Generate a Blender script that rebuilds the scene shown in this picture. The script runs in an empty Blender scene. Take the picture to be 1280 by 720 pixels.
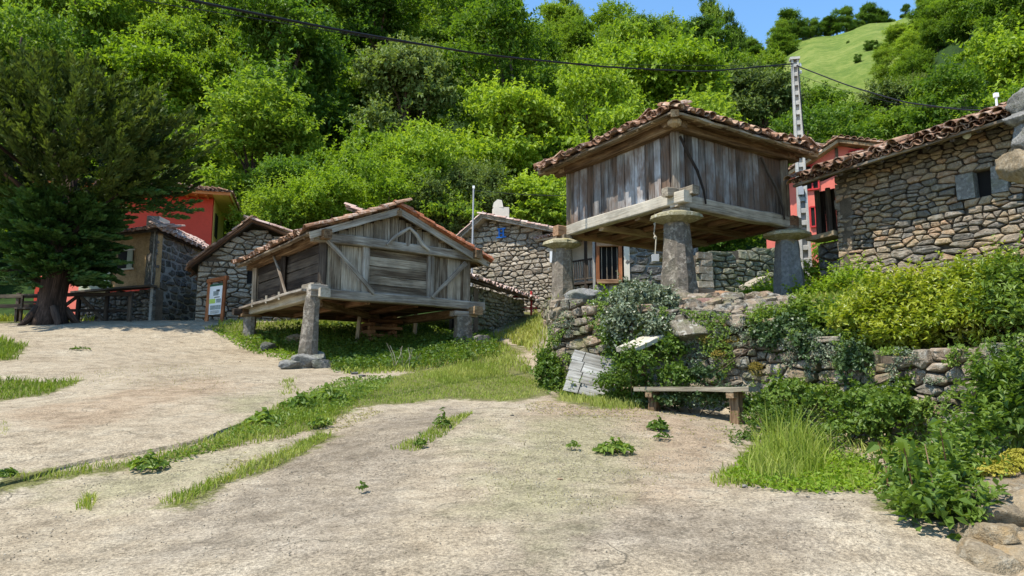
import bpy, math, random
import numpy as np
from mathutils import Vector, Matrix, Euler
R = math.radians
rnd = random.Random(7)
nr = np.random.RandomState(11)
C = bpy.context.scene.collection
scene = bpy.context.scene

# ------------------------------------------------------------ camera, world, sun, exposure
FOC = 900.0
TILT = R(7.6)
EYE = 1.6
cam_d = bpy.data.cameras.new("camera")
cam_d.sensor_width = 36.0
cam_d.lens = 36.0 * FOC / 1280.0
cam_d.clip_start = 0.05
cam_d.clip_end = 3000.0
cam = bpy.data.objects.new("camera", cam_d)
cam.location = (0, 0, EYE)
cam.rotation_euler = (R(90) + TILT, 0, 0)
C.objects.link(cam)
scene.camera = cam

SUN_EL = R(62)
SUN_H = (-0.80, -0.60)                      # horizontal direction towards the sun
world = bpy.data.worlds.new("World")
scene.world = world
world.use_nodes = True
wn = world.node_tree
for n in list(wn.nodes):
    wn.nodes.remove(n)
sky = wn.nodes.new("ShaderNodeTexSky")
sky.sky_type = 'NISHITA'
sky.sun_disc = False
sky.sun_elevation = SUN_EL
sky.sun_rotation = math.atan2(SUN_H[0], SUN_H[1])
sky.altitude = 300
sky.air_density = 1.0
sky.dust_density = 0.1
sky.ozone_density = 1.6
bg = wn.nodes.new("ShaderNodeBackground")
bg.inputs[1].default_value = 0.15
wo = wn.nodes.new("ShaderNodeOutputWorld")
hs = wn.nodes.new('ShaderNodeHueSaturation'); hs.inputs['Saturation'].default_value = 1.15; hs.inputs['Hue'].default_value = .495
wn.links.new(sky.outputs[0], hs.inputs['Color'])
wn.links.new(hs.outputs[0], bg.inputs[0])
wn.links.new(bg.outputs[0], wo.inputs[0])
sd = bpy.data.lights.new("sun", 'SUN')
sd.energy = 4.0
sd.angle = R(0.5)
sd.color = (1.0, 0.94, 0.83)
sun = bpy.data.objects.new("sun", sd)
sv = Vector((SUN_H[0] * math.cos(SUN_EL), SUN_H[1] * math.cos(SUN_EL), math.sin(SUN_EL)))
sun.rotation_euler = sv.to_track_quat('Z', 'Y').to_euler()
sun.location = (-20, -15, 40)
C.objects.link(sun)
scene.view_settings.view_transform = 'Standard'
scene.view_settings.look = 'None'
scene.view_settings.gamma = 1.0
scene.view_settings.exposure = 1.0
scene.render.engine = 'CYCLES'
scene.cycles.max_bounces = 6
scene.cycles.diffuse_bounces = 3
scene.cycles.transmission_bounces = 4
scene.cycles.glossy_bounces = 2

# ------------------------------------------------------------ measuring helpers
ct, st = math.cos(TILT), math.sin(TILT)
def P(px, py, Y):
    dx = (px - 640.0) / FOC
    dy = (360.0 - py) / FOC
    y = ct - dy * st
    z = st + dy * ct
    s = Y / y
    return Vector((dx * s, Y, EYE + z * s))
def pix(p):
    y = p[1] * ct + (p[2] - EYE) * st
    z = -p[1] * st + (p[2] - EYE) * ct
    return (640 + FOC * p[0] / y, 360 - FOC * z / y)
def along(p0, d, px):
    """distance along the horizontal direction d from p0 at which the picture column px is met"""
    lo, hi = 0.05, 12.0
    f = lambda s: pix((p0[0] + d[0] * s, p0[1] + d[1] * s, p0[2]))[0] - px
    flo = f(lo)
    for _ in range(50):
        m = (lo + hi) / 2
        if (f(m) > 0) == (flo > 0): lo = m
        else: hi = m
    return lo

# ------------------------------------------------------------ terrain
class TPS:
    def __init__(s, pts, lam=0.02):
        p = np.array(pts, float)
        s.xy = p[:, :2]
        n = len(p)
        K = s.k(s.xy, s.xy) + lam * np.eye(n)
        A = np.zeros((n + 3, n + 3))
        A[:n, :n] = K
        A[:n, n] = 1; A[:n, n + 1:] = s.xy
        A[n, :n] = 1; A[n + 1:, :n] = s.xy.T
        b = np.zeros(n + 3); b[:n] = p[:, 2]
        s.w = np.linalg.solve(A, b)
    @staticmethod
    def k(a, b):
        d2 = ((a[:, None, :] - b[None, :, :]) ** 2).sum(-1)
        return 0.5 * d2 * np.log(d2 + 1e-9)
    def __call__(s, x, y):
        x = np.asarray(x, float); sh = x.shape
        q = np.stack([np.clip(x.ravel(), -15, 15), np.clip(np.asarray(y, float).ravel(), 1.0, 36)], -1)
        out = np.empty(len(q))
        for i in range(0, len(q), 20000):
            qq = q[i:i + 20000]
            out[i:i + 20000] = s.k(qq, s.xy) @ s.w[:-3] + s.w[-3] + qq @ s.w[-2:]
        return out.reshape(sh)
def tri(l):
    return [tuple(P(*a)) for a in l]
base_pts = tri([(640, 720, 4.4), (640, 640, 5.8), (0, 640, 6.6), (1280, 720, 4.6), (1100, 640, 5.6), (0, 560, 8.6), (0, 500, 12.0),
    (0, 440, 17.5), (60, 404, 25), (200, 402, 24.5), (330, 408, 23.5), (200, 470, 14.5), (300, 520, 10.6), (388, 460, 18), (315, 432, 21.5),
    (568, 430, 20.6), (480, 445, 20), (640, 430, 24), (680, 402, 29), (600, 412, 27), (665, 388, 33), (690, 482, 14.4),
    (620, 470, 15.5), (912, 531, 10.5), (825, 510, 12), (640, 540, 9.2), (800, 590, 7.4), (1100, 560, 9.6), (1250, 580, 8.0), (480, 520, 10.8),
    (1000, 600, 7.2), (450, 600, 7.2), (420, 405, 30)]) + [(-15, 30, 4.1), (-15, 10, 0.9), (-15, 2, -0.1), (0, 1, 0.0), (6, 1, 0.1), (15, 2, .3), (-15, 36, 4.6),
    (0, 36, 5.3), (15, 36, 5.4), (15, 12, 1.7), (10, 8, 1.0), (-5, 1, 0.0)]
ter_pts = tri([(848, 378, 15.5), (703, 382, 18.9), (985, 390, 18), (700, 380, 14.7), (800, 390, 13.2), (900, 400, 12.4), (950, 404, 12), (1100, 442, 10.2),
    (1250, 436, 8.4), (1055, 366, 17), (1250, 335, 14.2), (830, 372, 27), (960, 374, 26), (1010, 357, 22), (1330, 430, 7)]) + [
    (15, 10, 3.6), (15, 25, 5.4), (15, 36, 6), (1.5, 27, 4.4), (4, 36, 5.4)]
base_f = TPS(base_pts); ter_f = TPS(ter_pts)
WALL = [(0.86, 14.55), (2.3, 13.05), (4.06, 11.85), (5.1, 10.0), (5.56, 8.2), (5.62, 6.2)]
TPOLY = np.array([(0.95, 26), (0.75, 19.6)] + WALL + [(60, 6.2), (60, 40), (4, 40)])
def poly_in(poly, x, y):
    ins = np.zeros(x.shape, bool)
    n = len(poly)
    for i in range(n):
        x0, y0 = poly[i]; x1, y1 = poly[(i + 1) % n]
        c = ((y0 > y) != (y1 > y))
        with np.errstate(divide='ignore', invalid='ignore'):
            xi = (x1 - x0) * (y - y0) / (y1 - y0 + 1e-12) + x0
        ins ^= c & (x < xi)
    return ins
def poly_dist(poly, x, y):
    d = np.full(x.shape, 1e9)
    n = len(poly)
    for i in range(n):
        a = np.array(poly[i], float); b = np.array(poly[(i + 1) % n], float)
        v = b - a
        t = np.clip(((x - a[0]) * v[0] + (y - a[1]) * v[1]) / (v @ v + 1e-12), 0, 1)
        d = np.minimum(d, np.hypot(x - a[0] - t * v[0], y - a[1] - t * v[1]))
    return d
def inside_soft(poly, x, y, soft):
    d = poly_dist(poly, x, y)
    s = np.where(poly_in(poly, x, y), d, -d)
    return np.clip(s / soft * 0.5 + 0.5, 0, 1)
# smooth value noise on a lattice
_L = nr.rand(256, 256)
def vnoise(x, y, s=1.0, o=0.0):
    x = np.asarray(x, float) / s + o + 1000; y = np.asarray(y, float) / s + o * 1.7 + 1000
    xi = np.floor(x).astype(int); yi = np.floor(y).astype(int)
    fx = x - xi; fy = y - yi
    fx = fx * fx * (3 - 2 * fx); fy = fy * fy * (3 - 2 * fy)
    g = lambda i, j: _L[(xi + i) % 256, (yi + j) % 256]
    return (g(0, 0) * (1 - fx) + g(1, 0) * fx) * (1 - fy) + (g(0, 1) * (1 - fx) + g(1, 1) * fx) * fy
def H(x, y):
    x = np.asarray(x, float); y = np.asarray(y, float)
    x, y = np.broadcast_arrays(x, y)
    b = base_f(x, y)
    t = ter_f(x, y)
    m = inside_soft(TPOLY, x - 0.0, y, 0.22)
    z = b + np.maximum(t - b, 0) * m
    z = z + (vnoise(x, y, 1.3) - .5) * .05 + (vnoise(x, y, .45, 3) - .5) * .02
    return z
def h(x, y):
    return float(H(np.array([float(x)]), np.array([float(y)]))[0])
_Ys = np.concatenate([np.arange(3.5, 36, .02)])
def G(px, py):
    """point of the ground seen at a picture position"""
    q = P(px, py, 1.0)
    X = q[0] * _Ys; Z = EYE + (q[2] - EYE) * _Ys
    z = H(X, _Ys)
    i = int(np.argmax(Z < z))
    if not (Z < z).any(): i = len(_Ys) - 1
    return Vector((X[i], _Ys[i], z[i]))
def GP(l):
    return np.array([tuple(G(a, b))[:2] for a, b in l])

# ------------------------------------------------------------ object helpers
def tagp(o, label=None, cat=None, group=None, kind=None):
    if label: o['label'] = label
    if cat: o['category'] = cat
    if group: o['group'] = group
    if kind: o['kind'] = kind
    return o
def thing(name, label, cat, loc, group=None):
    o = bpy.data.objects.new(name, None)
    o.empty_display_size = 0.3
    C.objects.link(o)
    o.location = Vector(loc)
    return tagp(o, label, cat, group)
def root_of(o):
    while o.parent is not None: o = o.parent
    return o
def link(name, me, parent=None, mats=None, loc=None):
    o = bpy.data.objects.new(name, me)
    C.objects.link(o)
    if parent is not None: o.parent = parent
    if loc is not None: o.location = loc
    return o
def np_mesh(name, V, F, tint=None, gc=None, smooth=False, extra=None):
    me = bpy.data.meshes.new(name)
    V = np.asarray(V, np.float32); F = np.asarray(F, np.int32)
    k = F.shape[1]
    me.vertices.add(len(V)); me.vertices.foreach_set('co', V.ravel())
    me.loops.add(F.size); me.loops.foreach_set('vertex_index', F.ravel())
    me.polygons.add(len(F))
    me.polygons.foreach_set('loop_start', np.arange(0, F.size, k, dtype=np.int32))
    me.polygons.foreach_set('use_smooth', np.full(len(F), smooth, bool))
    if tint is not None:
        a = me.attributes.new('tint', 'FLOAT', 'FACE'); a.data.foreach_set('value', np.asarray(tint, np.float32))
    if gc is not None:
        a = me.attributes.new('gc', 'FLOAT_VECTOR', 'POINT'); a.data.foreach_set('vector', np.asarray(gc, np.float32).ravel())
    if extra:
        for nm, arr in extra.items():
            a = me.attributes.new(nm, 'FLOAT', 'POINT'); a.data.foreach_set('value', np.asarray(arr, np.float32))
    me.update(calc_edges=True)
    return me
class MB:
    """collects polygons and links them as one mesh object"""
    def __init__(s):
        s.V = []; s.F = []; s.T = []; s.Gc = []
    def add(s, V, F, tint=None, gc=None):
        o = len(s.V)
        s.V += [tuple(v) for v in V]
        s.F += [[i + o for i in f] for f in F]
        t = rnd.random() if tint is None else tint
        s.T += [t] * len(F)
        s.Gc += [tuple(g) for g in gc] if gc is not None else [tuple(v) for v in V]
        return s
    def beam(s, p0, p1, w, hh, up=(0, 0, 1), seg=3, jit=0.0, bow=0.0, w1=None, h1=None, ch=0.18):
        p0 = Vector(p0); p1 = Vector(p1)
        d = (p1 - p0); L = d.length; d.normalize()
        u = Vector(up)
        sd = d.cross(u)
        if sd.length < 1e-3: sd = d.cross(Vector((1, 0, 0)))
        sd.normalize(); u = sd.cross(d).normalized()
        w1 = w if w1 is None else w1; h1 = hh if h1 is None else h1
        V = []; Gc = []; ro = rnd.random() * 50
        for i in range(seg + 1):
            t = i / seg
            c = p0 + d * (L * t) + u * (bow * 4 * t * (1 - t))
            ww = (w + (w1 - w) * t) / 2; hv = (hh + (h1 - hh) * t) / 2
            e = min(ww, hv) * ch
            ring = [(ww, hv - e), (ww - e, hv), (-ww + e, hv), (-ww, hv - e), (-ww, -hv + e), (-ww + e, -hv), (ww - e, -hv), (ww, -hv + e)]
            jo = (rnd.uniform(-jit, jit), rnd.uniform(-jit, jit)) if jit else (0, 0)
            for k, (a, b) in enumerate(ring):
                a += jo[0]; b += jo[1]
                if jit:
                    a += rnd.uniform(-jit, jit) * .4; b += rnd.uniform(-jit, jit) * .4
                V.append(c + sd * a + u * b)
                Gc.append((a + ro, L * t + ro * 3, b + ro))
        F = []
        for i in range(seg):
            for k in range(8):
                a = i * 8 + k; b = i * 8 + (k + 1) % 8
                F.append([a, a + 8, b + 8, b])
        F.append(list(range(8))); F.append([seg * 8 + k for k in reversed(range(8))])
        return s.add(V, F, None, Gc)
    def box(s, c, size, rz=0.0, jit=0.0, m=None):
        c = Vector(c); V = []; Gc = []; ro = rnd.random() * 40
        M = m if m is not None else Matrix.Rotation(rz, 3, 'Z')
        for i in range(8):
            q = Vector(((i & 1) - .5, ((i >> 1) & 1) - .5, ((i >> 2) & 1) - .5))
            q = Vector((q[0] * size[0], q[1] * size[1], q[2] * size[2])) + Vector([rnd.uniform(-jit, jit) for _ in range(3)])
            Gc.append((q[0] + ro, q[2] + ro, q[1] + ro))
            V.append(c + M @ q)
        F = [[0, 2, 3, 1], [4, 5, 7, 6], [0, 1, 5, 4], [2, 6, 7, 3], [0, 4, 6, 2], [1, 3, 7, 5]]
        return s.add(V, F, None, Gc)
    def prism(s, poly, n, t):
        """polygon (3-D points) extruded by t along n"""
        n = Vector(n).normalized() * t
        k = len(poly)
        V = [Vector(p) for p in poly] + [Vector(p) + n for p in poly]
        F = [list(range(k))[::-1], [k + i for i in range(k)]] + [[i, (i + 1) % k, k + (i + 1) % k, k + i] for i in range(k)]
        return s.add(V, F)
    def tube(s, pts, rad, n=8, jit=0.0, cap=True):
        pts = [Vector(p) for p in pts]; V = []; F = []; Gc = []; ro = rnd.random() * 30
        if not hasattr(rad, '__len__'): rad = [rad] * len(pts)
        Lc = 0
        x0 = None
        for i, p in enumerate(pts):
            d = (pts[min(i + 1, len(pts) - 1)] - pts[max(i - 1, 0)]).normalized()
            if x0 is None:
                x0 = d.cross(Vector((0.1, 0.2, 1)) if abs(d.z) < .9 else Vector((1, .1, 0))).normalized()
            x0 = (x0 - d * x0.dot(d)).normalized()
            y0 = d.cross(x0)
            if i: Lc += (pts[i] - pts[i - 1]).length
            for k in range(n):
                a = 2 * math.pi * k / n
                r = rad[i] * (1 + (rnd.uniform(-jit, jit) if jit else 0))
                V.append(p + x0 * (math.cos(a) * r) + y0 * (math.sin(a) * r))
                Gc.append((math.cos(a) * rad[i] + ro, Lc + ro, math.sin(a) * rad[i] + ro))
        for i in range(len(pts) - 1):
            for k in range(n):
                a = i * n + k; b = i * n + (k + 1) % n
                F.append([a, b, b + n, a + n])
        if cap:
            F.append(list(range(n))[::-1]); F.append([(len(pts) - 1) * n + k for k in range(n)])
        return s.add(V, F, None, Gc)
    def lathe(s, c, prof, n=16, jit=0.0, m=None):
        """prof: (radius, z) pairs; c centre"""
        c = Vector(c); V = []; F = []
        ph = [rnd.uniform(-jit, jit) for _ in range(n)]
        M = m if m is not None else Matrix.Identity(3)
        for (r, z) in prof:
            for k in range(n):
                a = 2 * math.pi * k / n
                rr = r * (1 + ph[k] + rnd.uniform(-jit, jit) * .3)
                V.append(c + M @ Vector((math.cos(a) * rr, math.sin(a) * rr, z + rnd.uniform(-jit, jit) * .1)))
        for i in range(len(prof) - 1):
            for k in range(n):
                a = i * n + k; b = i * n + (k + 1) % n
                F.append([a, b, b + n, a + n])
        F.append(list(range(n))[::-1]); F.append([(len(prof) - 1) * n + k for k in range(n)])
        return s.add(V, F)
    def build(s, name, mat, parent=None, smooth=False, kind=None, label=None):
        org = Vector(root_of(parent).location) if parent is not None else Vector((0, 0, 0))
        if parent is None and s.V:
            a = np.array(s.V); org = Vector(((a[:, 0].min() + a[:, 0].max()) / 2, (a[:, 1].min() + a[:, 1].max()) / 2, a[:, 2].min()))
        me = bpy.data.meshes.new(name)
        me.from_pydata([Vector(v) - org for v in s.V], [], s.F)
        a = me.attributes.new('tint', 'FLOAT', 'FACE'); a.data.foreach_set('value', np.array(s.T, np.float32))
        a = me.attributes.new('gc', 'FLOAT_VECTOR', 'POINT'); a.data.foreach_set('vector', np.array(s.Gc, np.float32).ravel())
        if smooth: me.polygons.foreach_set('use_smooth', [True] * len(me.polygons))
        me.materials.append(mat)
        me.update()
        o = link(name, me, parent, loc=None if parent is not None else org)
        if kind: o['kind'] = kind
        if label: o['label'] = label
        return o
def beam(name, mat, parent, *a, **k):
    return MB().beam(*a, **k).build(name, mat, parent)

# ------------------------------------------------------------ materials
class NT:
    def __init__(s, name):
        s.m = bpy.data.materials.new(name); s.m.use_nodes = True
        s.t = s.m.node_tree
        for n in list(s.t.nodes): s.t.nodes.remove(n)
        s.out = s.n('ShaderNodeOutputMaterial')
    def n(s, ty, **k):
        o = s.t.nodes.new(ty)
        for a, b in k.items():
            if a == 'inp':
                for i, v in b.items(): s.put(o.inputs[i], v)
            else: setattr(o, a, b)
        return o
    def put(s, sock, v):
        if isinstance(v, bpy.types.NodeSocket): s.t.links.new(v, sock)
        elif isinstance(v, bpy.types.Node): s.t.links.new(v.outputs[0], sock)
        else: sock.default_value = v
    def mix(s, a, b, f, bt='MIX'):
        o = s.n('ShaderNodeMix', data_type='RGBA', blend_type=bt)
        s.put(o.inputs[0], f)
        s.put(o.inputs[6], a if not isinstance(a, tuple) else (*a, 1)[:4]); s.put(o.inputs[7], b if not isinstance(b, tuple) else (*b, 1)[:4])
        return o.outputs[2]
    def math(s, op, a, b=0.0, c=0.0, clamp=False):
        o = s.n('ShaderNodeMath', operation=op, use_clamp=clamp)
        s.put(o.inputs[0], a); s.put(o.inputs[1], b); s.put(o.inputs[2], c)
        return o.outputs[0]
    def noise(s, vec, scale, detail=4, rough=.6, dist=0.0):
        o = s.n('ShaderNodeTexNoise'); s.put(o.inputs['Vector'], vec)
        o.inputs['Scale'].default_value = scale; o.inputs['Detail'].default_value = detail
        o.inputs['Roughness'].default_value = rough; o.inputs['Distortion'].default_value = dist
        return o.outputs[0]
    def ramp(s, f, stops):
        o = s.n('ShaderNodeValToRGB'); s.put(o.inputs[0], f)
        e = o.color_ramp.elements
        while len(e) < len(stops): e.new(.5)
        for i, (p, c) in enumerate(stops):
            e[i].position = p
            e[i].color = (*c, 1) if isinstance(c, tuple) else (c, c, c, 1)
        return o.outputs[0]
    def scale(s, vec, v):
        o = s.n('ShaderNodeMapping'); s.put(o.inputs[0], vec); o.inputs[3].default_value = v
        return o.outputs[0]
    def attr(s, name, out=2):
        o = s.n('ShaderNodeAttribute', attribute_name=name); return o.outputs[out]
    def rand(s):
        o = s.n('ShaderNodeObjectInfo')
        return s.math('FRACT', s.math('ADD', o.outputs['Random'], s.attr('tint')))
    def pos(s):
        return s.n('ShaderNodeNewGeometry').outputs['Position']
    def bump(s, hgt, strength, dist=.02):
        o = s.n('ShaderNodeBump'); s.put(o.inputs['Height'], hgt)
        o.inputs['Strength'].default_value = strength; o.inputs['Distance'].default_value = dist
        return o.outputs[0]
    def done(s, col, rough=.85, normal=None, spec=.25):
        b = s.n('ShaderNodeBsdfPrincipled')
        s.put(b.inputs['Base Color'], col if not isinstance(col, tuple) else (*col, 1)); s.put(b.inputs['Roughness'], rough)
        b.inputs['Specular IOR Level'].default_value = spec
        if normal is not None: s.put(b.inputs['Normal'], normal)
        s.t.links.new(b.outputs[0], s.out.inputs[0])
        return s.m
def m_wood(name, c_dark, c_mid, c_light, stain=None):
    t = NT(name)
    gc = t.attr('gc', 1)
    r = t.rand()
    g1 = t.noise(t.scale(gc, (28, 1.1, 28)), 1.0, 5, .65, .4)
    g2 = t.noise(t.scale(gc, (5, .7, 5)), 1.0, 3, .6)
    fine = t.noise(t.scale(gc, (110, 4, 110)), 1.0, 2, .5)
    f = t.math('ADD', t.math('MULTIPLY', g1, .6), t.math('MULTIPLY', g2, .4))
    f = t.math('ADD', f, t.math('MULTIPLY', t.math('SUBTRACT', r, .5), .22))
    col = t.ramp(f, [(.36, c_dark), (.5, c_mid), (.63, c_light)])
    crack = t.ramp(fine, [(.30, .35), (.42, 1.0)])
    col = t.mix(col, crack, .55, 'MULTIPLY')
    blot = t.ramp(t.noise(t.pos(), 1.6, 3, .6), [(.36, .62), (.6, 1.08)])
    col = t.mix(col, blot, .7, 'MULTIPLY')
    if stain:
        sm_ = t.ramp(t.math('ADD', t.math('MULTIPLY', t.noise(t.scale(t.pos(), (1.5, 1.5, .8)), 1.0, 4, .7), .6), t.math('MULTIPLY', g1, .4)), [(.44, 0.0), (.56, .85)])
        col = t.mix(col, t.mix((*stain, 1), tuple(x * 2.2 for x in stain), g1), sm_)
    bh = t.math('ADD', t.math('MULTIPLY', fine, .5), g1)
    return t.done(col, .85, t.bump(bh, .55, .02), .15)
def m_stone(name, stops, moss=(.10, .12, .04), mossf=.5, lich=(.42, .42, .38), lichf=.5, bump=.6, sc=1.0):
    t = NT(name)
    p = t.pos(); r = t.rand()
    n1 = t.noise(p, 3.0 * sc, 5, .65); n2 = t.noise(p, 14 * sc, 5, .7); n3 = t.noise(p, 60 * sc, 3, .6)
    f = t.math('ADD', t.math('MULTIPLY', r, .75), t.math('MULTIPLY', n1, .25))
    col = t.ramp(f, stops)
    col = t.mix(col, t.ramp(n2, [(.3, .5), (.5, .95), (.7, 1.3)]), .75, 'MULTIPLY')
    lf = t.math('MULTIPLY', t.ramp(t.noise(p, 7 * sc, 6, .75), [(.52, 0.0), (.62, 1.0)]), lichf)
    col = t.mix(col, lich, lf)
    mf = t.math('MULTIPLY', t.ramp(t.noise(p, 1.7 * sc, 6, .75), [(.50, 0.0), (.62, 1.0)]), mossf)
    col = t.mix(col, moss, mf)
    bh = t.math('ADD', t.math('MULTIPLY', n2, 1.0), t.math('MULTIPLY', n3, .35))
    return t.done(col, .9, t.bump(bh, bump, .04), .15)
def m_leaf(name, c0, c1, c2, trans=.35, rough=.5, spec=.3, big=.6):
    t = NT(name)
    oi = t.n('ShaderNodeObjectInfo').outputs['Random']
    ti = t.attr('tint')
    pn = t.noise(t.pos(), big, 2, .5)
    f = t.math('ADD', t.math('MULTIPLY', ti, .45), t.math('ADD', t.math('MULTIPLY', pn, .35), t.math('MULTIPLY', oi, .35)))
    col = t.ramp(f, [(.25, c0), (.55, c1), (.85, c2)])
    b = t.n('ShaderNodeBsdfPrincipled'); t.put(b.inputs['Base Color'], col)
    b.inputs['Roughness'].default_value = rough; b.inputs['Specular IOR Level'].default_value = spec
    tr = t.n('ShaderNodeBsdfTranslucent')
    tc = t.mix(col, (1.0, 1.0, .35), 1.0, 'MULTIPLY')
    tc = t.mix(tc, (1.6, 1.6, 1.6), 1.0, 'MULTIPLY')
    t.put(tr.inputs[0], tc)
    mx = t.n('ShaderNodeMixShader'); mx.inputs[0].default_value = trans
    t.t.links.new(b.outputs[0], mx.inputs[1]); t.t.links.new(tr.outputs[0], mx.inputs[2])
    t.t.links.new(mx.outputs[0], t.out.inputs[0])
    return t.m
def m_plain(name, c, rough=.8, var=.25, sc=3.0, bump=.2, spec=.2, metal=0.0):
    t = NT(name)
    p = t.pos()
    n = t.noise(p, sc, 5, .7); n2 = t.noise(p, sc * 9, 4, .6)
    col = t.mix(c, t.ramp(n, [(.3, 1 - var), (.7, 1 + var * .5)]), 1.0, 'MULTIPLY')
    col = t.mix(col, t.ramp(n2, [(.35, 1 - var * .5), (.6, 1.0)]), 1.0, 'MULTIPLY')
    m = t.done(col, rough, t.bump(n2, bump, .01), spec)
    return m
M = {}
M['grey_wood'] = m_wood('grey_wood', (.085, .06, .040), (.24, .195, .142), (.43, .37, .29))
M['silver_wood'] = m_wood('silver_wood', (.12, .09, .065), (.285, .25, .205), (.46, .425, .37))
M['plank_wood'] = m_wood('plank_wood', (.06, .045, .034), (.23, .22, .21), (.44, .44, .445), (.075, .045, .028))
M['brown_wood'] = m_wood('brown_wood', (.09, .052, .028), (.24, .16, .09), (.40, .30, .185))
M['red_wood'] = m_wood('red_wood', (.06, .03, .017), (.20, .105, .055), (.36, .22, .13))
M['dark_wood'] = m_wood('dark_wood', (.022, .016, .013), (.05, .038, .03), (.10, .08, .06))
M['pale_wood'] = m_wood('pale_wood', (.15, .12, .085), (.30, .26, .20), (.42, .38, .31))
M['board_wood'] = m_wood('board_wood', (.13, .12, .10), (.26, .25, .225), (.37, .365, .34))
M['bench_wood'] = m_wood('bench_wood', (.20, .17, .12), (.35, .31, .235), (.46, .42, .34))
M['frame_wood'] = m_wood('frame_wood', (.20, .075, .03), (.33, .12, .05), (.42, .18, .08))
M['stone_a'] = m_stone('terrace_stone', [(0, (.085, .075, .058)), (.3, (.16, .138, .105)), (.55, (.24, .20, .15)), (.8, (.26, .185, .125)), (1, (.35, .30, .235))], mossf=.6, moss=(.11, .12, .04), lichf=.45, bump=.9)
M['stone_b'] = m_stone('house_stone', [(0, (.10, .09, .078)), (.25, (.17, .15, .125)), (.5, (.26, .21, .155)), (.72, (.36, .27, .17)), (.85, (.32, .205, .13)), (1, (.42, .35, .26))], mossf=.12, lichf=.25, bump=.9)
M['stone_pale'] = m_stone('pale_stone', [(0, (.15, .12, .088)), (.4, (.275, .225, .165)), (.7, (.37, .31, .235)), (1, (.47, .405, .315))], mossf=.2, bump=.9)
M['stone_dark'] = m_stone('dark_stone', [(0, (.05, .05, .05)), (.4, (.10, .095, .09)), (.8, (.17, .15, .13)), (1, (.24, .21, .18))], mossf=.2, lichf=.25)
M['stone_moss'] = m_stone('mossy_stone', [(0, (.07, .075, .05)), (.4, (.14, .14, .09)), (.8, (.20, .19, .13)), (1, (.30, .27, .20))], mossf=.7, moss=(.085, .10, .035))
M['stone_grey'] = m_stone('grey_rock', [(0, (.13, .128, .12)), (.5, (.19, .185, .172)), (1, (.25, .24, .22))], mossf=.3, lichf=.55, lich=(.38, .37, .34), sc=1.3, bump=1.0)
M['stone_tan'] = m_stone('tan_rock', [(0, (.15, .12, .08)), (.5, (.24, .19, .125)), (1, (.33, .26, .17))], mossf=.45, moss=(.34, .21, .075), lichf=.4, lich=(.38, .35, .28), sc=1.3, bump=1.0)
M['stone_pillar'] = m_stone('pillar_stone', [(0, (.12, .10, .08)), (.5, (.165, .14, .112)), (1, (.22, .18, .14))], mossf=.1, lichf=.7, lich=(.34, .30, .245), sc=.9, bump=1.0)
M['mortar'] = m_plain('mortar', (.12, .096, .07), .95, .5, 4, .6)
M['mortar_light'] = m_plain('light_mortar', (.34, .33, .30), .95, .3, 4, .5)
M['tile'] = m_stone('clay_tile', [(0, (.10, .055, .035)), (.3, (.19, .10, .06)), (.6, (.29, .16, .098)), (.85, (.36, .23, .15)), (1, (.44, .33, .24))], mossf=.25, moss=(.10, .09, .05), lich=(.45, .42, .38), lichf=.5, bump=.3)
M['tile_orange'] = m_stone('orange_tile', [(0, (.30, .10, .05)), (.5, (.44, .16, .08)), (1, (.52, .24, .14))], mossf=.1, lichf=.2, bump=.3)
M['red_paint'] = m_plain('red_render', (.62, .07, .04), .8, .12, 1.2, .15)
M['pink_paint'] = m_plain('pink_render', (.60, .15, .11), .8, .12, 1.2, .15)
M['orange_paint'] = m_plain('orange_soffit', (.62, .22, .07), .7, .15, 2)
M['yellow_paint'] = m_plain('yellow_render', (.62, .50, .16), .8, .15, 2)
M['ochre'] = m_plain('ochre_render', (.42, .28, .14), .9, .5, 2.2, .4)
M['cream'] = m_plain('cream_render', (.62, .56, .46), .85, .15, 2)
M['panel_green'] = m_plain('pale_green_panel', (.36, .38, .28), .7, .15, 2)
M['concrete'] = m_plain('pole_concrete', (.46, .44, .40), .85, .25, 2.5, .3)
M['black'] = m_plain('black_cable', (.012, .012, .013), .5, .1)
M['void'] = m_plain('dark_interior', (.012, .011, .010), .9, .1)
M['red_metal'] = m_plain('red_metal', (.45, .03, .03), .5, .2)
M['white'] = m_plain('white_paint', (.75, .76, .76), .6, .08)
M['grey_metal'] = m_plain('grey_metal', (.35, .36, .37), .45, .1)
M['blue'] = m_plain('blue_paint', (.03, .16, .50), .6, .1)
M['green_print'] = m_plain('green_print', (.02, .09, .05), .5, .05)
M['lime_print'] = m_plain('lime_print', (.45, .60, .12), .5, .05)
M['grey_print'] = m_plain('grey_print', (.30, .34, .33), .5, .4, 12)
M['rope'] = m_plain('rope_fibre', (.42, .38, .30), .9, .2)
M['leaf_forest'] = m_leaf('forest_leaves', (.055, .115, .013), (.140, .225, .024), (.24, .325, .045), .43, .6, .2, .10)
M['leaf_dark'] = m_leaf('dark_forest_leaves', (.035, .082, .012), (.090, .170, .022), (.18, .265, .038), .42, .55, .25, .12)
M['leaf_bright'] = m_leaf('bright_leaves', (.08, .15, .012), (.175, .27, .022), (.28, .37, .045), .42, .55, .25, .3)
M['leaf_pale'] = m_leaf('pale_leaves', (.08, .12, .035), (.15, .205, .06), (.24, .29, .10), .3, .6, .2, .2)
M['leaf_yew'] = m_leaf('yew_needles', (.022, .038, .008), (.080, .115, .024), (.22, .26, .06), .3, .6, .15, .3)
M['leaf_yew_shade'] = m_leaf('shaded_yew_needles', (.009, .026, .007), (.024, .060, .014), (.06, .125, .03), .22, .5, .2, .35)  # darker copy of the needles, paints shade into the lower crown
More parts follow.
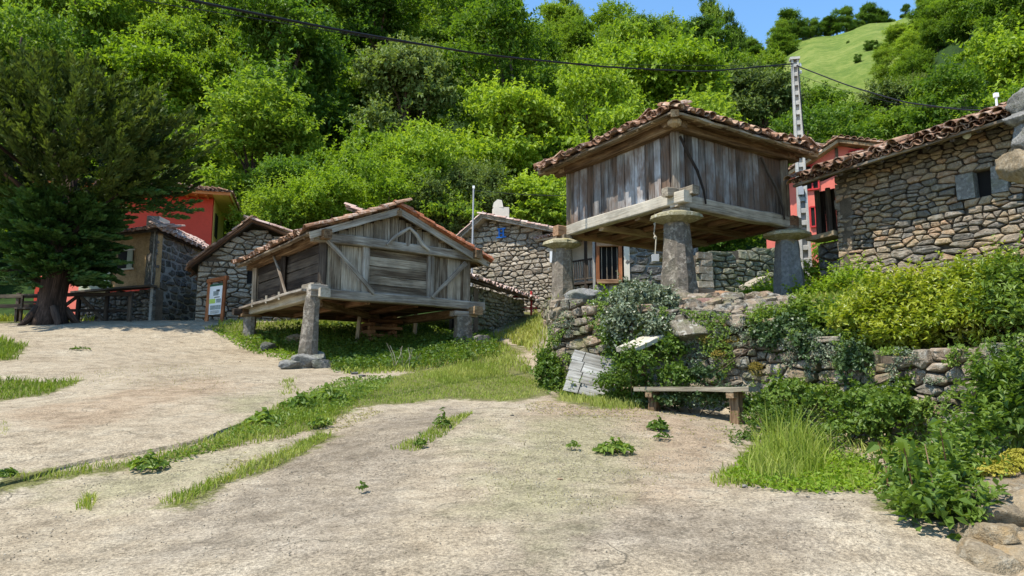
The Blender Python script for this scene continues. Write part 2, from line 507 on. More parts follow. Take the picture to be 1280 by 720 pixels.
M['leaf_ivy'] = m_leaf('ivy_leaves', (.03, .06, .016), (.06, .10, .03), (.13, .17, .07), .18, .45, .4, 1.2)
M['leaf_weed'] = m_leaf('weed_leaves', (.045, .09, .012), (.105, .17, .024), (.20, .27, .05), .33, .5, .3, 1.5)
M['grass'] = m_leaf('grass_blades', (.09, .14, .018), (.19, .25, .03), (.34, .35, .10), .3, .6, .15, 1.0)
M['dry_grass'] = m_leaf('dry_grass_blades', (.22, .20, .08), (.32, .29, .13), (.45, .40, .22), .25, .7, .1, 1.0)
M['moss_yellow'] = m_leaf('yellow_moss', (.10, .09, .02), (.20, .155, .03), (.30, .23, .06), .05, .9, .05, 6)
M['stonecrop'] = m_leaf('yellow_stonecrop', (.16, .17, .02), (.30, .27, .04), (.42, .36, .08), .2, .8, .1, 6)
M['bark'] = m_wood('bark', (.035, .025, .02), (.09, .06, .045), (.17, .12, .09))
M['bark_red'] = m_wood('reddish_bark', (.018, .012, .009), (.05, .032, .024), (.11, .072, .052))

def m_ground(name):
    t = NT(name)
    p = t.pos()
    zg = t.attr('zone_grass'); zm = t.attr('zone_moss'); zb = t.attr('zone_brown'); zd = t.attr('zone_grey')
    big = t.noise(p, .55, 5, .6); mid = t.noise(p, 3.5, 6, .7); fine = t.noise(p, 38, 4, .75); vf = t.noise(p, 120, 2, .7)
    tone = t.math('ADD', t.math('MULTIPLY', mid, .55), t.math('MULTIPLY', big, .45))
    base = t.ramp(tone, [(.34, (.245, .192, .128)), (.50, (.35, .288, .202)), (.66, (.41, .352, .26))])
    brown = t.ramp(tone, [(.34, (.215, .152, .097)), (.52, (.335, .25, .165)), (.68, (.39, .312, .225))])
    grey = t.ramp(tone, [(.36, (.17, .137, .098)), (.52, (.26, .216, .16)), (.66, (.355, .302, .23))])
    mossc = t.ramp(t.noise(p, 9, 5, .7), [(.3, (.22, .198, .115)), (.6, (.30, .272, .162)), (.8, (.36, .33, .22))])
    def br(z, lo=.3, hi=.75):
        return t.ramp(t.math('ADD', t.math('MULTIPLY', z, .8), t.math('MULTIPLY', t.math('SUBTRACT', t.noise(p, 1.4, 7, .72), .5), 1.5)), [(lo, 0.0), (hi, 1.0)])
    col = t.mix(base, brown, t.math('MULTIPLY', br(zb), .8))
    col = t.mix(col, grey, t.math('MULTIPLY', br(zd), .85))
    col = t.mix(col, mossc, t.math('MULTIPLY', br(zm), .8))
    col = t.mix(col, t.ramp(t.noise(t.scale(p, (1, 1.3, 1)), 3.2, 8, .8, .4), [(.40, .66), (.5, 1.0), (.62, 1.14)]), .8, 'MULTIPLY')
    soil = t.ramp(mid, [(.3, (.10, .095, .04)), (.6, (.16, .16, .055)), (.8, (.22, .215, .10))])
    col = t.mix(col, soil, t.ramp(t.math('ADD', zg, t.math('MULTIPLY', t.math('SUBTRACT', t.noise(p, 6, 4, .7), .5), 1.6)), [(.40, 0.0), (.7, 1.0)]))
    col = t.mix(col, t.ramp(fine, [(.32, .40), (.46, .88), (.58, 1.05), (.70, 1.45)]), .9, 'MULTIPLY')
    col = t.mix(col, t.ramp(vf, [(.36, .55), (.5, 1.0), (.64, 1.28)]), .7, 'MULTIPLY')
    gv = t.n('ShaderNodeTexVoronoi'); t.put(gv.inputs['Vector'], p); gv.inputs['Scale'].default_value = 55
    grit = t.ramp(gv.outputs['Color'], [(.25, .62), (.55, 1.0), (.9, 1.22)])
    col = t.mix(col, grit, t.ramp(t.noise(p, 1.9, 5, .7), [(.35, .25), (.62, .85)]), 'MULTIPLY')
    blk = t.ramp(t.noise(p, 16, 6, .8), [(.64, 0.0), (.72, .4)])
    col = t.mix(col, (.09, .08, .055), blk)
    vo = t.n('ShaderNodeTexVoronoi', feature='DISTANCE_TO_EDGE')
    wv = t.n('ShaderNodeMixRGB'); wv.inputs[0].default_value = .35
    t.put(wv.inputs[1], p); t.put(wv.inputs[2], t.n('ShaderNodeTexNoise', inp={'Vector': p, 'Scale': 3.5}).outputs[1])
    t.put(vo.inputs['Vector'], wv.outputs[0]); vo.inputs['Scale'].default_value = 1.0
    ck = t.ramp(vo.outputs['Distance'], [(.0, .0), (.010, 1.0)])
    ckm = t.math('MULTIPLY', t.math('SUBTRACT', 1.0, ck), t.ramp(t.noise(p, 1.1, 4, .7), [(.50, 0.0), (.60, .75)]))
    col = t.mix(col, (.08, .07, .05), ckm)
    hgt = t.math('ADD', t.math('MULTIPLY', fine, .7), t.math('ADD', t.math('MULTIPLY', mid, 1.6), t.math('MULTIPLY', vf, .3)))
    hgt = t.math('SUBTRACT', hgt, t.math('MULTIPLY', ckm, .6))
    return t.done(col, .95, t.bump(hgt, .65, .03), .1)
M['ground'] = m_ground('worn_concrete_and_soil')
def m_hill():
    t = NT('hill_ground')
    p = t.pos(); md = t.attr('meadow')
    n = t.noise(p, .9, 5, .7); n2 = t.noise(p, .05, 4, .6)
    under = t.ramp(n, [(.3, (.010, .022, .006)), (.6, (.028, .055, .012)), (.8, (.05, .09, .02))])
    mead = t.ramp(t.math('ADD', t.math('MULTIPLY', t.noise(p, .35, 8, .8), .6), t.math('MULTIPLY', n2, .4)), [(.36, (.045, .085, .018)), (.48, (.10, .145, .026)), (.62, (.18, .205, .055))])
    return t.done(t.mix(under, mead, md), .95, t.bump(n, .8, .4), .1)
M['hill'] = m_hill()
# ------------------------------------------------------------ ground sheet
ZG = {}
ZG['grass'] = [GP(l) for l in [
    [(-60, 632), (0, 602), (60, 592), (180, 574), (260, 551), (300, 532), (369, 500), (415, 486), (487, 471), (581, 449), (640, 441), (695, 436), (690, 492), (640, 503), (565, 499), (456, 509), (434, 518), (409, 537), (331, 545), (280, 562), (180, 584), (60, 604)],
    [(190, 634), (262, 602), (330, 572), (400, 540), (425, 545), (350, 584), (285, 606), (235, 640)],
    [(255, 408), (320, 436), (380, 448), (425, 464), (520, 464), (600, 450), (660, 442), (620, 430), (600, 426), (680, 412), (690, 396), (600, 396), (460, 402), (330, 403), (290, 404)],
    [(-60, 470), (0, 474), (60, 478), (108, 474), (62, 496), (-60, 510)], [(-60, 425), (0, 424), (34, 432), (20, 450), (-60, 455)],
    [(-300, 404), (-300, 399), (70, 402), (70, 404)],
    [(900, 600), (925, 560), (1000, 540), (1080, 570), (1105, 615), (1000, 615)], [(1095, 640), (1110, 590), (1200, 560), (1280, 560), (1290, 650), (1200, 660)],
    [(690, 500), (700, 480), (800, 490), (810, 510), (740, 512)], [(940, 540), (950, 500), (1240, 520), (1240, 565), (1100, 560), (1040, 545)]]]
ZG['moss'] = [GP(l) for l in [[(560, 640), (600, 575), (660, 520), (790, 520), (820, 560), (760, 640), (700, 700)], [(-40, 600), (100, 600), (300, 560), (400, 540), (300, 600), (150, 640)],
                              [(540, 560), (600, 515), (640, 508), (640, 540), (600, 590)], [(260, 500), (360, 480), (360, 500), (300, 530)]]]
ZG['brown'] = [GP(l) for l in [[(650, 500), (700, 492), (800, 508), (900, 530), (930, 560), (900, 600), (780, 590), (700, 560), (650, 520)], [(780, 600), (900, 596), (920, 640), (760, 640)],
                               [(1040, 560), (1110, 555), (1150, 590), (1100, 610)], [(-20, 520), (100, 500), (250, 470), (330, 480), (200, 520), (60, 550)]]]
ZG['grey'] = [GP(l) for l in [[(180, 660), (270, 612), (400, 548), (480, 520), (560, 505), (620, 512), (560, 560), (520, 620), (480, 720), (100, 720)],
                              [(600, 660), (640, 640), (900, 620), (1080, 625), (1080, 720), (600, 720)]]]
def zones(x, y):
    d = {}
    for k, ps in ZG.items():
        v = np.zeros(x.shape)
        for p in ps: v = np.maximum(v, inside_soft(p, x, y, .22 if k == 'grass' else .6))
        if k == 'grass':
            ter = inside_soft(TPOLY, x, y, .2)
            v = np.maximum(v, ter * .8)
            v = np.maximum(v, np.clip((y - 26) / 3, 0, 1))
            v = np.where((x > 3.5) & (y < 12) & (x > 6), 1, v)
        d['zone_' + k] = v
    return d
def grid_mesh(name, X, Y, Z, extra):
    nx, ny = X.shape
    idx = np.arange(nx * ny).reshape(nx, ny)
    F = np.stack([idx[:-1, :-1], idx[1:, :-1], idx[1:, 1:], idx[:-1, 1:]], -1).reshape(-1, 4)
    return np_mesh(name, np.stack([X, Y, Z], -1).reshape(-1, 3), F, smooth=True, extra=extra)
xs = np.concatenate([[-420, -200, -100, -60, -40, -30, -24, -20, -17], np.arange(-15, -9, .5), np.arange(-9, 9, .11), np.arange(9, 15.1, .5), [17, 20, 24, 30, 40, 60, 100, 200, 420]])
ys = np.concatenate([[-300, -100, -50, -25, -12, -6, -2, 0], np.arange(1, 3.5, .3), np.arange(3.5, 22, .11), np.arange(22, 37, .3), [38, 41, 45, 50]])
X, Y = np.meshgrid(xs, ys, indexing='ij')
Z = H(X, Y)
zz = zones(X.ravel(), Y.ravel())
gm = grid_mesh('ground', X, Y, Z, zz)
gm.materials.append(M['ground'])
o = link('ground', gm); o['kind'] = 'structure'

# raised old concrete slab left of the crack, its broken edge runs along the weeds
A = GP([(-150, 668), (-60, 632), (0, 607), (60, 592), (120, 578), (190, 566), (260, 551), (300, 534), (340, 516)])
Bp = GP([(-420, 640), (-420, 590), (-400, 550), (-350, 520), (-260, 500), (-150, 485), (0, 478), (120, 478), (300, 492)])
def resample(p, n):
    d = np.r_[0, np.cumsum(np.hypot(*np.diff(p, axis=0).T))]
    t = np.linspace(0, d[-1], n)
    return np.stack([np.interp(t, d, p[:, 0]), np.interp(t, d, p[:, 1])], -1)
nA = 130
A2 = resample(A, nA); B2 = resample(Bp, nA)
A2 = A2 + (np.stack([vnoise(A2[:, 0], A2[:, 1], .35), vnoise(A2[:, 1], A2[:, 0], .3, 4)], -1) - .5) * .10
tt = np.r_[0, 0.0, np.linspace(0.004, 1, 60) ** 1.3]
SX = A2[:, None, 0] * (1 - tt) + B2[:, None, 0] * tt
SY = A2[:, None, 1] * (1 - tt) + B2[:, None, 1] * tt
rise = .040 * np.clip((1 - tt) / .7, 0, 1) + .004
endf = np.clip(np.minimum(np.arange(nA), nA - 1 - np.arange(nA)) / 12, 0, 1)
SZ = H(SX, SY) + rise[None, :] * (.25 + .75 * endf[:, None])
SZ[:, 0] -= .12
sm = grid_mesh('concrete_slab', SX[::-1], SY[::-1], SZ[::-1], zones(SX[::-1].ravel(), SY[::-1].ravel()))
sm.materials.append(M['ground'])
o = link('concrete_slab', sm); o['kind'] = 'structure'

# ------------------------------------------------------------ hillside
HY = np.array([34, 42, 52, 66, 82, 100, 130, 170, 230, 300, 380, 600], float)
HT = {-1500: [4, 6.5, 12, 24, 38, 54, 80, 110, 150, 190, 230, 300], 520: [4, 6.5, 12, 24, 38, 54, 80, 110, 150, 190, 230, 300],
      650: [4, 6.5, 12, 23, 37, 50, 63, 66, 80, 90, 110, 130], 780: [4, 6.5, 11, 21, 34, 43.5, 47, 50, 66, 100, 150, 170],
      920: [4, 6.5, 11, 21, 33, 42.5, 46, 48, 70, 115, 176, 190], 1050: [4, 6.5, 10, 17, 22, 25, 28, 50, 102, 146, 194, 198],
      1130: [4, 6.5, 10, 18, 25, 29, 33, 56, 108, 154, 202, 206], 1210: [4, 6.5, 12, 22, 34, 46, 60, 84, 122, 164, 211, 214],
      1300: [4, 6.5, 13, 25, 41, 58, 82, 105, 142, 186, 232, 260], 3000: [4, 6.5, 13, 25, 41, 58, 82, 105, 142, 186, 232, 260]}
hk = np.array(sorted(HT)); hv = np.array([HT[k] for k in hk], float)
def hillz(a, y):
    """a: picture column the direction points to; y: distance"""
    a = np.asarray(a, float); y = np.asarray(y, float)
    ai = np.clip(np.searchsorted(hk, a, side='right') - 1, 0, len(hk) - 2)
    fa = np.clip((a - hk[ai]) / (hk[ai + 1] - hk[ai]), 0, 1); fa = fa * fa * (3 - 2 * fa)
    yi = np.clip(np.searchsorted(HY, y, side='right') - 1, 0, len(HY) - 2)
    fy = np.clip((y - HY[yi]) / (HY[yi + 1] - HY[yi]), 0, 1)
    z0 = hv[ai, yi] * (1 - fy) + hv[ai, yi + 1] * fy
    z1 = hv[ai + 1, yi] * (1 - fy) + hv[ai + 1, yi + 1] * fy
    z = z0 * (1 - fa) + z1 * fa
    X = (a - 640) / FOC * y
    return z + (vnoise(X, y, 14) - .5) * y * np.interp(y, [130, 190], [.03, .006]) + (vnoise(X, y, 5, 2) - .5) * 1.2 * np.clip((y - 36) / 10, 0, 1)
hys = np.concatenate([np.arange(34, 60, 1.6), np.arange(60, 140, 3), np.arange(140, 420, 5), [450, 520, 600]])
has = np.concatenate([np.linspace(-1500, -200, 30), np.linspace(-180, 1460, 200), np.linspace(1500, 3000, 30)])
HA, HYY = np.meshgrid(has, hys, indexing='ij')
HZ = hillz(HA, HYY)
HXX = (HA - 640) / FOC * HYY
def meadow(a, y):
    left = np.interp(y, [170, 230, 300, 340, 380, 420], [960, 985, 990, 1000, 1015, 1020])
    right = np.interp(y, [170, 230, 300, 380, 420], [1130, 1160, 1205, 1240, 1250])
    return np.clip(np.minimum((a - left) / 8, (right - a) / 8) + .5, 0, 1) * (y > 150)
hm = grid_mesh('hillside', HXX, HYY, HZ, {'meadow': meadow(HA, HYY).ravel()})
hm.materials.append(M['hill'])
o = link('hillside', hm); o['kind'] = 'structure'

# ------------------------------------------------------------ stones
def unit_stone(k, q=4.5, jit=.09):
    r = np.random.RandomState(100 + k)
    g = np.array([-1, 0, 1.0])
    pts = []; idx = {}
    for x in range(3):
        for y in range(3):
            for z in range(3):
                if 1 in (x, y, z) and (x, y, z) == (1, 1, 1): continue
                idx[(x, y, z)] = len(pts)
                p = np.array([g[x], g[y], g[z]])
                p = p / (np.abs(p) ** q).sum() ** (1 / q)
                pts.append(p + r.uniform(-jit, jit, 3))
    V = np.array(pts) * .5
    F = []
    for ax in range(3):
        for s in (0, 2):
            for i in range(2):
                for j in range(2):
                    c = []
                    for (a, b) in ((i, j), (i + 1, j), (i + 1, j + 1), (i, j + 1)):
                        t = [0, 0, 0]; t[ax] = s; t[(ax + 1) % 3] = a; t[(ax + 2) % 3] = b
                        c.append(idx[tuple(t)])
                    if s == 0: c = c[::-1]
                    F.append(c)
    return V, np.array(F)
STONES = [unit_stone(k) for k in range(10)]
BOULD = [unit_stone(50 + k, 2.8, .10) for k in range(6)]
def rock(k, n=15):
    """denser rounded rock with broken planes"""
    r = np.random.RandomState(900 + k)
    idx = {}; pts = []; F = []
    g = np.linspace(-1, 1, n + 1)
    def vid(x, y, z):
        key = (x, y, z)
        if key not in idx:
            p = np.array([g[x], g[y], g[z]]); idx[key] = len(pts); pts.append(p / (np.abs(p) ** 4.0).sum() ** (1 / 4.0))
        return idx[key]
    for ax in range(3):
        for s in (0, n):
            for i in range(n):
                for j in range(n):
                    c = []
                    for (a, b_) in ((i, j), (i + 1, j), (i + 1, j + 1), (i, j + 1)):
                        t = [0, 0, 0]; t[ax] = s; t[(ax + 1) % 3] = a; t[(ax + 2) % 3] = b_
                        c.append(vid(*t))
                    F.append(c if s else c[::-1])
    V = np.array(pts)
    for s, am in ((.9, .16), (2.2, .09)):
        o = r.rand() * 20
        V = V * (1 + am * (vnoise(V[:, 0] * s + V[:, 2] * .7 * s, V[:, 1] * s + V[:, 2] * .6 * s, 1, o) - .5) * 2)[:, None]
    for _ in range(26):
        nn = r.normal(size=3); nn /= np.linalg.norm(nn); dd = r.uniform(.70, .98)
        ex = np.maximum(V @ nn - dd, 0); V = V - ex[:, None] * nn
    o = r.rand() * 20
    for s, am in ((5, .035), (11, .025)):
        V = V * (1 + am * (vnoise(V[:, 0] * s + V[:, 2] * 2.7 * s, V[:, 1] * s + V[:, 2] * 1.6 * s, 1, o) - .5) * 2)[:, None]
    return V * .5, np.array(F)
ROCKS = [rock(k) for k in range(6)]
_sm = {}
def stone_mesh(k, mat, lib='s'):
    key = (k, mat.name, lib)
    if key not in _sm:
        V, F = (STONES if lib == 's' else ROCKS)[k % 6]
        me = np_mesh('stone', V, F, smooth=(lib != 's')); me.materials.append(mat)
        _sm[key] = me
    return _sm[key]
def pack(W, vb, vt, ch, rg, openings=(), asp=(1.1, 2.6), split=.22):
    out = []
    us = np.linspace(0, W, 12)
    v = min(vb(u) for u in us); top = max(vt(u) for u in us)
    ci = 0
    while v < top:
        hh = ch * rg.uniform(.55, 1.65)
        u = -rg.uniform(0, .5) * hh
        while u < W:
            w = hh * rg.uniform(*asp) * (1.5 if rg.rand() < .12 else 1.0)
            if u + w > W + hh * .3: w = max(W - u + rg.uniform(0, .06), hh * .6)
            uc = u + w / 2
            vo = (float(vnoise(uc, ci * 3.1, .9)) - .5) * ch * .9
            vc = v + hh / 2 + vo
            cells = [(vc, hh)]
            if rg.rand() < split and hh > ch * .9:
                f = rg.uniform(.35, .65)
                cells = [(v + vo + hh * f / 2, hh * f), (v + vo + hh * (1 + f) / 2, hh * (1 - f))]
            for (cv, chh) in cells:
                ucl = min(max(uc, 0), W)
                if cv + chh * .35 > vt(ucl) or cv + chh * .2 < vb(ucl): continue
                if any(a - w * .3 < uc < b + w * .3 and c - chh * .3 < cv < d + chh * .3 for (a, b, c, d) in openings): continue
                out.append((uc, cv, w, chh))
            u += w
        v += hh; ci += 1
    return out
def clip_poly(poly, nx, ny, c):
    """keep the part where nx*x + ny*y <= c"""
    out = []
    m = len(poly)
    for i in range(m):
        p = poly[i]; q = poly[(i + 1) % m]
        dp = nx * p[0] + ny * p[1] - c; dq = nx * q[0] + ny * q[1] - c
        if dp <= 0: out.append(p)
        if (dp < 0) != (dq < 0) and dp != dq:
            t = dp / (dp - dq); out.append((p[0] + (q[0] - p[0]) * t, p[1] + (q[1] - p[1]) * t))
    return out
def poly_area(p):
    return abs(sum(p[i][0] * p[(i + 1) % len(p)][1] - p[(i + 1) % len(p)][0] * p[i][1] for i in range(len(p)))) / 2
def stone_face(root, p0, d, n, W, vb, vt, ch, mat, n_ind=300, depth=.16, core=.35, core_mat=None, openings=(), seed=1, gap=.93, asp=(1.1, 2.6), core_obj=True, rot=.05, proud=.03, split=.22, flat=2.1):
    """rubble wall face of close-fitting irregular stones: p0 foot corner, d along, n outward"""
    rg = np.random.RandomState(seed)
    p0 = np.array(p0, float); d = np.array([d[0], d[1], 0.0]); d /= np.linalg.norm(d)
    n = np.array([n[0], n[1], 0.0]); n /= np.linalg.norm(n); z = np.array([0, 0, 1.0])
    cells = pack(W, vb, vt, ch, rg, openings, asp, split)
    K = flat
    S = np.array([(u + rg.uniform(-.26, .26) * w, (v + rg.uniform(-.24, .24) * hh) * K) for (u, v, w, hh) in cells])
    org = np.array(root_of(root).location)
    mort = (1 - gap) * .22
    polys = []
    for i, (u, v, w, hh) in enumerate(cells):
        cx, cy = S[i]
        lx, ly = w * .85, hh * K * .95
        ucl = min(max(u, 0), W)
        top = (vt(ucl) + rg.uniform(-.02, .03)) * K
        poly = [(cx - lx, cy - ly), (cx + lx, cy - ly), (cx + lx, cy + ly), (cx - lx, cy + ly)]
        d2 = (S[:, 0] - cx) ** 2 + (S[:, 1] - cy) ** 2
        nb = np.argsort(d2)[1:15]
        for k in nb:
            nx, ny = S[k][0] - cx, S[k][1] - cy
            poly = clip_poly(poly, nx, ny, nx * (cx + S[k][0]) / 2 + ny * (cy + S[k][1]) / 2)
            if len(poly) < 3: break
        if len(poly) >= 3: poly = clip_poly(poly, 0, 1, top)
        if len(poly) >= 3: poly = clip_poly(poly, -1, 0, .0)
        if len(poly) >= 3: poly = clip_poly(poly, 1, 0, W)
        for (oa, ob, oc, od) in openings:
            if len(poly) < 3: break
            if cx < oa and oc * K < cy < od * K: poly = clip_poly(poly, 1, 0, oa)
            elif cx > ob and oc * K < cy < od * K: poly = clip_poly(poly, -1, 0, -ob)
            elif oa < cx < ob and cy < oc * K: poly = clip_poly(poly, 0, 1, oc * K)
            elif oa < cx < ob and cy > od * K: poly = clip_poly(poly, 0, -1, -od * K)
        if len(poly) < 3: continue
        poly = [(p[0], p[1] / K) for p in poly]
        # drop slivers of edges
        q = []
        for p in poly:
            if not q or math.hypot(p[0] - q[-1][0], p[1] - q[-1][1]) > .022: q.append(p)
        if len(q) > 3 and math.hypot(q[0][0] - q[-1][0], q[0][1] - q[-1][1]) < .022: q.pop()
        ar = poly_area(q) if len(q) >= 3 else 0
        if len(q) < 3 or ar < ch * ch * .12: continue
        polys.append((ar, q))
    order = sorted(range(len(polys)), key=lambda i: -polys[i][0])
    bigs = set(order[:n_ind])
    JV = []; JF = []; JT = []; off = 0
    for i, (ar, q) in enumerate(polys):
        cu = sum(p[0] for p in q) / len(q); cv = sum(p[1] for p in q) / len(q)
        # insets for the joint, chipped corners
        # soften corners: cut each corner once
        r = []
        m = len(q)
        for k in range(m):
            p = q[k]; pn = q[(k + 1) % m]; pp = q[k - 1]
            f = rg.uniform(.05, .15)
            l1 = math.hypot(p[0] - pp[0], p[1] - pp[1]); l2 = math.hypot(p[0] - pn[0], p[1] - pn[1])
            if min(l1, l2) > .06 and m <= 7:
                r.append((p[0] + (pp[0] - p[0]) * f, p[1] + (pp[1] - p[1]) * f)); r.append((p[0] + (pn[0] - p[0]) * f, p[1] + (pn[1] - p[1]) * f))
            else: r.append(p)
        sz = math.sqrt(ar)
        ins = min(mort + rg.uniform(0, mort), sz * .12)
        def shrink(f, jit=0.0):
            out = []
            for p in r:
                dx, dy = p[0] - cu, p[1] - cv; L_ = math.hypot(dx, dy) + 1e-6
                k_ = max(.3, 1 - f / L_)
                out.append((cu + dx * k_ + rg.uniform(-jit, jit), cv + dy * k_ + rg.uniform(-jit, jit)))
            return out
        pr = rg.uniform(-proud, proud)
        tu, tv = rg.uniform(-.14, .14), rg.uniform(-.22, .14)
        Pf = lambda p, dep: p0 + d * p[0] + z * p[1] + n * (dep + pr + (p[0] - cu) * tu + (p[1] - cv) * tv)
        bev = min(.03, sz * .13)
        r0 = shrink(ins); r1 = shrink(ins, .003); r2 = shrink(ins + bev, .005); r3 = shrink(ins + bev + sz * .18, sz * .03)
        Vv = [Pf(p, -depth) for p in r0] + [Pf(p, -bev * 1.1) for p in r1] + [Pf(p, 0 + rg.uniform(-.006, .006)) for p in r2] + [Pf(p, .006 + rg.uniform(-1, 1) * sz * .05) for p in r3]
        mm = len(r); Fv = []
        for L_ in range(3):
            for k in range(mm):
                a_, b_ = L_ * mm + k, L_ * mm + (k + 1) % mm
                Fv.append([a_, b_, b_ + mm, a_ + mm])
        Fv.append([3 * mm + k for k in range(mm)])
        # orientation: outward
        Vv = np.array(Vv)
        f0 = Vv[Fv[-1]]; nn = np.cross(f0[1] - f0[0], f0[2] - f0[0])
        if nn.dot(n) < 0: Fv = [f[::-1] for f in Fv]
        if i in bigs:
            cc_ = Vv.mean(0)
            me = bpy.data.meshes.new('stone'); me.from_pydata((Vv - cc_).tolist(), [], Fv); me.materials.append(mat)
            o = link('stone', me, root); o.location = Vector(cc_ - org)
        else:
            JV += (Vv - org).tolist(); JF += [[x + off for x in f] for f in Fv]; off += len(Vv); JT += [rg.rand()] * len(Fv)
    if JV:
        me = bpy.data.meshes.new('rubble'); me.from_pydata(JV, [], JF)
        at = me.attributes.new('tint', 'FLOAT', 'FACE'); at.data.foreach_set('value', np.array(JT, np.float32))
        me.materials.append(mat)
        o = link('rubble', me, root); o['kind'] = 'stuff'
    if core_obj:
        br = sorted(set([0, W] + [x for op in openings for x in op[:2]] + list(np.linspace(0, W, 9))))
        mb = MB()
        for a, b in zip(br[:-1], br[1:]):
            if b - a < 1e-4: continue
            lo_a, lo_b, hi_a, hi_b = vb(a) - .25, vb(b) - .25, vt(a) - .02, vt(b) - .02
            mid = (a + b) / 2
            iv = [(0.0, 1.0)]
            segs = [((lo_a, lo_b), (hi_a, hi_b))]
            for (oa, ob, oc, od) in sorted(openings, key=lambda q: q[2]):
                if oa <= mid <= ob:
                    (l, hgh) = segs.pop()
                    if oc > min(l): segs.append((l, (oc, oc)))
                    segs.append(((od, od), hgh))
            for (l, hgh) in segs:
                q = lambda u_, v_: p0 + d * u_ + z * v_ - n * (depth * .55)
                mb.prism([q(a, l[0]), q(b, l[1]), q(b, hgh[1]), q(a, hgh[0])], -n, core)
        mb.build('wall_core', core_mat or M['mortar'], root)
    return cells

# ------------------------------------------------------------ tiles
def tile_shape(r0=.105, r1=.085, L=.46, th=.014, seg=5, flip=False):
    V = []; F = []
    for (y, r) in ((0, r0), (L, r1)):
        for rr in (r, r - th):
            for k in range(seg + 1):
                a = math.pi * k / seg
                V.append((math.cos(a) * rr, y, math.sin(a) * rr * .82 * (-1 if flip else 1)))
    m = seg + 1
    for k in range(seg):
        F.append((k, k + 1, 2 * m + k + 1, 2 * m + k)); F.append((m + k + 1, m + k, 3 * m + k, 3 * m + k + 1))
        F.append((k + 1, k, m + k, m + k + 1)); F.append((2 * m + k, 2 * m + k + 1, 3 * m + k + 1, 3 * m + k))
    F.append((0, m, 3 * m, 2 * m)[::-1]); F.append((seg, m + seg, 3 * m + seg, 2 * m + seg))
    return np.array(V), np.array(F)
TILE = tile_shape(); TILEF = tile_shape(flip=True)
_tm = {}
def tile_mesh(flip, mat):
    key = (flip, mat.name)
    if key not in _tm:
        V, F = TILEF if flip else TILE
        me = np_mesh('tile', V, F, smooth=False); me.materials.append(mat); _tm[key] = me
    return _tm[key]
def tile_roof(roofobj, corners, mat, pitch=.215, rowd=.36, n_ind=150, seed=3, jit=.03, lift=.03, scale=1.0, messy=.0, poly=None):
    """corners: eave left, eave right, ridge right, ridge left (3-D). tiles follow the fall line."""
    rg = np.random.RandomState(seed)
    e0, e1, r1, r0 = [np.array(c, float) for c in corners]
    org = np.array(root_of(roofobj).location)
    ud = e1 - e0; W = np.linalg.norm(ud); ud /= W
    up = (r0 - e0); up -= ud * up.dot(ud)
    if np.linalg.norm(up) < 1e-3:
        up = (r1 - e0); up -= ud * up.dot(ud)
    Lr = np.linalg.norm(up); up /= Lr
    nn = np.cross(ud, up)
    if nn[2] < 0: nn = -nn; 
    # outline in (u,t)
    f = lambda p: ((p - e0).dot(ud), (p - e0).dot(up))
    pl = [f(e0), f(e1), f(r1), f(r0)]
    # left and right limits at height t
    def lim(t):
        k = t / max(Lr, 1e-6)
        return pl[0][0] + (pl[3][0] - pl[0][0]) * k, pl[1][0] + (pl[2][0] - pl[1][0]) * k
    items = []
    t = -.08; row = 0
    while t < Lr - .08:
        a, b = lim(max(t, 0) + .05)
        ncol = int((b - a) / pitch + .5)
        for c in range(ncol + 1):
            u = a + c * (b - a) / max(ncol, 1)
            items.append((row, u, t, False))
            if c < ncol: items.append((row, u + (b - a) / max(ncol, 1) / 2, t - .02, True))
        t += rowd; row += 1
    items.sort(key=lambda i: i[0])
    JV = []; JF = []; JT = []; off = 0
    for j, (row, u, t, flip) in enumerate(items):
        ju, jt_, jz = rg.uniform(-jit, jit), rg.uniform(-jit, jit) * 1.4, rg.uniform(0, jit) * .8
        if messy and rg.rand() < messy: ju *= 3; jt_ *= 3; jz += .03
        c = e0 + ud * (u + ju) + up * (t + jt_) + nn * (lift + jz + (.012 if not flip else .055))
        a = rg.uniform(-1, 1) * jit * 3
        tilt = .035 + rg.uniform(-.02, .03)
        y_ = up * math.cos(a) + ud * math.sin(a); x_ = ud * math.cos(a) - up * math.sin(a)
        y_ = y_ * math.cos(tilt) - nn * math.sin(tilt) * 1.0; z_ = np.cross(x_, y_)
        if z_.dot(nn) < 0: z_ = -z_
        Mx = np.stack([x_, y_, z_], 1) * scale * rg.uniform(.93, 1.06)
        if j < n_ind:
            o = link('tile', tile_mesh(flip, mat), roofobj)
            q = c - org
            o.matrix_basis = Matrix([[*Mx[0], q[0]], [*Mx[1], q[1]], [*Mx[2], q[2]], [0, 0, 0, 1]])
        else:
            V, F = TILEF if flip else TILE
            JV.append(V @ Mx.T + c - org); JF.append(F + off); off += len(V); JT += [rg.rand()] * len(F)
    if JV:
        me = np_mesh('tile_field', np.concatenate(JV), np.concatenate(JF), tint=JT); me.materials.append(mat)
        o = link('tile_field', me, roofobj); o['kind'] = 'stuff'
def slab(mb, corners, t):
    """thin roof deck under the given plane"""
    c = [Vector(x) for x in corners]
    n = (c[1] - c[0]).cross(c[2] - c[0]).normalized()
    if n.z > 0: n = -n
    pts = []
    for q in c:
        if not pts or (q - pts[-1]).length > 1e-3: pts.append(q)
    if (pts[0] - pts[-1]).length < 1e-3: pts.pop()
    mb.prism(pts, n, t)

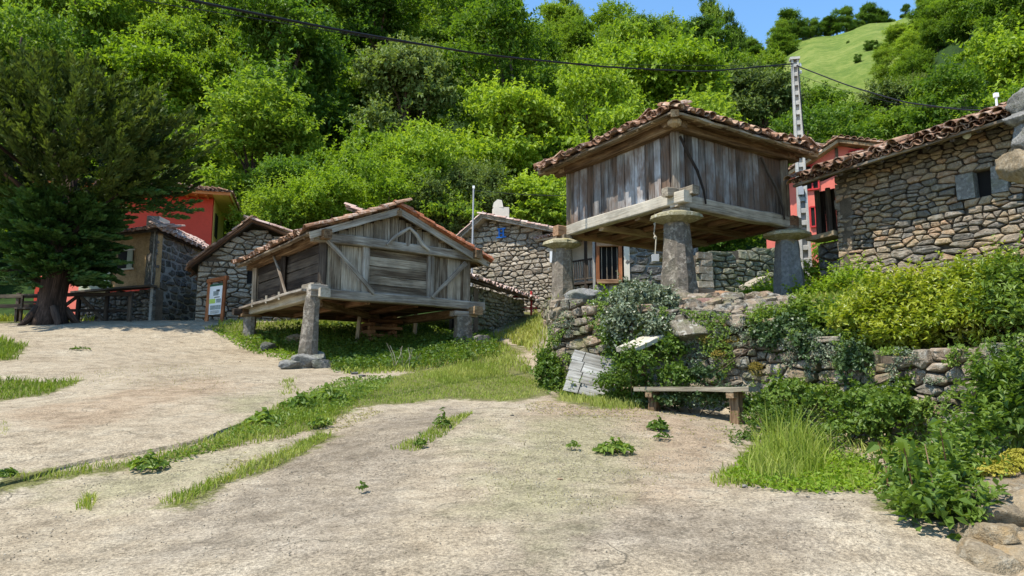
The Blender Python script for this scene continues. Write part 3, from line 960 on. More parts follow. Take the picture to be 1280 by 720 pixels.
# ------------------------------------------------------------ leaves
def leaf_arrays(Cn, N, L, W, rg, droop=.25, fold=.25):
    n = len(Cn)
    N = N / np.linalg.norm(N, axis=1, keepdims=True)
    t = rg.normal(size=(n, 3)); D = t - N * (t * N).sum(1, keepdims=True); D /= np.linalg.norm(D, axis=1, keepdims=True)
    S = np.cross(N, D)
    L = (L * rg.uniform(.7, 1.3, n))[:, None]; Wd = (W * rg.uniform(.7, 1.3, n))[:, None]
    b = Cn - D * L * .5
    tip = Cn + D * L * .5 - N * L * droop
    l = Cn + S * Wd * .5 + N * Wd * fold - D * L * .08
    r = Cn - S * Wd * .5 + N * Wd * fold - D * L * .08
    V = np.stack([b, r, tip, l], 1).reshape(-1, 3)
    i = np.arange(n)[:, None] * 4
    F = np.concatenate([np.concatenate([i, i + 1, i + 2], 1), np.concatenate([i, i + 2, i + 3], 1)], 1).reshape(-1, 3)
    return V, F
def blob_leaves(blobs, n, L, W, rg, up=.5, shell=.55, rand=.6, clump=None, cut=None):
    """blobs: (centre, radii) ellipsoids"""
    vol = np.array([b[1][0] * b[1][1] * b[1][2] for b in blobs]) ** .67
    vol /= vol.sum()
    bi = rg.choice(len(blobs), n, p=vol)
    c = np.array([b[0] for b in blobs], float)[bi]; r = np.array([b[1] for b in blobs], float)[bi]
    d = rg.normal(size=(n, 3)); d /= np.linalg.norm(d, axis=1, keepdims=True)
    low = (d[:, 2] < -.1) & (rg.rand(n) < .6); d[low, 2] *= -1
    rad = shell + (1 - shell) * rg.rand(n) ** .6
    rad = rad * (1 + (rg.rand(n) < .12) * rg.rand(n) * .3) * (1 + .12 * np.sin(d[:, 0] * 7 + bi) * np.sin(d[:, 1] * 6 + bi * 2))
    Cn = c + d * r * rad[:, None]
    N = d / r * r.mean(1, keepdims=True) + np.array([0, 0, up]) + rg.normal(size=(n, 3)) * rand
    tb = rg.rand(len(blobs))[bi] * .5 + rg.rand(n) * .5
    if cut is not None:
        k = cut(Cn); Cn = Cn[k]; N = N[k]; tb = tb[k]
    V, F = leaf_arrays(Cn, N, L, W, rg)
    return V, F, np.repeat(tb, 2)
def spray_leaves(starts, dirs, lens, per, L, W, rg):
    """leafy shoots: leaves set along short twigs"""
    n = len(starts)
    s = np.tile(np.linspace(.1, 1, per), n) + rg.uniform(-.04, .04, n * per)
    st = np.repeat(starts, per, 0); di = np.repeat(dirs, per, 0); ln = np.repeat(lens, per)[:, None]
    side = rg.normal(size=(n * per, 3)); side -= di * (side * di).sum(1, keepdims=True); side /= np.linalg.norm(side, axis=1, keepdims=True)
    D = side * .8 + di * .6; D /= np.linalg.norm(D, axis=1, keepdims=True)
    C_ = st + di * ln * s[:, None] + np.array([0, 0, -1.0]) * ln * (s[:, None] ** 2) * .12
    N = di * .5 + np.array([0, 0, .8]) - D * .3 + rg.normal(size=D.shape) * .25
    N -= D * (N * D).sum(1, keepdims=True); N /= np.linalg.norm(N, axis=1, keepdims=True)
    S = np.cross(N, D)
    l_ = (L * rg.uniform(.7, 1.25, n * per) * (1.1 - .5 * s))[:, None]; w_ = l_ * (W / L)
    V = np.stack([C_, C_ + D * l_ * .5 - S * w_ * .5 + N * w_ * .2, C_ + D * l_ - N * l_ * .2, C_ + D * l_ * .5 + S * w_ * .5 + N * w_ * .2], 1).reshape(-1, 3)
    i = np.arange(n * per)[:, None] * 4
    F = np.concatenate([i, i + 1, i + 2, i, i + 2, i + 3], 1).reshape(-1, 3)
    return V, F, np.repeat(np.clip(np.repeat(rg.rand(n), per) * .5 + s * .45, 0, 1), 2)
def blob_surface(blobs, n, rg, upb=.3):
    vol = np.array([b[1][0] * b[1][1] + b[1][0] * b[1][2] for b in blobs]); vol /= vol.sum()
    bi = rg.choice(len(blobs), n, p=vol)
    c = np.array([b[0] for b in blobs], float)[bi]; r = np.array([b[1] for b in blobs], float)[bi]
    d = rg.normal(size=(n, 3)); d[:, 2] = np.abs(d[:, 2]) * 1.2 - .3; d /= np.linalg.norm(d, axis=1, keepdims=True)
    return c + d * r * .8, d
def merge(parts):
    Vs, Fs, Ts = [], [], []; off = 0
    for V, F, T in parts: Vs.append(V); Fs.append(F + off); Ts.append(T); off += len(V)
    return np.concatenate(Vs), np.concatenate(Fs), np.concatenate(Ts)
def stems(mb, foot, tips, r0, rg, n=5):
    for t in tips:
        p = [np.array(foot), (np.array(foot) * .5 + np.array(t) * .5) + np.r_[rg.uniform(-.05, .05, 2), .0], np.array(t)]
        mb.tube(p, [r0, r0 * .7, r0 * .35], n)
def shrub(name, label, cat, foot, blobs, n, L, W, mat, seed, stem_r=.012, group=None, up=.5, shell=.45, rand=.6, stem_mat=None, nst=7, cut=None, shoots=0, sh_len=.35, sh_up=.9, per=12):
    rg = np.random.RandomState(seed)
    foot = Vector(foot)
    t = thing(name, label, cat, foot, group)
    V, F, T = blob_leaves(blobs, n, L, W, rg, up, shell, rand, cut=cut)
    if shoots:
        ps, ds = blob_surface(blobs, shoots, rg)
        dv = ds * .6 + np.array([0, 0, sh_up]) + rg.normal(size=ds.shape) * .3; dv /= np.linalg.norm(dv, axis=1, keepdims=True)
        V, F, T = merge([(V, F, T), spray_leaves(ps, dv, rg.uniform(.5, 1.3, shoots) * sh_len, per, L, W, rg)])
    me = np_mesh('foliage', V - np.array(foot), F, tint=T); me.materials.append(mat)
    o = link('foliage', me, t); o['kind'] = 'stuff'
    mb = MB()
    for k in range(nst):
        b = blobs[rg.randint(len(blobs))]
        tip = np.array(b[0]) + rg.normal(size=3) * np.array(b[1]) * .3
        f = np.array(foot) + np.r_[(tip[:2] - np.array(foot)[:2]) * .15, -.05]
        mb.tube([f, (f + tip) / 2 + np.r_[rg.uniform(-.04, .04, 2), .03], tip], [stem_r, stem_r * .8, stem_r * .4], 5)
    mb.build('stem', stem_mat or M['bark'], t)
    return t

# broadleaf tree meshes for the wooded slope (made once, copied)
def tree_meshes(k, R0, Ht, nl, leaf_mat, n=11000, lsz=.30, low=.12):
    rg = np.random.RandomState(400 + k)
    blobs = []
    cz = Ht * .53
    for i in range(nl):
        th = rg.uniform(0, 2 * math.pi); zf = rg.uniform(-1, 1)
        rr = math.sqrt(max(0.03, 1 - abs(zf) ** 2.4)) * rg.uniform(.35, 1.0)
        s = rg.uniform(.22, .38) * R0
        blobs.append(((math.cos(th) * rr * R0 * .78, math.sin(th) * rr * R0 * .78, cz + zf * Ht * .42), (s * rg.uniform(.9, 1.4), s * rg.uniform(.9, 1.4), s * rg.uniform(.55, .8))))
    sub = []
    for (c, r) in blobs:
        for j in range(7):
            d = rg.normal(size=3); d[2] = abs(d[2]) * .8 - .1; d /= np.linalg.norm(d)
            sub.append((np.array(c) + d * np.array(r) * rg.uniform(.85, 1.15), np.array(r) * np.array([1.3, 1.3, .8]) * rg.uniform(.18, .42)))
    V1, F1, T1 = blob_leaves(blobs, int(n * .33), lsz, lsz * .6, rg, .5, .35, 1.1)
    V2, F2, T2 = blob_leaves(sub, int(n * .33), lsz * .9, lsz * .55, rg, .6, .2, 1.0)
    ns = int(n * .34 / 12)
    ps, ds = blob_surface(blobs, ns, rg)
    dv = ds * .8 + np.array([0, 0, .35]) + rg.normal(size=ds.shape) * .35; dv /= np.linalg.norm(dv, axis=1, keepdims=True)
    V3_, F3_, T3_ = spray_leaves(ps, dv, rg.uniform(.7, 1.6, ns), 12, lsz * 1.25, lsz * .7, rg)
    V, F, T = merge([(V1, F1, T1), (V2, F2, T2), (V3_, F3_, T3_)])
    me = np_mesh('crown', V, F, tint=T); me.materials.append(leaf_mat)
    mb = MB()
    ts = [np.array([0, 0, -1.5]), np.array([rg.uniform(-.2, .2), rg.uniform(-.2, .2), Ht * .3]), np.array([rg.uniform(-.4, .4), rg.uniform(-.4, .4), Ht * .62]), np.array([rg.uniform(-.5, .5), rg.uniform(-.5, .5), Ht * .88])]
    mb.tube(ts, [.26, .2, .13, .05], 7)
    for i in range(10):
        b = blobs[rg.randint(len(blobs))]
        s = ts[1] * .5 + ts[2] * .5 * rg.uniform(.6, 1.2)
        mb.tube([s, (s + np.array(b[0])) / 2 + np.array([0, 0, .3]), np.array(b[0])], [.09, .06, .025], 5)
    tm = bpy.data.meshes.new('trunk'); tm.from_pydata(mb.V, [], mb.F); tm.materials.append(M['bark'])
    return me, tm
def put_tree(name, label, meshes, loc, sc, rz, group, mat_swap=None):
    t = thing(name, label, 'tree', loc, group)
    t.scale = sc; t.rotation_euler = (0, 0, rz)
    link('crown', meshes[0], t)
    link('trunk', meshes[1], t)
    return t

# ------------------------------------------------------------ grass
def blades(pts, hgt, wid, rg, lean=.5, name='grass', mat=None, obj='grass', zoff=-.01, label=None):
    n = len(pts)
    z = H(pts[:, 0], pts[:, 1]) + zoff
    b = np.stack([pts[:, 0], pts[:, 1], z], 1)
    th = rg.uniform(0, 2 * math.pi, n)
    s = np.stack([np.cos(th), np.sin(th), np.zeros(n)], 1)
    hh = (hgt * rg.uniform(.5, 1.4, n) if np.isscalar(hgt) else hgt * rg.uniform(.6, 1.3, n))[:, None]
    w = (wid * rg.uniform(.7, 1.4, n))[:, None]
    ph = rg.uniform(0, 2 * math.pi, n)
    ln = np.stack([np.cos(ph), np.sin(ph), np.zeros(n)], 1) * hh * (rg.rand(n)[:, None] * lean)
    m = b + ln * .35 + np.array([0, 0, 1]) * hh * .55
    tip = b + ln * 1.0 + np.array([0, 0, 1]) * hh * .92
    V = np.stack([b - s * w, b + s * w, m + s * w * .8, m - s * w * .8, tip], 1).reshape(-1, 3)
    i = np.arange(n)[:, None] * 5
    F = np.concatenate([i, i + 1, i + 2, i, i + 2, i + 3, i + 3, i + 2, i + 4], 1).reshape(-1, 3)
    T = np.repeat(np.clip(rg.rand(n) * .6 + vnoise(pts[:, 0], pts[:, 1], .5) * .5, 0, 1), 3)
    return V, F, T
def scatter(poly, dens, rg, thr=0.0, ns=.35, edge=.25):
    lo = poly.min(0) - edge; hi = poly.max(0) + edge
    n = int((hi - lo).prod() * dens)
    p = rg.uniform(lo, hi, (n, 2))
    f = inside_soft(poly, p[:, 0], p[:, 1], edge)
    q = vnoise(p[:, 0], p[:, 1], ns) * .6 + vnoise(p[:, 0], p[:, 1], ns * .3, 5) * .4
    return p[(f * 1.1 - (1 - f) * .2 > (q * .6 + thr)) & (rg.rand(n) < .25 + f * .75)]
V3 = Vector
def horiz(v): v = Vector((v[0], v[1], 0)); return v.normalized()
UP = V3((0, 0, 1))
def planks(parent, name, p0, d, n, W, zb, zt, wid, mat, th=.035, rg=None, gap=.008, ztf=None):
    """upright boards side by side; ztf(u) gives a sloping top"""
    u = 0
    while u < W - .02:
        w = min(wid * rnd.uniform(.72, 1.35), W - u)
        if W - u - w < wid * .35: w = W - u
        c = Vector(p0) + d * (u + w / 2) + n * rnd.uniform(-.006, .014)
        z1 = ztf(u + w / 2) if ztf else zt
        a = Vector((c.x, c.y, zb - rnd.uniform(0, .03))); b = Vector((c.x, c.y, z1)) + d * rnd.uniform(-.006, .006)
        mb = MB().beam(a, b, w - gap * rnd.uniform(.4, 2.2), th, up=n, seg=4, jit=.003, ch=.12)
        mb.build(name, mat, parent)
        u += w

# ============================================================ RAISED GRANARY ON THE TERRACE
def build_granary():
    Y0 = 15.5
    near = P(846, 258, Y0); zb = near.z; zt = P(846, 163, Y0).z
    u = V3((-.545, .838, 0)).normalized(); v = V3((.838, .545, 0)).normalized()
    N0 = V3((near.x, near.y, 0))
    mid = V3((near.x, near.y, (zb + zt) / 2))
    L = along(mid, u, 709); Rr = along(mid, v, 984)
    nu = -v; nv = -u                         # outward normals: left face (-v), right face (-u)
    gz = h(near.x, near.y)
    t = thing('raised_granary', 'grey plank granary with tiled hip roof on tall stone pillars above the terrace wall', 'granary', (N0 + u * L / 2 + v * Rr / 2 + UP * 3.4))
    bh = .27
    # bottom beams, crossing at the corners with ends that stick out
    W_ = M['silver_wood']
    c00 = N0; c10 = N0 + u * L; c01 = N0 + v * Rr; c11 = c10 + v * Rr
    beam('floor_beam', M['pale_wood'], t, c00 - u * .34 + UP * (zb + bh / 2 + .02), c10 + u * .35 + UP * (zb + bh / 2), .24, bh, seg=8, jit=.012, bow=.02)
    beam('floor_beam', M['grey_wood'], t, c00 - v * .10 + UP * (zb + bh / 2 - .015), c01 + v * .35 + UP * (zb + bh / 2 - .02), .24, bh + .02, seg=8, jit=.012, bow=-.01)
    beam('floor_beam', M['red_wood'], t, c01 - u * .2 + UP * (zb + bh / 2), c11 + u * .3 + UP * (zb + bh / 2), .24, bh, seg=6, jit=.012)
    beam('floor_beam', M['red_wood'], t, c10 - v * .40 + UP * (zb + bh / 2 - .02), c11 + v * .3 + UP * (zb + bh / 2 - .02), .24, bh, seg=6, jit=.012)
    # block ends at the near corner
    beam('beam_end', M['pale_wood'], t, c00 + v * -.30 + u * .06 + UP * (zb + .30), c00 + v * .16 + u * .06 + UP * (zb + .31), .2, .2, seg=2, jit=.01)
    beam('beam_end', M['pale_wood'], t, c00 - u * .42 + v * .16 + UP * (zb + .30), c00 + u * .1 + v * .16 + UP * (zb + .31), .22, .2, seg=2, jit=.01)
    # joists and floor boards seen from below
    for k in range(1, 8):
        a = c00 + v * (Rr * k / 8); dz = rnd.uniform(-.02, .02)
        beam('joist', M['red_wood'] if k % 2 else M['brown_wood'], t, a + u * .05 + UP * (zb + .12 + dz), a + u * (L - .05) + v * rnd.uniform(-.05, .05) + UP * (zb + .12 + dz), rnd.uniform(.09, .16), .13, seg=5, jit=.01)
    for k in range(2):
        a = c00 + u * (L * (k + 1) / 3)
        beam('cross_beam', M['brown_wood'], t, a + v * .05 + UP * (zb + .02), a + v * (Rr - .05) + UP * (zb + .02), .17, .15, seg=5, jit=.012)
    k = 0.0
    while k < L - .05:
        w = rnd.uniform(.2, .34); w = min(w, L - k)
        beam('floor_board', M['brown_wood'] if rnd.random() < .5 else M['red_wood'], t, c00 + u * (k + w / 2) + UP * (zb + .22), c01 + u * (k + w / 2) + UP * (zb + .22), w - .015, .04, seg=3, jit=.004)
        k += w
    # wall boards
    zp = zb + bh
    ins = .05
    planks(t, 'wall_board', c00 - nu * ins, u, nu, L, zp - .06, zt, .27, M['plank_wood'], gap=.014)
    planks(t, 'wall_board', c00 - nv * ins, v, nv, Rr, zp - .06, zt, .25, M['plank_wood'], gap=.014)
    planks(t, 'wall_board', c01 - v * ins, u, v, L, zp - .06, zt, .45, M['grey_wood'])
    planks(t, 'wall_board', c10 - u * ins, v, u, Rr, zp - .06, zt, .45, M['grey_wood'])
    beam('corner_post', M['silver_wood'], t, c00 + u * .05 + v * .05 + UP * zp, c00 + u * .05 + v * .05 + UP * zt, .17, .17, up=(1, 0, 0), seg=4, jit=.004)
    beam('corner_post', M['grey_wood'], t, c01 + u * .05 - v * .05 + UP * (zp - .2), c01 + u * .05 - v * .05 + UP * zt, .2, .2, up=(1, 0, 0), seg=4, jit=.004)
    beam('corner_post', M['grey_wood'], t, c10 - u * .05 + v * .05 + UP * zp, c10 - u * .05 + v * .05 + UP * zt, .18, .18, up=(1, 0, 0), seg=4, jit=.004)
    # thin curved sticks across the right face
    for (a0, b0) in ((.03, .19), (.74, .90)):
        pa = c00 + v * (Rr * a0) + nv * .05 + UP * (zt - .12); pb = c00 + v * (Rr * b0) + nv * .17 + UP * (zb + .12)
        pm = pa.lerp(pb, .5) + v * .10 + nv * .03; pq = pa.lerp(pb, .8) + v * .05 + nv * .04
        MB().tube([pa, pa.lerp(pb, .25) + v * .05, pm, pq, pb], [.03, .034, .034, .03, .02], 7, .1).build('brace', M['dark_wood'], t)
    # top plates
    E = .12
    z2 = zt + .10
    beam('wall_plate', M['brown_wood'], t, c00 - u * .30 + nu * .03 + UP * z2, c10 + u * .35 + nu * .03 + UP * z2, .26, .25, seg=8, jit=.012, bow=-.03)
    beam('wall_plate', M['brown_wood'], t, c00 - v * .30 + nv * .03 + UP * (z2 + .03), c01 + v * .35 + nv * .03 + UP * z2, .26, .25, seg=8, jit=.012, bow=-.03)
    beam('wall_plate', M['brown_wood'], t, c01 - u * .2 + UP * z2, c11 + u * .3 + UP * z2, .25, .24, seg=4, jit=.01)
    beam('wall_plate', M['brown_wood'], t, c10 - v * .2 + UP * z2, c11 + v * .3 + UP * z2, .25, .24, seg=4, jit=.01)
    # hipped roof
    O = .52
    pitch = math.tan(R(25))
    zr0 = z2 + .13
    eave = zr0 - O * pitch * .25
    e = [c00 - u * O - v * O, c01 - u * O + v * O, c11 + u * O + v * O, c10 + u * O - v * O]
    sag = [.02, -.03, 0, -.06]
    e = [q + UP * (eave + s) for q, s in zip(e, sag)]
    cen = (c00 + c11) / 2
    half = (min(L, Rr) / 2 + O)
    apex = cen + UP * (eave + half * pitch)
    roof = MB()
    slab_faces = [(e[3], e[0]), (e[0], e[1]), (e[1], e[2]), (e[2], e[3])]
    for a, b in slab_faces:
        n = (b - a).cross(apex - a); n.normalize()
        if n.z > 0: n = -n
        roof.prism([a, b, apex], n, .035)
    ro = roof.build('roof', M['brown_wood'], t)
    for i, (a, b) in enumerate(slab_faces):
        tile_roof(ro, [a, b, apex, apex], M['tile'], n_ind=(130, 130, 10, 10)[i], seed=10 + i, jit=.05, messy=.4, lift=.045, scale=1.12, pitch=.235)
    # eave boards (rough, weathered) under the tile edge
    for i, (a, b) in enumerate(slab_faces[:2]):
        nrm = (nu, nv)[i]
        dd = (b - a).normalized()
        for k, (off, dz, w, hh, mt) in enumerate([(.02, -.05, .12, .045, 'grey_wood'), (.14, -.075, .13, .04, 'brown_wood'), (.28, -.05, .14, .04, 'red_wood'), (.40, -.03, .12, .04, 'brown_wood')]):
            beam('eave_board', M[mt], ro, a - nrm * off + UP * (dz + off * .2) + dd * (.05 + off), b - nrm * off + UP * (dz + off * .2) - dd * (.05 + off), w, hh, seg=8, jit=.014)
        q_ = .1
        dl_ = (b - a).length
        while q_ < dl_ - .2:
            w_ = rnd.uniform(.16, .34); pr_ = rnd.uniform(-.02, .10)
            c_ = a + dd * (q_ + w_ / 2) + UP * rnd.uniform(-.015, .02)
            MB().beam(c_ + nrm * pr_ - UP * .015, c_ - nrm * .5 + UP * (.20 + rnd.uniform(-.02, .02)), w_ * .95, rnd.uniform(.02, .04), seg=2, jit=.008).build('underlay_board', M['dark_wood' if rnd.random() < .45 else 'grey_wood'], ro)
            q_ += w_
        nR = 11
        for k in range(nR):
            f = (k + .5) / nR
            q = a.lerp(b, f)
            beam('rafter', M['brown_wood'], ro, q - nrm * -.02 + UP * -.05 + dd * rnd.uniform(-.05, .05), q - nrm * .75 + UP * (.10), .09, .08, seg=2, jit=.01)
    # corner timbers
    for q, dq in ((e[0], (c00 - cen)), (e[1], (c01 - cen)), (e[3], (c10 - cen))):
        dq = Vector(dq).normalized()
        beam('hip_rafter', M['brown_wood'], ro, q + dq * .04 - UP * .07, q - dq * 1.0 + UP * .16, .17, .15, seg=4, jit=.015)
    for q in (e[0], e[1], e[2], e[3]):                      # ridge tiles down the hips
        nn_ = 9
        dv = (apex - q); dl = dv.length; dv.normalize()
        sd_ = dv.cross(UP).normalized(); up_ = sd_.cross(dv)
        k = -.1
        while k < dl - .2:
            mz = np.stack([np.array(sd_), np.array(dv), np.array(up_)], 1) * 1.35
            c = q + dv * k + up_ * (.10 + rnd.uniform(0, .03)) + sd_ * rnd.uniform(-.03, .03) - Vector(t.location)
            o = link('ridge_tile', tile_mesh(False, M['tile']), ro)
            o.matrix_basis = Matrix([[*mz[0], c[0]], [*mz[1], c[1]], [*mz[2], c[2]], [0, 0, 0, 1]])
            k += .42
    # round knob of timber under the near corner
    MB().lathe(e[0] + (cen + UP * e[0].z - e[0]).normalized() * .34 - UP * .16, [(.05, -.09), (.13, -.05), (.15, .03), (.11, .09)], 9, .1).build('corner_boss', M['brown_wood'], ro)
    # stone pillars under mushroom slabs
    def pillar(px, ctr, wb, wt, top_z, foot_z, mat, capr, rz, tone=None, lean=(0, 0)):
        mb = MB(); V = []; F = []; seg = 9; n = 12
        rg = np.random.RandomState(int(px))
        for i in range(seg + 1):
            f = i / seg
            w = (wb + (wt - wb) * f ** .75) / 2
            z = foot_z - .12 + (top_z - foot_z + .12) * f
            for k in range(n):
                a = 2 * math.pi * k / n + rz
                q = np.array([math.cos(2 * math.pi * k / n), math.sin(2 * math.pi * k / n)])
                q = q / (np.abs(q) ** 5).sum() ** (1 / 5)
                q = q * w * (1 + rg.uniform(-.05, .05) * (1.6 - f))
                cr, sr = math.cos(rz), math.sin(rz)
                V.append((ctr.x + q[0] * cr - q[1] * sr + lean[0] * f, ctr.y + q[0] * sr + q[1] * cr + lean[1] * f, z))
        for i in range(seg):
            for k in range(n):
                a = i * n + k; b = i * n + (k + 1) % n
                F.append([a, b, b + n, a + n])
        F.append([seg * n + k for k in range(n)])
        mb.add(V, F).build('pillar', mat, t)
        cc = V3((ctr.x + lean[0], ctr.y + lean[1], top_z))
        MB().lathe(cc, [(wt * .50, -.10), (wt * .56, .0), (wt * .50, .03)], 10, .06).build('pillar_neck', M['stone_tan'], t)
        m = Matrix.Rotation(R(2), 3, 'X') @ Matrix.Rotation(R(rnd.uniform(-3, 3)), 3, 'Y')
        MB().lathe(cc + UP * .03, [(wt * .5, -.01), (capr * .80, .05), (capr, .10), (capr * .97, .17), (capr * .70, .23), (capr * .3, .25)], 18, .07, m).build('cap_stone', M['stone_cap'], t)
        beam('bearing_block', M['grey_wood'], t, cc + u * -.28 + UP * .30, cc + u * .28 + UP * .30, .26, .13, seg=2, jit=.012)
    capz = zb - .36
    pillar(848, V3((near.x, near.y, 0)) + u * .1 + v * .12, .80, .50, capz - .02, gz + .02, M['stone_pillar'], .55, math.atan2(v.y, v.x) + .2, lean=(-.03, 0))
    lp = c10 + u * .06 - v * .14; pillar(703, lp, .56, .46, capz, h(lp.x, lp.y), M['stone_pillar'], .50, .5)
    rp = c01 + u * .05 - v * .05; pillar(985, rp, .82, .48, capz, h(rp.x, rp.y), M['stone_pillar_shade'], .56, .2)
    bp = c11 - u * .05 - v * .05; pillar(840, bp, .6, .46, capz, h(bp.x, bp.y), M['stone_pillar'], .5, .5)
    return dict(root=t, c00=c00, c10=c10, c01=c01, c11=c11, zb=zb, zt=zt, u=u, v=v, eave=eave, gz=gz, near=near)
M['stone_cap'] = m_stone('cap_stone', [(0, (.20, .18, .11)), (.5, (.27, .24, .15)), (1, (.34, .30, .20))], mossf=.5, moss=(.24, .20, .05), lich=(.50, .49, .42), lichf=.5, sc=1.2)
M['stone_pillar_shade'] = m_stone('shaded_pillar_stone', [(0, (.11, .115, .12)), (.5, (.14, .145, .15)), (1, (.18, .18, .18))], mossf=.05, lichf=.15)  # darker copy of the pillar stone, the granary's shadow painted in
GRN = build_granary()

# rope with a small hanging box under the granary
q0 = P(818, 262, 16.3); q1 = P(819, 318, 16.3)
t = thing('hanging_rope', 'knotted pale rope with a small grey box hanging beneath the terrace granary', 'rope', q1)
MB().tube([q0, q0.lerp(q1, .3) + V3((.015, 0, 0)), q0.lerp(q1, .55) - V3((.02, 0, 0)), q0.lerp(q1, .62) + V3((.03, 0, 0)), q1], [.012, .016, .012, .02, .013], 6, .15).build('rope', M['rope'], t)
for f in (.33, .62): MB().lathe(q0.lerp(q1, f), [(.015, -.035), (.032, 0), (.015, .035)], 8, .1).build('knot', M['rope'], t)
mb = MB().box(q1 - UP * .085, (.15, .13, .17), jit=.004); mb.build('box', M['grey_metal'], t)

# ============================================================ GABLED GRANARY ON THE LEFT
def build_gabled():
    near = P(400, 372, 18.0); zb = near.z - .02
    u = V3((-.60, .80, 0)).normalized(); v = V3((.80, .60, 0)).normalized()
    N0 = V3((near.x, near.y, 0)); nu = -v; nv = -u
    zt = P(402, 303, 18.0).z
    mid = V3((near.x, near.y, (zb + zt) / 2))
    L = along(mid, u, 316); W = along(mid, v, 588)
    c00 = N0; c10 = N0 + u * L; c01 = N0 + v * W; c11 = c10 + v * W
    t = thing('gabled_granary', 'weathered gabled plank granary with braced front on short stone posts in the grass', 'granary', N0 + u * L / 2 + v * W / 2 + UP * h((c00.x + c11.x) / 2, (c00.y + c11.y) / 2))
    bh = .24
    G_ = M['grey_wood']
    beam('sill_beam', M['silver_wood'], t, c00 - v * .30 + UP * (zb + .12), c01 + v * .42 + UP * (zb + .10), .30, bh, seg=9, jit=.014, bow=.015)
    beam('sill_beam', M['pale_wood'], t, c00 - u * .34 + UP * (zb + .13), c10 + u * .55 + UP * (zb + .12), .26, bh, seg=7, jit=.012)
    beam('sill_beam', M['brown_wood'], t, c10 - v * .3 + UP * (zb + .10), c11 + v * .3 + UP * (zb + .10), .26, bh, seg=5, jit=.012)
    beam('sill_beam', M['brown_wood'], t, c01 - u * .45 + UP * (zb - .06), c11 + u * .3 + UP * (zb - .04), .28, bh, seg=6, jit=.014)
    beam('beam_end', M['silver_wood'], t, c00 - v * .32 - u * .12 + UP * (zb + .25), c00 + v * .12 - u * .10 + UP * (zb + .26), .18, .14, seg=2, jit=.012)
    beam('beam_end', M['pale_wood'], t, c00 - u * .12 - v * .14 + UP * (zb + .30), c00 + u * .7 - v * .14 + UP * (zb + .31), .18, .16, seg=3, jit=.012)
    beam('beam_end', M['dark_wood'], t, c10 + u * .05 - v * .55 + UP * (zb + .07), c10 + u * .05 + v * .4 + UP * (zb + .07), .2, .2, seg=2, jit=.012)
    # projecting ledge along the left side, with short pegs
    beam('ledge', M['silver_wood'], t, c00 + nu * .24 + u * .2 + UP * (zb + .22), c10 + nu * .20 + u * .15 + UP * (zb + .20), .34, .07, seg=7, jit=.012)
    for f in (.36, .55, .78): beam('peg', M['pale_wood'], t, c00 + nu * .36 + u * (L * f) + UP * (zb + .12), c00 + nu * .36 + u * (L * f) + UP * (zb + .34), .055, .055, up=(1, 0, 0), seg=1, jit=.004)
    # floor from below
    k = 0.0
    while k < L - .05:
        w = min(rnd.uniform(.24, .42), L - k)
        beam('floor_board', M['brown_wood'] if rnd.random() < .6 else M['red_wood'], t, c00 + u * (k + w / 2) + UP * (zb + .13) - v * .1, c01 + u * (k + w / 2) + UP * (zb + .13), w - .015, .05, seg=3, jit=.006); k += w
    beam('cross_beam', M['brown_wood'], t, c00 + u * (L * .1) + v * .2 + UP * (zb - .06), c11 - u * (L * .35) - v * 1.2 + UP * (zb - .03), .2, .17, seg=5, jit=.015)
    for f in (.3, .62): beam('joist', M['red_wood'], t, c00 + v * (W * f) + u * .1 + UP * (zb + .03), c10 + v * (W * f) - u * .1 + UP * (zb + .03), .15, .14, seg=4, jit=.012)
    # posts
    zw = zb + bh
    for q, mt in ((c00, 'dark_wood'), (c01, 'grey_wood'), (c10, 'grey_wood'), (c11, 'grey_wood')):
        iu = .08 if q in (c00, c01) else -.08; iv = .08 if q in (c00, c10) else -.08
        beam('corner_post', M[mt], t, q + u * iu + v * iv + UP * (zw - .02), q + u * iu + v * iv + UP * (zt + .05), .2, .2, up=(1, 0, 0), seg=3, jit=.006)
    def on(pxc): return along(V3((c00.x, c00.y, (zb + zt) / 2)), v, pxc)
    s1 = on(456); s2 = on(537)
    for s_ in (s1, s2): beam('stud', M['silver_wood'], t, c00 + v * s_ + nv * .03 + UP * zw, c00 + v * s_ + nv * .03 + UP * (zt + .02), .19, .10, up=nv, seg=4, jit=.005)
    # front panels
    planks(t, 'wall_board', c00 - nv * .06 + v * .1, v, nv, s1 - .1, zw - .03, zt, .42, G_, gap=.012)
    zz_ = zw - .02
    while zz_ < zt - .04:
        hh = min(rnd.uniform(.19, .27), zt - zz_)
        beam('panel_board', G_, t, c00 + v * s1 - nv * .05 + UP * (zz_ + hh / 2), c00 + v * s2 - nv * .05 + UP * (zz_ + hh / 2 - .01), .045, hh - .012, seg=4, jit=.004); zz_ += hh
    planks(t, 'wall_board', c00 - nv * .06 + v * s2, v, nv, W - s2, zw - .03, zt, .33, G_, gap=.012)
    # tie beam
    beam('tie_beam', M['silver_wood'], t, c00 - v * .28 + nv * .03 + UP * (zt + .12), c01 + v * .25 + nv * .03 + UP * (zt + .08), .24, .25, seg=8, jit=.013, bow=.03)
    # diagonal braces
    beam('brace', M['silver_wood'], t, c00 + v * .06 + nv * .15 + UP * (zt + .05), c00 + v * (on(464)) + nv * .17 + UP * (zw - .03), .05, .105, up=v, seg=5, jit=.008, bow=.03)
    beam('brace', M['silver_wood'], t, c01 - v * .25 + nv * .13 + UP * (zt - .12), c00 + v * (on(536)) + nv * .17 + UP * (zw + .0), .05, .14, up=v, seg=5, jit=.012, w1=.05, h1=.08)
    # left side: dark sideways boards, mid post, curved stick
    zz_ = zw
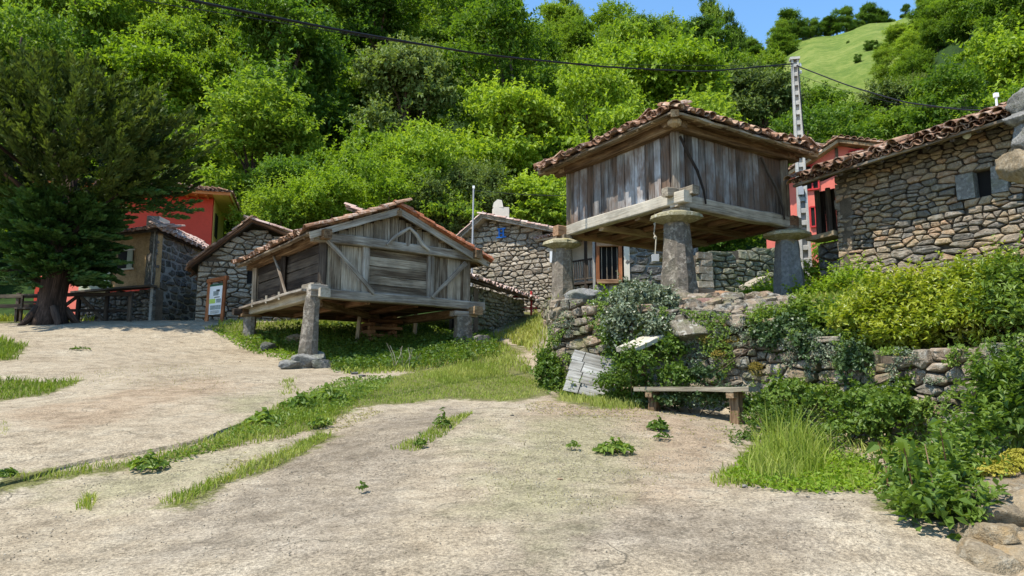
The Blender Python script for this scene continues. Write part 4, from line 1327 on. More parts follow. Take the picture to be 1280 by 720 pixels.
    while zz_ < zt - .02:
        hh = min(rnd.uniform(.2, .3), zt - zz_ + .03)
        beam('side_board', M['dark_wood'], t, c00 + u * .15 - nu * .10 + UP * (zz_ + hh / 2), c10 - u * .1 - nu * .10 + UP * (zz_ + hh / 2 + rnd.uniform(-.015, .015)), .04, hh - .015, seg=4, jit=.006); zz_ += hh
    for s_ in (.5, .97): beam('side_post', M['grey_wood' if s_ > .9 else 'dark_wood'], t, c00 + u * (L * s_) + UP * zw, c00 + u * (L * s_) + UP * (zt + .02), .14, .14, up=(1, 0, 0), seg=2, jit=.005)
    a = c00 + u * (L * .58) + nu * .16 + UP * (zt + .08); b = c00 + u * (L * .30) + nu * .30 + UP * (zw + .02)
    MB().tube([a, a.lerp(b, .3) + u * -.06, a.lerp(b, .6) - u * .05, b], [.03, .04, .042, .035], 7, .1).build('brace', M['silver_wood'], t)
    planks(t, 'wall_board', c01 - v * .06, u, v, L, zw - .03, zt, .4, G_)
    planks(t, 'wall_board', c10 - u * .06, v, u, W, zw - .03, zt + .2, .4, G_)
    for (a, b, m_) in ((c00, c10, 'brown_wood'), (c01, c11, 'brown_wood')):
        o_ = nu if a is c00 else -nu
        beam('wall_plate', M[m_], t, a - u * .42 + o_ * .02 + UP * (zt + .15), b + u * .35 + o_ * .02 + UP * (zt + .14), .22, .24, seg=6, jit=.012)
    # gable
    rise = .12 + W / 2 * math.tan(R(19.5))
    apex_z = zt + .18 + rise
    ztf = lambda x: zt + .25 + (rise - .12) * (1 - abs(x - W * .45) / (W * (.45 if x < W * .45 else .55))) - .07
    planks(t, 'gable_board', c00 - nv * .05 + v * .25, v, nv, W - .5, zt + .15, 0, .22, G_, ztf=lambda x: ztf(x + .25), gap=.012)
    planks(t, 'gable_board', c10 - u * .05 + v * .25, v, u, W - .5, zt + .15, 0, .4, G_, ztf=lambda x: ztf(x + .25))
    m0 = c00 + v * (W * .53) + nv * .10
    beam('king_post', M['silver_wood'], t, m0 + UP * (zt + .1), m0 + UP * (zt + .62), .13, .08, up=nv, seg=3, jit=.006)
    for sx, dx_ in ((-1, .70), (1, .62)):
        a = m0 + nv * .09 + UP * (zt + .66); b = m0 + nv * .12 + v * (sx * dx_) + UP * (zt + .10)
        MB().tube([a, a.lerp(b, .35) + UP * .03, a.lerp(b, .7) - UP * .05 * sx, b], [.038, .05, .045, .03], 7, .12).build('gable_stick', M['silver_wood'], t)
    # roof
    OF = .26; OE = .42
    ez = zt + .27 - OE * math.tan(R(20)) * .55
    rl = [c00 - u * OF - v * OE + UP * ez, c10 + u * OF - v * OE + UP * (ez - .04), (c10 + c11) / 2 + u * OF + UP * (apex_z + .02), c00.lerp(c01, .45) - u * OF + UP * (apex_z + .06)]
    rr = [c01 - u * OF + v * (OE + .05) + UP * (ez - .20), c11 + u * OF + v * OE + UP * (ez - .12), rl[2], rl[3]]
    mb = MB(); slab(mb, rl, .03); slab(mb, rr, .03)
    ro = mb.build('roof', M['brown_wood'], t)
    tile_roof(ro, rl, M['tile'], n_ind=170, seed=21, jit=.04, messy=.35, lift=.045, scale=1.08, pitch=.225)
    tile_roof(ro, rr, M['tile_orange'], n_ind=110, seed=22, jit=.02, messy=.1, lift=.045, scale=1.08, pitch=.225)
    for e0, e1 in ((rl[0], rl[3]), (rr[0], rr[3])):
        beam('verge_board', M['silver_wood'], ro, e0 - UP * .10 + u * .03, e1 - UP * .10 + u * .03, .07, .17, seg=6, jit=.01)
        for k_ in range(1, 4):
            beam('purlin', M['brown_wood'], ro, e0.lerp(e1, k_ / 4) - UP * .12 + u * .06, e0.lerp(e1, k_ / 4) - UP * .12 + u * (OF + .1), .12, .11, seg=2, jit=.01)
    for e0, e1 in ((rl[0], rl[1]), (rr[0], rr[1])):
        beam('eave_board', M['grey_wood'], ro, e0 - UP * .05, e1 - UP * .05, .14, .05, seg=8, jit=.014)
        for k_ in range(7):
            q = e0.lerp(e1, (k_ + .5) / 7); inn = v if e0 is rl[0] else -v
            beam('rafter', M['brown_wood'], ro, q - UP * .08, q + inn * .6 + UP * .2, .08, .08, seg=1, jit=.01)
    beam('ridge_beam', M['brown_wood'], ro, rl[3] - UP * .16 - u * .03, rl[2] - UP * .16, .15, .15, seg=3, jit=.01)
    dv = (rl[2] - rl[3]); dl = dv.length; dv.normalize(); k = -.06
    while k < dl - .3:
        c = rl[3] + dv * k + UP * .07 + v * rnd.uniform(-.02, .02) - Vector(t.location); mz = np.stack([np.array(v), np.array(dv), np.array(UP)], 1) * 1.3
        o = link('ridge_tile', tile_mesh(False, M['tile']), ro); o.matrix_basis = Matrix([[*mz[0], c[0]], [*mz[1], c[1]], [*mz[2], c[2]], [0, 0, 0, 1]]); k += .42
    # verge tiles lying along the front slopes
    for e0, e1, mt in ((rl[0], rl[3], 'tile'), (rr[0], rr[3], 'tile_orange')):
        dv = (e1 - e0); dl = dv.length; dv.normalize(); sd_ = u; k = -.05
        up_ = sd_.cross(dv)
        if up_.z < 0: up_ = -up_
        while k < dl - .2:
            c = e0 + dv * k + up_ * (.075 + rnd.uniform(0, .03)) + sd_ * (.03 + rnd.uniform(-.03, .03)) - Vector(t.location)
            a = .08; y_ = dv * math.cos(a) - up_ * math.sin(a); z_ = up_ * math.cos(a) + dv * math.sin(a)
            mz = np.stack([np.array(sd_), np.array(y_), np.array(z_)], 1) * 1.2
            o = link('verge_tile', tile_mesh(False, M[mt]), ro); o.matrix_basis = Matrix([[*mz[0], c[0]], [*mz[1], c[1]], [*mz[2], c[2]], [0, 0, 0, 1]]); k += .36
    # stone posts
    def post(c, w0, w1, zt_, mat, rz, lean=(0, 0)):
        zf = h(c.x, c.y) - .1; V = []; F = []; n = 10; seg = 7
        for i in range(seg + 1):
            f = i / seg; w = (w0 + (w1 - w0) * f) / 2
            for k in range(n):
                q = np.array([math.cos(2 * math.pi * k / n), math.sin(2 * math.pi * k / n)]); q = q / (np.abs(q) ** 5).sum() ** .2 * w * (1 + rnd.uniform(-.07, .07))
                V.append((c.x + lean[0] * (f - 1) + q[0] * math.cos(rz) - q[1] * math.sin(rz), c.y + lean[1] * (f - 1) + q[0] * math.sin(rz) + q[1] * math.cos(rz), zf + (zt_ - zf) * f))
        for i in range(seg):
            for k in range(n): a = i * n + k; b = i * n + (k + 1) % n; F.append([a, b, b + n, a + n])
        F.append([seg * n + k for k in range(n)])
        MB().add(V, F).build('stone_post', mat, t)
    pf = c00 + u * .02 - v * .18
    post(pf, .50, .35, zb + .02, M['stone_pillar'], .3, (.10, 0))
    pl = c10 + u * .0 - v * .05; post(pl, .36, .36, zb - .05, M['stone_dark'], .2)
    beam('bearing_block', M['brown_wood'], t, pl - v * .3 + UP * (zb - .03), pl + v * .3 + UP * (zb - .03), .4, .08, seg=1)
    pr = c01 - v * .25 + u * .0; post(pr, .50, .44, zb - .22, M['stone_pillar'], .4)
    beam('bearing_block', M['silver_wood'], t, pr - v * .35 + UP * (zb - .15), pr + v * .4 + UP * (zb - .15), .3, .15, seg=2, jit=.01)
    post(c11 - v * .3 - u * .1, .40, .38, zb, M['stone_pillar'], .4)
    gf = h(pf.x, pf.y)
    for k, (dx_, dy_, dz, s_) in enumerate([(-.02, -.02, .10, (.92, .8, .52)), (-.38, -.30, -.02, (.62, .5, .30)), (.42, -.2, -.02, (.6, .5, .34))]):
        o = link('base_stone', stone_mesh(k, M['stone_grey'], 'b'), t)
        o.location = Vector((pf.x + dx_ - .05, pf.y + dy_, gf + dz + .08)) - Vector(t.location); o.scale = s_; o.rotation_euler = (0, 0, k * .9)
    return dict(root=t, c00=c00, c10=c10, c01=c01, c11=c11, zb=zb, u=u, v=v, L=L, W=W)
GAB = build_gabled()
# timber stack and things under the gabled granary
def ground_at(px, py): return G(px, py)
cc = GAB['c00'] + GAB['v'] * (GAB['W'] * .78) + GAB['u'] * (GAB['L'] * .62)
gz = h(cc.x, cc.y)
t = thing('timber_stack', 'dark stack of old reddish boards stored beneath the gabled granary', 'timber', (cc.x, cc.y, gz))
for k in range(7):
    for s_ in range(2):
        if k % 2: a = cc - GAB['v'] * .55 + GAB['u'] * (s_ * .5); b = a + GAB['v'] * 1.15
        else: a = cc - GAB['v'] * .45 + GAB['v'] * (s_ * .75) - GAB['u'] * .1; b = a + GAB['u'] * .75
        beam('board', M['red_wood'], t, V3((a.x, a.y, gz + .06 + k * .12)), V3((b.x, b.y, gz + .06 + k * .12)), .16, .10, seg=2, jit=.012)
for k, (dx_, hh, lab) in enumerate([(-.95, .85, 'short leaning grey prop standing among weeds beneath the gabled granary'), (1.05, 1.1, 'thin pale post standing right of the timber stack beneath the gabled granary')]):
    q = cc + GAB['v'] * dx_; z0 = h(q.x, q.y)
    o = MB().beam(V3((q.x, q.y, z0 - .1)), V3((q.x + .08, q.y, z0 + hh)), .12, .12, up=(1, 0, 0), seg=4, jit=.01).build('wooden_post', M['grey_wood' if k == 0 else 'pale_wood'])
    tagp(o, lab, 'post')
for k, (px_, py_, s_, lab, mt) in enumerate([(366, 430, (.55, .45, .40), 'squarish brown boulder behind the front stone post of the gabled granary', 'stone_tan'), (334, 438, (.5, .4, .34), 'dark round boulder between the two left posts of the gabled granary', 'stone_dark'), (604, 432, (.6, .5, .42), 'dark boulder in the weeds right of the gabled granary', 'stone_dark')]):
    q = G(px_, py_)
    me = stone_mesh(k, M[mt], 'b'); o = link('boulder', me, loc=q + UP * s_[2] * .3); o.scale = s_; o.rotation_euler = (0, 0, k)
    tagp(o, lab, 'boulder')
# ============================================================ TERRACE WALL
wl = [np.array(p) for p in WALL]
t = thing('stone_wall', 'long mossy dry stone terrace wall running behind the bench towards the right', 'wall', (3.0, 12.6, h(3.0, 12.2)))
ib = [70, 75, 80, 55, 20]
for i in range(len(wl) - 1):
    a, b = wl[i], wl[i + 1]; d = b - a; W = float(np.hypot(*d)); d = d / W; n = np.array([d[1], -d[0]])
    if n[1] > 0 and i == 0: n = -n
    if n @ (np.array([0, 0.0]) - a) < 0: n = -n
    foot = lambda u_: float(base_f(*[np.array([q]) for q in (a + d * u_ + n * .25)])[0]) - .12
    topf = lambda u_: float(ter_f(*[np.array([q]) for q in (a + d * u_ - n * .25)])[0]) + .05 + (float(vnoise(a[0] + d[0] * u_, a[1] + d[1] * u_, .6)) - .5) * .22
    stone_face(t, (a[0] + n[0] * .14, a[1] + n[1] * .14, 0), d, n, W, foot, topf, .17, M['stone_a'], n_ind=ib[i], depth=.30, core=.28, seed=31 + i, proud=.06, gap=.93, asp=(1.0, 2.6), flat=1.7)
# left return of the terrace going back
a = np.array([.86, 14.55]); b = np.array([.80, 19.4]); d = (b - a) / np.hypot(*(b - a)); n = np.array([-1, 0.0])
foot = lambda u_: float(base_f(np.array([.4]), np.array([14.55 + u_]))[0]) - .1
topf = lambda u_: float(ter_f(np.array([1.2]), np.array([14.55 + u_]))[0]) + .06
stone_face(t, (a[0] + .0, a[1], 0), d, n, 4.8, foot, topf, .22, M['stone_a'], n_ind=0, depth=.28, core=.3, seed=44)
# boulders along the wall head
BL = [(722, 372, 14.6, (.75, .5, .42), 'stone_grey', 'pale lichened boulder on the left end of the terrace wall head'), (742, 372, 14.9, (.95, .6, .42), 'stone_grey', 'long grey boulder left of the ivy on the terrace edge'),
      (866, 414, 12.5, (1.05, .8, .46), 'stone_mid', 'largest rounded boulder jutting from the terrace wall beneath the front pillar'), (884, 384, 13.3, (.95, .7, .34), 'stone_red', 'reddish flat boulder just under the foot of the front pillar'),
      (925, 385, 14.6, (.75, .6, .40), 'stone_grey', 'grey boulder right of the front pillar foot'), (965, 388, 14.8, (.6, .5, .36), 'stone_grey', 'small grey boulder near the dark right pillar'), (700, 392, 14.5, (.5, .5, .5), 'stone_tan', 'brownish block at the left corner of the terrace wall')]
M['stone_red'] = m_stone('red_rock', [(0, (.16, .09, .07)), (.5, (.24, .15, .12)), (1, (.30, .21, .17))], mossf=.2, lichf=.3)
M['stone_mid'] = m_stone('mid_rock', [(0, (.14, .12, .09)), (.5, (.22, .19, .145)), (1, (.30, .26, .20))], mossf=.45, lichf=.8, lich=(.46, .44, .38), sc=1.4, bump=1.0)
for k, (x_, y_, Y_, s_, mt, lab) in enumerate(BL):
    q = P(x_, y_, Y_)
    o = link('boulder', stone_mesh(k % 6, M[mt], 'b'), loc=q); o.scale = s_; o.rotation_euler = (rnd.uniform(-.15, .15), rnd.uniform(-.1, .1), rnd.uniform(-.4, .4)); tagp(o, lab, 'boulder')
rr_ = np.random.RandomState(61)
JV = []; JF = []; JT = []; off = 0
t_w = bpy.data.objects['stone_wall']
for k in range(230):
    x_ = rr_.uniform(852, 985); f_ = (x_ - 852) / 133; y_ = rr_.uniform(378, 404 - 4 * f_); Y_ = 12.6 - 1.0 * f_ + (404 - y_) * .085
    q = P(x_, y_, Y_); zq = h(q.x, q.y)
    s_ = rr_.uniform(.12, .38); V, F = ROCKS[k % 6] if s_ > .3 else STONES[k % 10]
    A3 = np.array(Euler((rr_.uniform(-.4, .4), rr_.uniform(-.4, .4), rr_.uniform(0, 6))).to_matrix())
    W_ = (V * np.array([s_ * 1.5, s_, s_ * .65])) @ A3.T + np.array([q.x, q.y, zq + s_ * .12 + rr_.uniform(0, .12)])
    if k < 26:
        o = link('stone', stone_mesh(k % 6, M['stone_a'], 'b'), t_w); o.location = V3((q.x, q.y, zq + .10)) - t_w.location; o.scale = (s_ * 1.6, s_ * 1.1, s_ * .8); o.rotation_euler = (0, 0, k); continue
    JV.append(W_); JF.append(F + off); off += len(V); JT += [rr_.rand()] * len(F)
JVa = np.concatenate(JV); c0_ = JVa.mean(0)
me = np_mesh('rubble', JVa - c0_, np.concatenate(JF), tint=JT); me.materials.append(M['stone_a']); o = link('rubble', me, loc=c0_); tagp(o, 'dark loose rubble lying behind the wall head between the front and right pillars', 'rubble', kind='stuff')
# fallen log by the pillars
q0 = P(872, 366, 15.9); q1 = P(1000, 396, 15.0)
o = MB().tube([q0 - UP * .02, q0.lerp(q1, .3) + UP * .03, q0.lerp(q1, .7) - UP * .02, q1], [.16, .15, .13, .10], 9, .12).build('log', M['red_wood']); tagp(o, 'rough reddish log lying on the rubble between the front and right pillars', 'log')
q = P(942, 354, 24.0)
o = MB().box(q, (.9, .55, .16), rz=.5, jit=.03, m=Matrix.Rotation(.5, 3, 'Z') @ Matrix.Rotation(-.45, 3, 'Y')).build('stone_slab', M['stone_pale']); tagp(o, 'pale tilted stone slab lying in front of the mossy wall', 'slab')

# ============================================================ HOUSES
def gable_wall_top(pts):
    """pts: (u, z) list -> function"""
    us = [p[0] for p in pts]; zs = [p[1] for p in pts]
    return lambda u_: float(np.interp(u_, us, zs))
def face_line(pa, Ya, pb, Yb):
    """foot line of a wall from picture column pa at distance Ya to pb at Yb; returns p0, d, n, W and a function (column, row) -> (u, z)"""
    A_ = np.array([P(pa, 400, Ya).x, Ya]); B_ = np.array([P(pb, 400, Yb).x, Yb]); d = B_ - A_; W = float(np.hypot(*d)); d = d / W; n = np.array([d[1], -d[0]])
    if n @ (-A_) < 0: n = -n
    def uz(px_, py_):
        best = min(np.linspace(-2, W + 2, 400), key=lambda s: abs(pix((A_[0] + d[0] * s, A_[1] + d[1] * s, P(px_, py_, A_[1] + d[1] * s).z))[0] - px_))
        return float(best), P(px_, py_, A_[1] + d[1] * best).z
    return A_, d, n, W, uz
def solid(mb, A_, d, W, zf, zt, depth, n):
    """plain body behind a wall face"""
    q = lambda u_, v_: V3((A_[0] + d[0] * u_ - n[0] * v_, A_[1] + d[1] * u_ - n[1] * v_, 0))
    mb.prism([q(0, 0) + UP * zf, q(W, 0) + UP * zf, q(W, 0) + UP * zt, q(0, 0) + UP * zt], V3((-n[0], -n[1], 0)), depth)

# ---- stone house on the right
A_, d, n, W, uz = face_line(1053, 17.0, 1300, 13.6)
t = thing('stone_house', 'rough stone house with a small square window and sagging tiled eave at the right', 'house', (A_[0] + d[0] * W / 2, A_[1] + d[1] * W / 2, 3.7))
tp0 = gable_wall_top([uz(1054, 224), uz(1290, 164)])
tp = lambda u_: tp0(u_) + .17 + .32 * min(u_ / W, 2.0)
wu0, wz1 = uz(1217, 217); wu1, wz0 = uz(1240, 240)
op = [(wu0, wu1, wz0, wz1)]
foot = lambda u_: 3.4
WX = 3.2
stone_face(t, (A_[0], A_[1], 0), d, n, W + WX, foot, tp,   .125, M['stone_b'], n_ind=298, depth=.24, core=.35, seed=61, openings=[(wu0 - .36, wu1 + .30, wz0 - .04, wz1 + .04)], proud=.022, flat=2.1, gap=.955, asp=(1.2, 3.2), core_mat=M['mortar'])
p2 = lambda u_, z_, o_=0.0: V3((A_[0] + d[0] * u_ + n[0] * o_, A_[1] + d[1] * u_ + n[1] * o_, z_))
D3 = V3((d[0], d[1], 0)); N3 = V3((n[0], n[1], 0))
for (ua, ub) in ((wu0 - .36, wu0 - .01), (wu1 + .01, wu1 + .30)):
    MB().box(p2((ua + ub) / 2, (wz0 + wz1) / 2, -.08), (ub - ua, .22, wz1 - wz0 + .08), rz=math.atan2(d[1], d[0]), jit=.012).build('jamb_stone', M['stone_grey'], t)
w_ = MB().box(p2((wu0 + wu1) / 2, (wz0 + wz1) / 2, -.20), (wu1 - wu0 + .06, .05, wz1 - wz0 + .1), rz=math.atan2(d[1], d[0])).build('window', M['void'], t)
# return wall at the left corner and body
stone_face(t, (A_[0], A_[1], 0), (-n[0], -n[1]), (-d[0], -d[1]), 3.5, foot, lambda u_: tp(0) + .0, .24, M['stone_b'], n_ind=0, depth=.2, core=.3, seed=62)
# roof
e0 = p2(-.66, tp0(0) - .02, .62); e1 = p2(W + WX, tp0(W) + .30, .62)
bk = 4.2
nrm_up = -N3 * bk + UP * (bk * math.tan(R(22)))
rc = [e0, e1, e1 + nrm_up, e0 + nrm_up]
mb = MB(); slab(mb, rc, .05); ro = mb.build('roof', M['dark_wood'], t)
tile_roof(ro, rc, M['tile'], n_ind=240, seed=65, jit=.022, messy=.12, lift=.05, scale=1.12, pitch=.235)
tile_roof(ro, [c_ + UP * .09 + N3 * .06 for c_ in (rc[0], rc[1], rc[1] + nrm_up * .14, rc[0] + nrm_up * .14)], M['tile'], n_ind=40, seed=66, jit=.05, messy=.5, lift=.05, scale=1.12, pitch=.25)
beam('eave_board', M['grey_wood'], ro, e0 - UP * .03 + N3 * .02, e1 - UP * .03 + N3 * .02, .10, .06, seg=10, jit=.012)
for k_ in range(16):
    q = e0.lerp(e1, (k_ + .5) / 16); beam('rafter', M['dark_wood'], ro, q - UP * .07, q - N3 * .8 + UP * .26, .09, .09, seg=1, jit=.01)
# dark timber porch left of the wall
pA = p2(-.02, 0, -.25)
for k_, off in enumerate((.62, .32)):
    q = pA - D3 * off; beam('porch_post', M['dark_wood'], t, q + UP * P(1030, 295, 17.6).z, q + UP * (tp0(0) - .05), .10, .10, up=(1, 0, 0), seg=2, jit=.006)
zpf = P(1035, 296, 17.6).z
u_ = 0
while u_ < .6:
    beam('porch_board', M['dark_wood'], t, pA - D3 * (u_ + .07) - N3 * .25 + UP * zpf, pA - D3 * (u_ + .07) - N3 * .25 + UP * (tp0(0) - .02), .13, .03, up=N3, seg=2, jit=.004); u_ += .145
beam('porch_sill', M['stone_tan'], t, pA - D3 * .75 + N3 * .12 + UP * (zpf - .06), pA + D3 * .0 + N3 * .12 + UP * (zpf - .04), .5, .12, seg=3, jit=.02)
stone_face(t, tuple((pA - D3 * .7)[:2]) + (0,), d, n, .7, lambda u_: 3.9, lambda u_: zpf - .12, .18, M['stone_dark'], n_ind=0, depth=.2, core=.3, seed=67)
# hanging lamp bulb under the eave
q = p2(uz(1217, 183)[0], 0, .25); zl = P(1217, 183, 14.9).z
tl = thing('lamp', 'small round white lamp fixed under the tiled eave of the right stone house', 'lamp', (q.x, q.y, zl))
MB().tube([V3((q.x, q.y, zl + .16)), V3((q.x, q.y, zl + .07))], .02, 8).build('holder', M['grey_metal'], tl)
MB().lathe((q.x, q.y, zl), [(.03, -.075), (.07, -.04), (.082, 0), (.07, .05), (.035, .08)], 12).build('globe', M['white'], tl, smooth=True)

# ---- corbelled boulders of the neighbouring corner at the right edge
t = thing('stone_buttress', 'stack of big grey boulders corbelled out at the right edge above the shrubs', 'masonry', (P(1310, 480, 8.8).x, 8.8, h(P(1310, 480, 8.8).x, 8.8)))
bb = t.location
rgb = np.random.RandomState(9)
def big_stone(px_, py_, Y_, s_, mt, k, rot=(0, 0, 0)):
    q = P(px_, py_, Y_); o = link('stone', stone_mesh(k, M[mt], 'b'), t); o.location = q - bb; o.scale = s_; o.rotation_euler = rot; return o
big_stone(1301, 127, 8.8, (.80, .8, .58), 'stone_grey', 0, (0, .1, .2)); big_stone(1304, 172, 8.8, (.84, .85, .68), 'stone_grey', 1, (.1, -.1, .4))
big_stone(1305, 150, 8.75, (.84, .7, .26), 'stone_grey', 4, (0, 0, .1)); big_stone(1300, 210, 8.8, (.88, .9, .48), 'stone_tan', 2, (0, .25, .1)); big_stone(1312, 194, 8.85, (.80, .7, .3), 'stone_grey', 5, (.1, 0, .3))
zb_ = P(1300, 232, 8.8).z
xl = P(1360, 235, 8.8).x
stone_face(t, (xl, 8.75, 0), (1, 0), (0, -1), 2.0, lambda u_: float(bb.z) - .1, lambda u_: P(1300, 100, 8.8).z, .26, M['stone_b'], n_ind=30, depth=.3, core=.5, seed=71)
stone_face(t, (xl, 9.55, 0), (0, -1), (-1, 0), .8, lambda u_: float(bb.z) - .1, lambda u_: P(1300, 100, 8.8).z, .26, M['stone_b'], n_ind=10, depth=.2, core=.3, seed=72)

# ---- masonry block in the right foreground
A2_ = P(1192, 600, 5.3); t = thing('stone_block_wall', 'low tan masonry wall end in the right foreground corner', 'wall', (A2_.x + .6, 5.4, h(A2_.x + .6, 5.4)))
ztop = P(1230, 590, 5.3).z
rb = np.random.RandomState(5)
for k_, (x_, y_, Y_, s_) in enumerate([(1252, 646, 5.15, (0.55, .6, 0.29)), (1310, 638, 5.1, (0.62, .6, 0.34)), (1280, 678, 4.95, (0.62, .6, 0.27)), (1235, 674, 5.0, (0.35, .5, 0.22)), (1262, 612, 5.5, (0.55, .5, 0.17)), (1315, 606, 5.5, (0.58, .5, 0.20)), (1245, 622, 5.35, (0.35, .4, 0.14)),
        (1292, 628, 5.2, (0.44, .5, 0.17)), (1360, 646, 5.2, (0.62, .7, 0.42)), (1230, 706, 4.8, (0.44, .5, 0.26)), (1300, 716, 4.75, (0.70, .6, 0.34)), (1370, 606, 5.6, (0.70, .8, 0.42)), (1430, 646, 5.4, (0.88, .9, 0.59)), (1330, 596, 6.0, (0.62, .7, 0.30)), (1270, 598, 5.9, (0.44, .5, 0.19))]):
    o = link('stone', stone_mesh(k_ % 6, M['stone_tan'], 'b'), t); o.location = P(x_, y_, Y_) - t.location; o.scale = s_; o.rotation_euler = (rb.uniform(-.12, .12), rb.uniform(-.12, .12), rb.uniform(-.4, .4))

# ---- red house behind the granary, right
A_, d, n, W, uz = face_line(972, 31, 1120, 29.0)
t = thing('red_house', 'pink red rendered house behind the utility pole with tiled gable roof', 'house', (A_[0] + d[0] * W / 2, A_[1] + d[1] * W / 2, 5))
D3 = V3((d[0], d[1], 0)); N3 = V3((n[0], n[1], 0)); p2 = lambda u_, z_, o_=0.0: V3((A_[0] + d[0] * u_ + n[0] * o_, A_[1] + d[1] * u_ + n[1] * o_, z_))
gp = [uz(960, 245), uz(1048, 182), uz(1125, 190)]
pts = [p2(-.3, 4.5), p2(W, 4.5), p2(W, gp[2][1]), p2(gp[1][0], gp[1][1]), p2(-.3, gp[0][1])]
MB().prism(pts, -N3, 5).build('wall', M['pink_paint'], t)
for (x0, y0, x1, y1) in ((1008, 206, 1022, 238), (1014, 258, 1026, 284), (1062, 187, 1079, 200)):
    ua, za = uz(x0, y1); ub, zb_ = uz(x1, y0)
    w_ = MB().box(p2((ua + ub) / 2, (za + zb_) / 2, .01), (ub - ua, .06, zb_ - za), rz=math.atan2(d[1], d[0])).build('window', M['red_window'] if 'red_window' in M else M['void'], t)
    for s_ in (0, .5, 1): MB().beam(p2(ua + (ub - ua) * s_, za, .06), p2(ua + (ub - ua) * s_, zb_, .06), .07, .05, up=N3, seg=1).build('frame', M['red_metal'], w_)
    for s_ in (0, 1): MB().beam(p2(ua, za + (zb_ - za) * s_, .075), p2(ub, za + (zb_ - za) * s_, .075), .05, .07, seg=1).build('sill', M['red_metal'], w_)
MB().beam(p2(uz(1046, 190)[0], gp[1][1] - .1, .03), p2(uz(1046, 190)[0], 5, .03), .12, .06, up=N3, seg=2).build('corner_board', M['grey_wood'], t)
ap = p2(gp[1][0], gp[1][1] + .12, .5); lf = p2(-.9, gp[0][1] - .12, .5); rt = p2(W + .5, gp[2][1] + .1, .5)
mb = MB(); slab(mb, [lf, lf - N3 * 5.5, ap - N3 * 5.5, ap], .12); slab(mb, [rt, rt - N3 * 5.5, ap - N3 * 5.5, ap], .12); ro = mb.build('roof', M['brown_wood'], t)
tile_roof(ro, [lf, lf - N3 * 5.5, ap - N3 * 5.5, ap], M['tile'], n_ind=0, seed=81, lift=.05); tile_roof(ro, [rt, rt - N3 * 5.5, ap - N3 * 5.5, ap], M['tile'], n_ind=0, seed=82, lift=.05)
for a, b in ((lf, ap), (ap, rt)):
    nn_ = int((b - a).length / .24)
    for k_ in range(nn_):
        q = a.lerp(b, (k_ + .5) / nn_) + UP * .10; o = link('verge_tile', tile_mesh(False, M['tile']), ro); q = q + N3 * .1 - Vector(t.location)
        mz = np.stack([np.array(D3), -np.array(N3), np.array(UP)], 1) * 1.15
        o.matrix_basis = Matrix([[*mz[0], q[0]], [*mz[1], q[1]], [*mz[2], q[2]], [0, 0, 0, 1]])

# ---- red house on the left behind the tree
A_, d, n, W, uz = face_line(40, 33.5, 258, 35.5)
t = thing('red_house', 'deep red rendered house with orange soffit half hidden by the yew', 'house', (A_[0] + d[0] * W / 2, A_[1] + d[1] * W / 2, 4.6))
D3 = V3((d[0], d[1], 0)); N3 = V3((n[0], n[1], 0)); p2 = lambda u_, z_, o_=0.0: V3((A_[0] + d[0] * u_ + n[0] * o_, A_[1] + d[1] * u_ + n[1] * o_, z_))
zt_ = uz(255, 247)[1]
MB().prism([p2(0, 4.2), p2(W, 4.2), p2(W, zt_), p2(0, zt_)], -N3, 4.4).build('wall', M['red_paint'], t)
MB().prism([p2(W, 4.2) + D3 * .006 - N3 * .3, p2(W, 4.2) + D3 * .006 - N3 * 4.3, p2(W, zt_ + .2) + D3 * .006 - N3 * 4.3, p2(W, zt_ + .2) + D3 * .006 - N3 * .3], D3, .03).build('side_wall', M['yellow_paint'], t)
e0 = p2(-.5, zt_ + .1, .9); e1 = p2(W + .9, zt_ + .1, .9); e2 = p2(W + .9, zt_ + .1, -5.2)
rg_ = 2.0; ap0 = p2(2.0, zt_ + 1.15, -2.6); ap1 = p2(W - 2.0, zt_ + 1.15, -2.6); e3 = p2(-.5, zt_ + .1, -5.2)
mb = MB(); slab(mb, [e0, e1, ap1, ap0], .1); slab(mb, [e1, e2, ap1], .1); slab(mb, [e2, e3, ap0, ap1], .1); slab(mb, [e3, e0, ap0], .1)
ro = mb.build('roof', M['orange_paint'], t)
tile_roof(ro, [e0, e1, ap1, ap0], M['tile_pale'] if 'tile_pale' in M else M['tile'], n_ind=0, seed=83, lift=.04); tile_roof(ro, [e1, e2, ap1, ap1], M['tile'], n_ind=0, seed=84, lift=.04)
MB().beam(e0 - UP * .05, e1 - UP * .05, .05, .16, seg=2).build('fascia', M['orange_paint'], ro); MB().beam(e1 - UP * .051, e2 - UP * .051, .05, .16, seg=2).build('fascia', M['yellow_paint'], ro)
mb = MB().prism([p2(-.3, zt_ + .02, .8), p2(W + .02, zt_ + .02, .8), p2(W + .02, zt_ + .02, 0), p2(-.3, zt_ + .02, 0)], UP, .04); mb.build('soffit', M['orange_paint'], ro)
mb = MB().prism([p2(W + .05, zt_ + .01, .8), p2(W + .8, zt_ + .01, .8), p2(W + .8, zt_ + .01, -4.9), p2(W + .05, zt_ + .01, -4.9)], UP, .04); mb.build('soffit', M['yellow_paint'], ro)
for k_ in range(16): MB().beam(p2(W * (k_ + .5) / 16, zt_ - .03, .78), p2(W * (k_ + .5) / 16, zt_ - .03, .02), .09, .1, seg=1).build('rafter', M['orange_paint'], ro)
# window in the yellow side
MB().box(p2(W, zt_ - 1.2) + D3 * .05 - N3 * 1.2, (.06, .9, 1.2), rz=math.atan2(d[1], d[0])).build('window', M['void'], t)

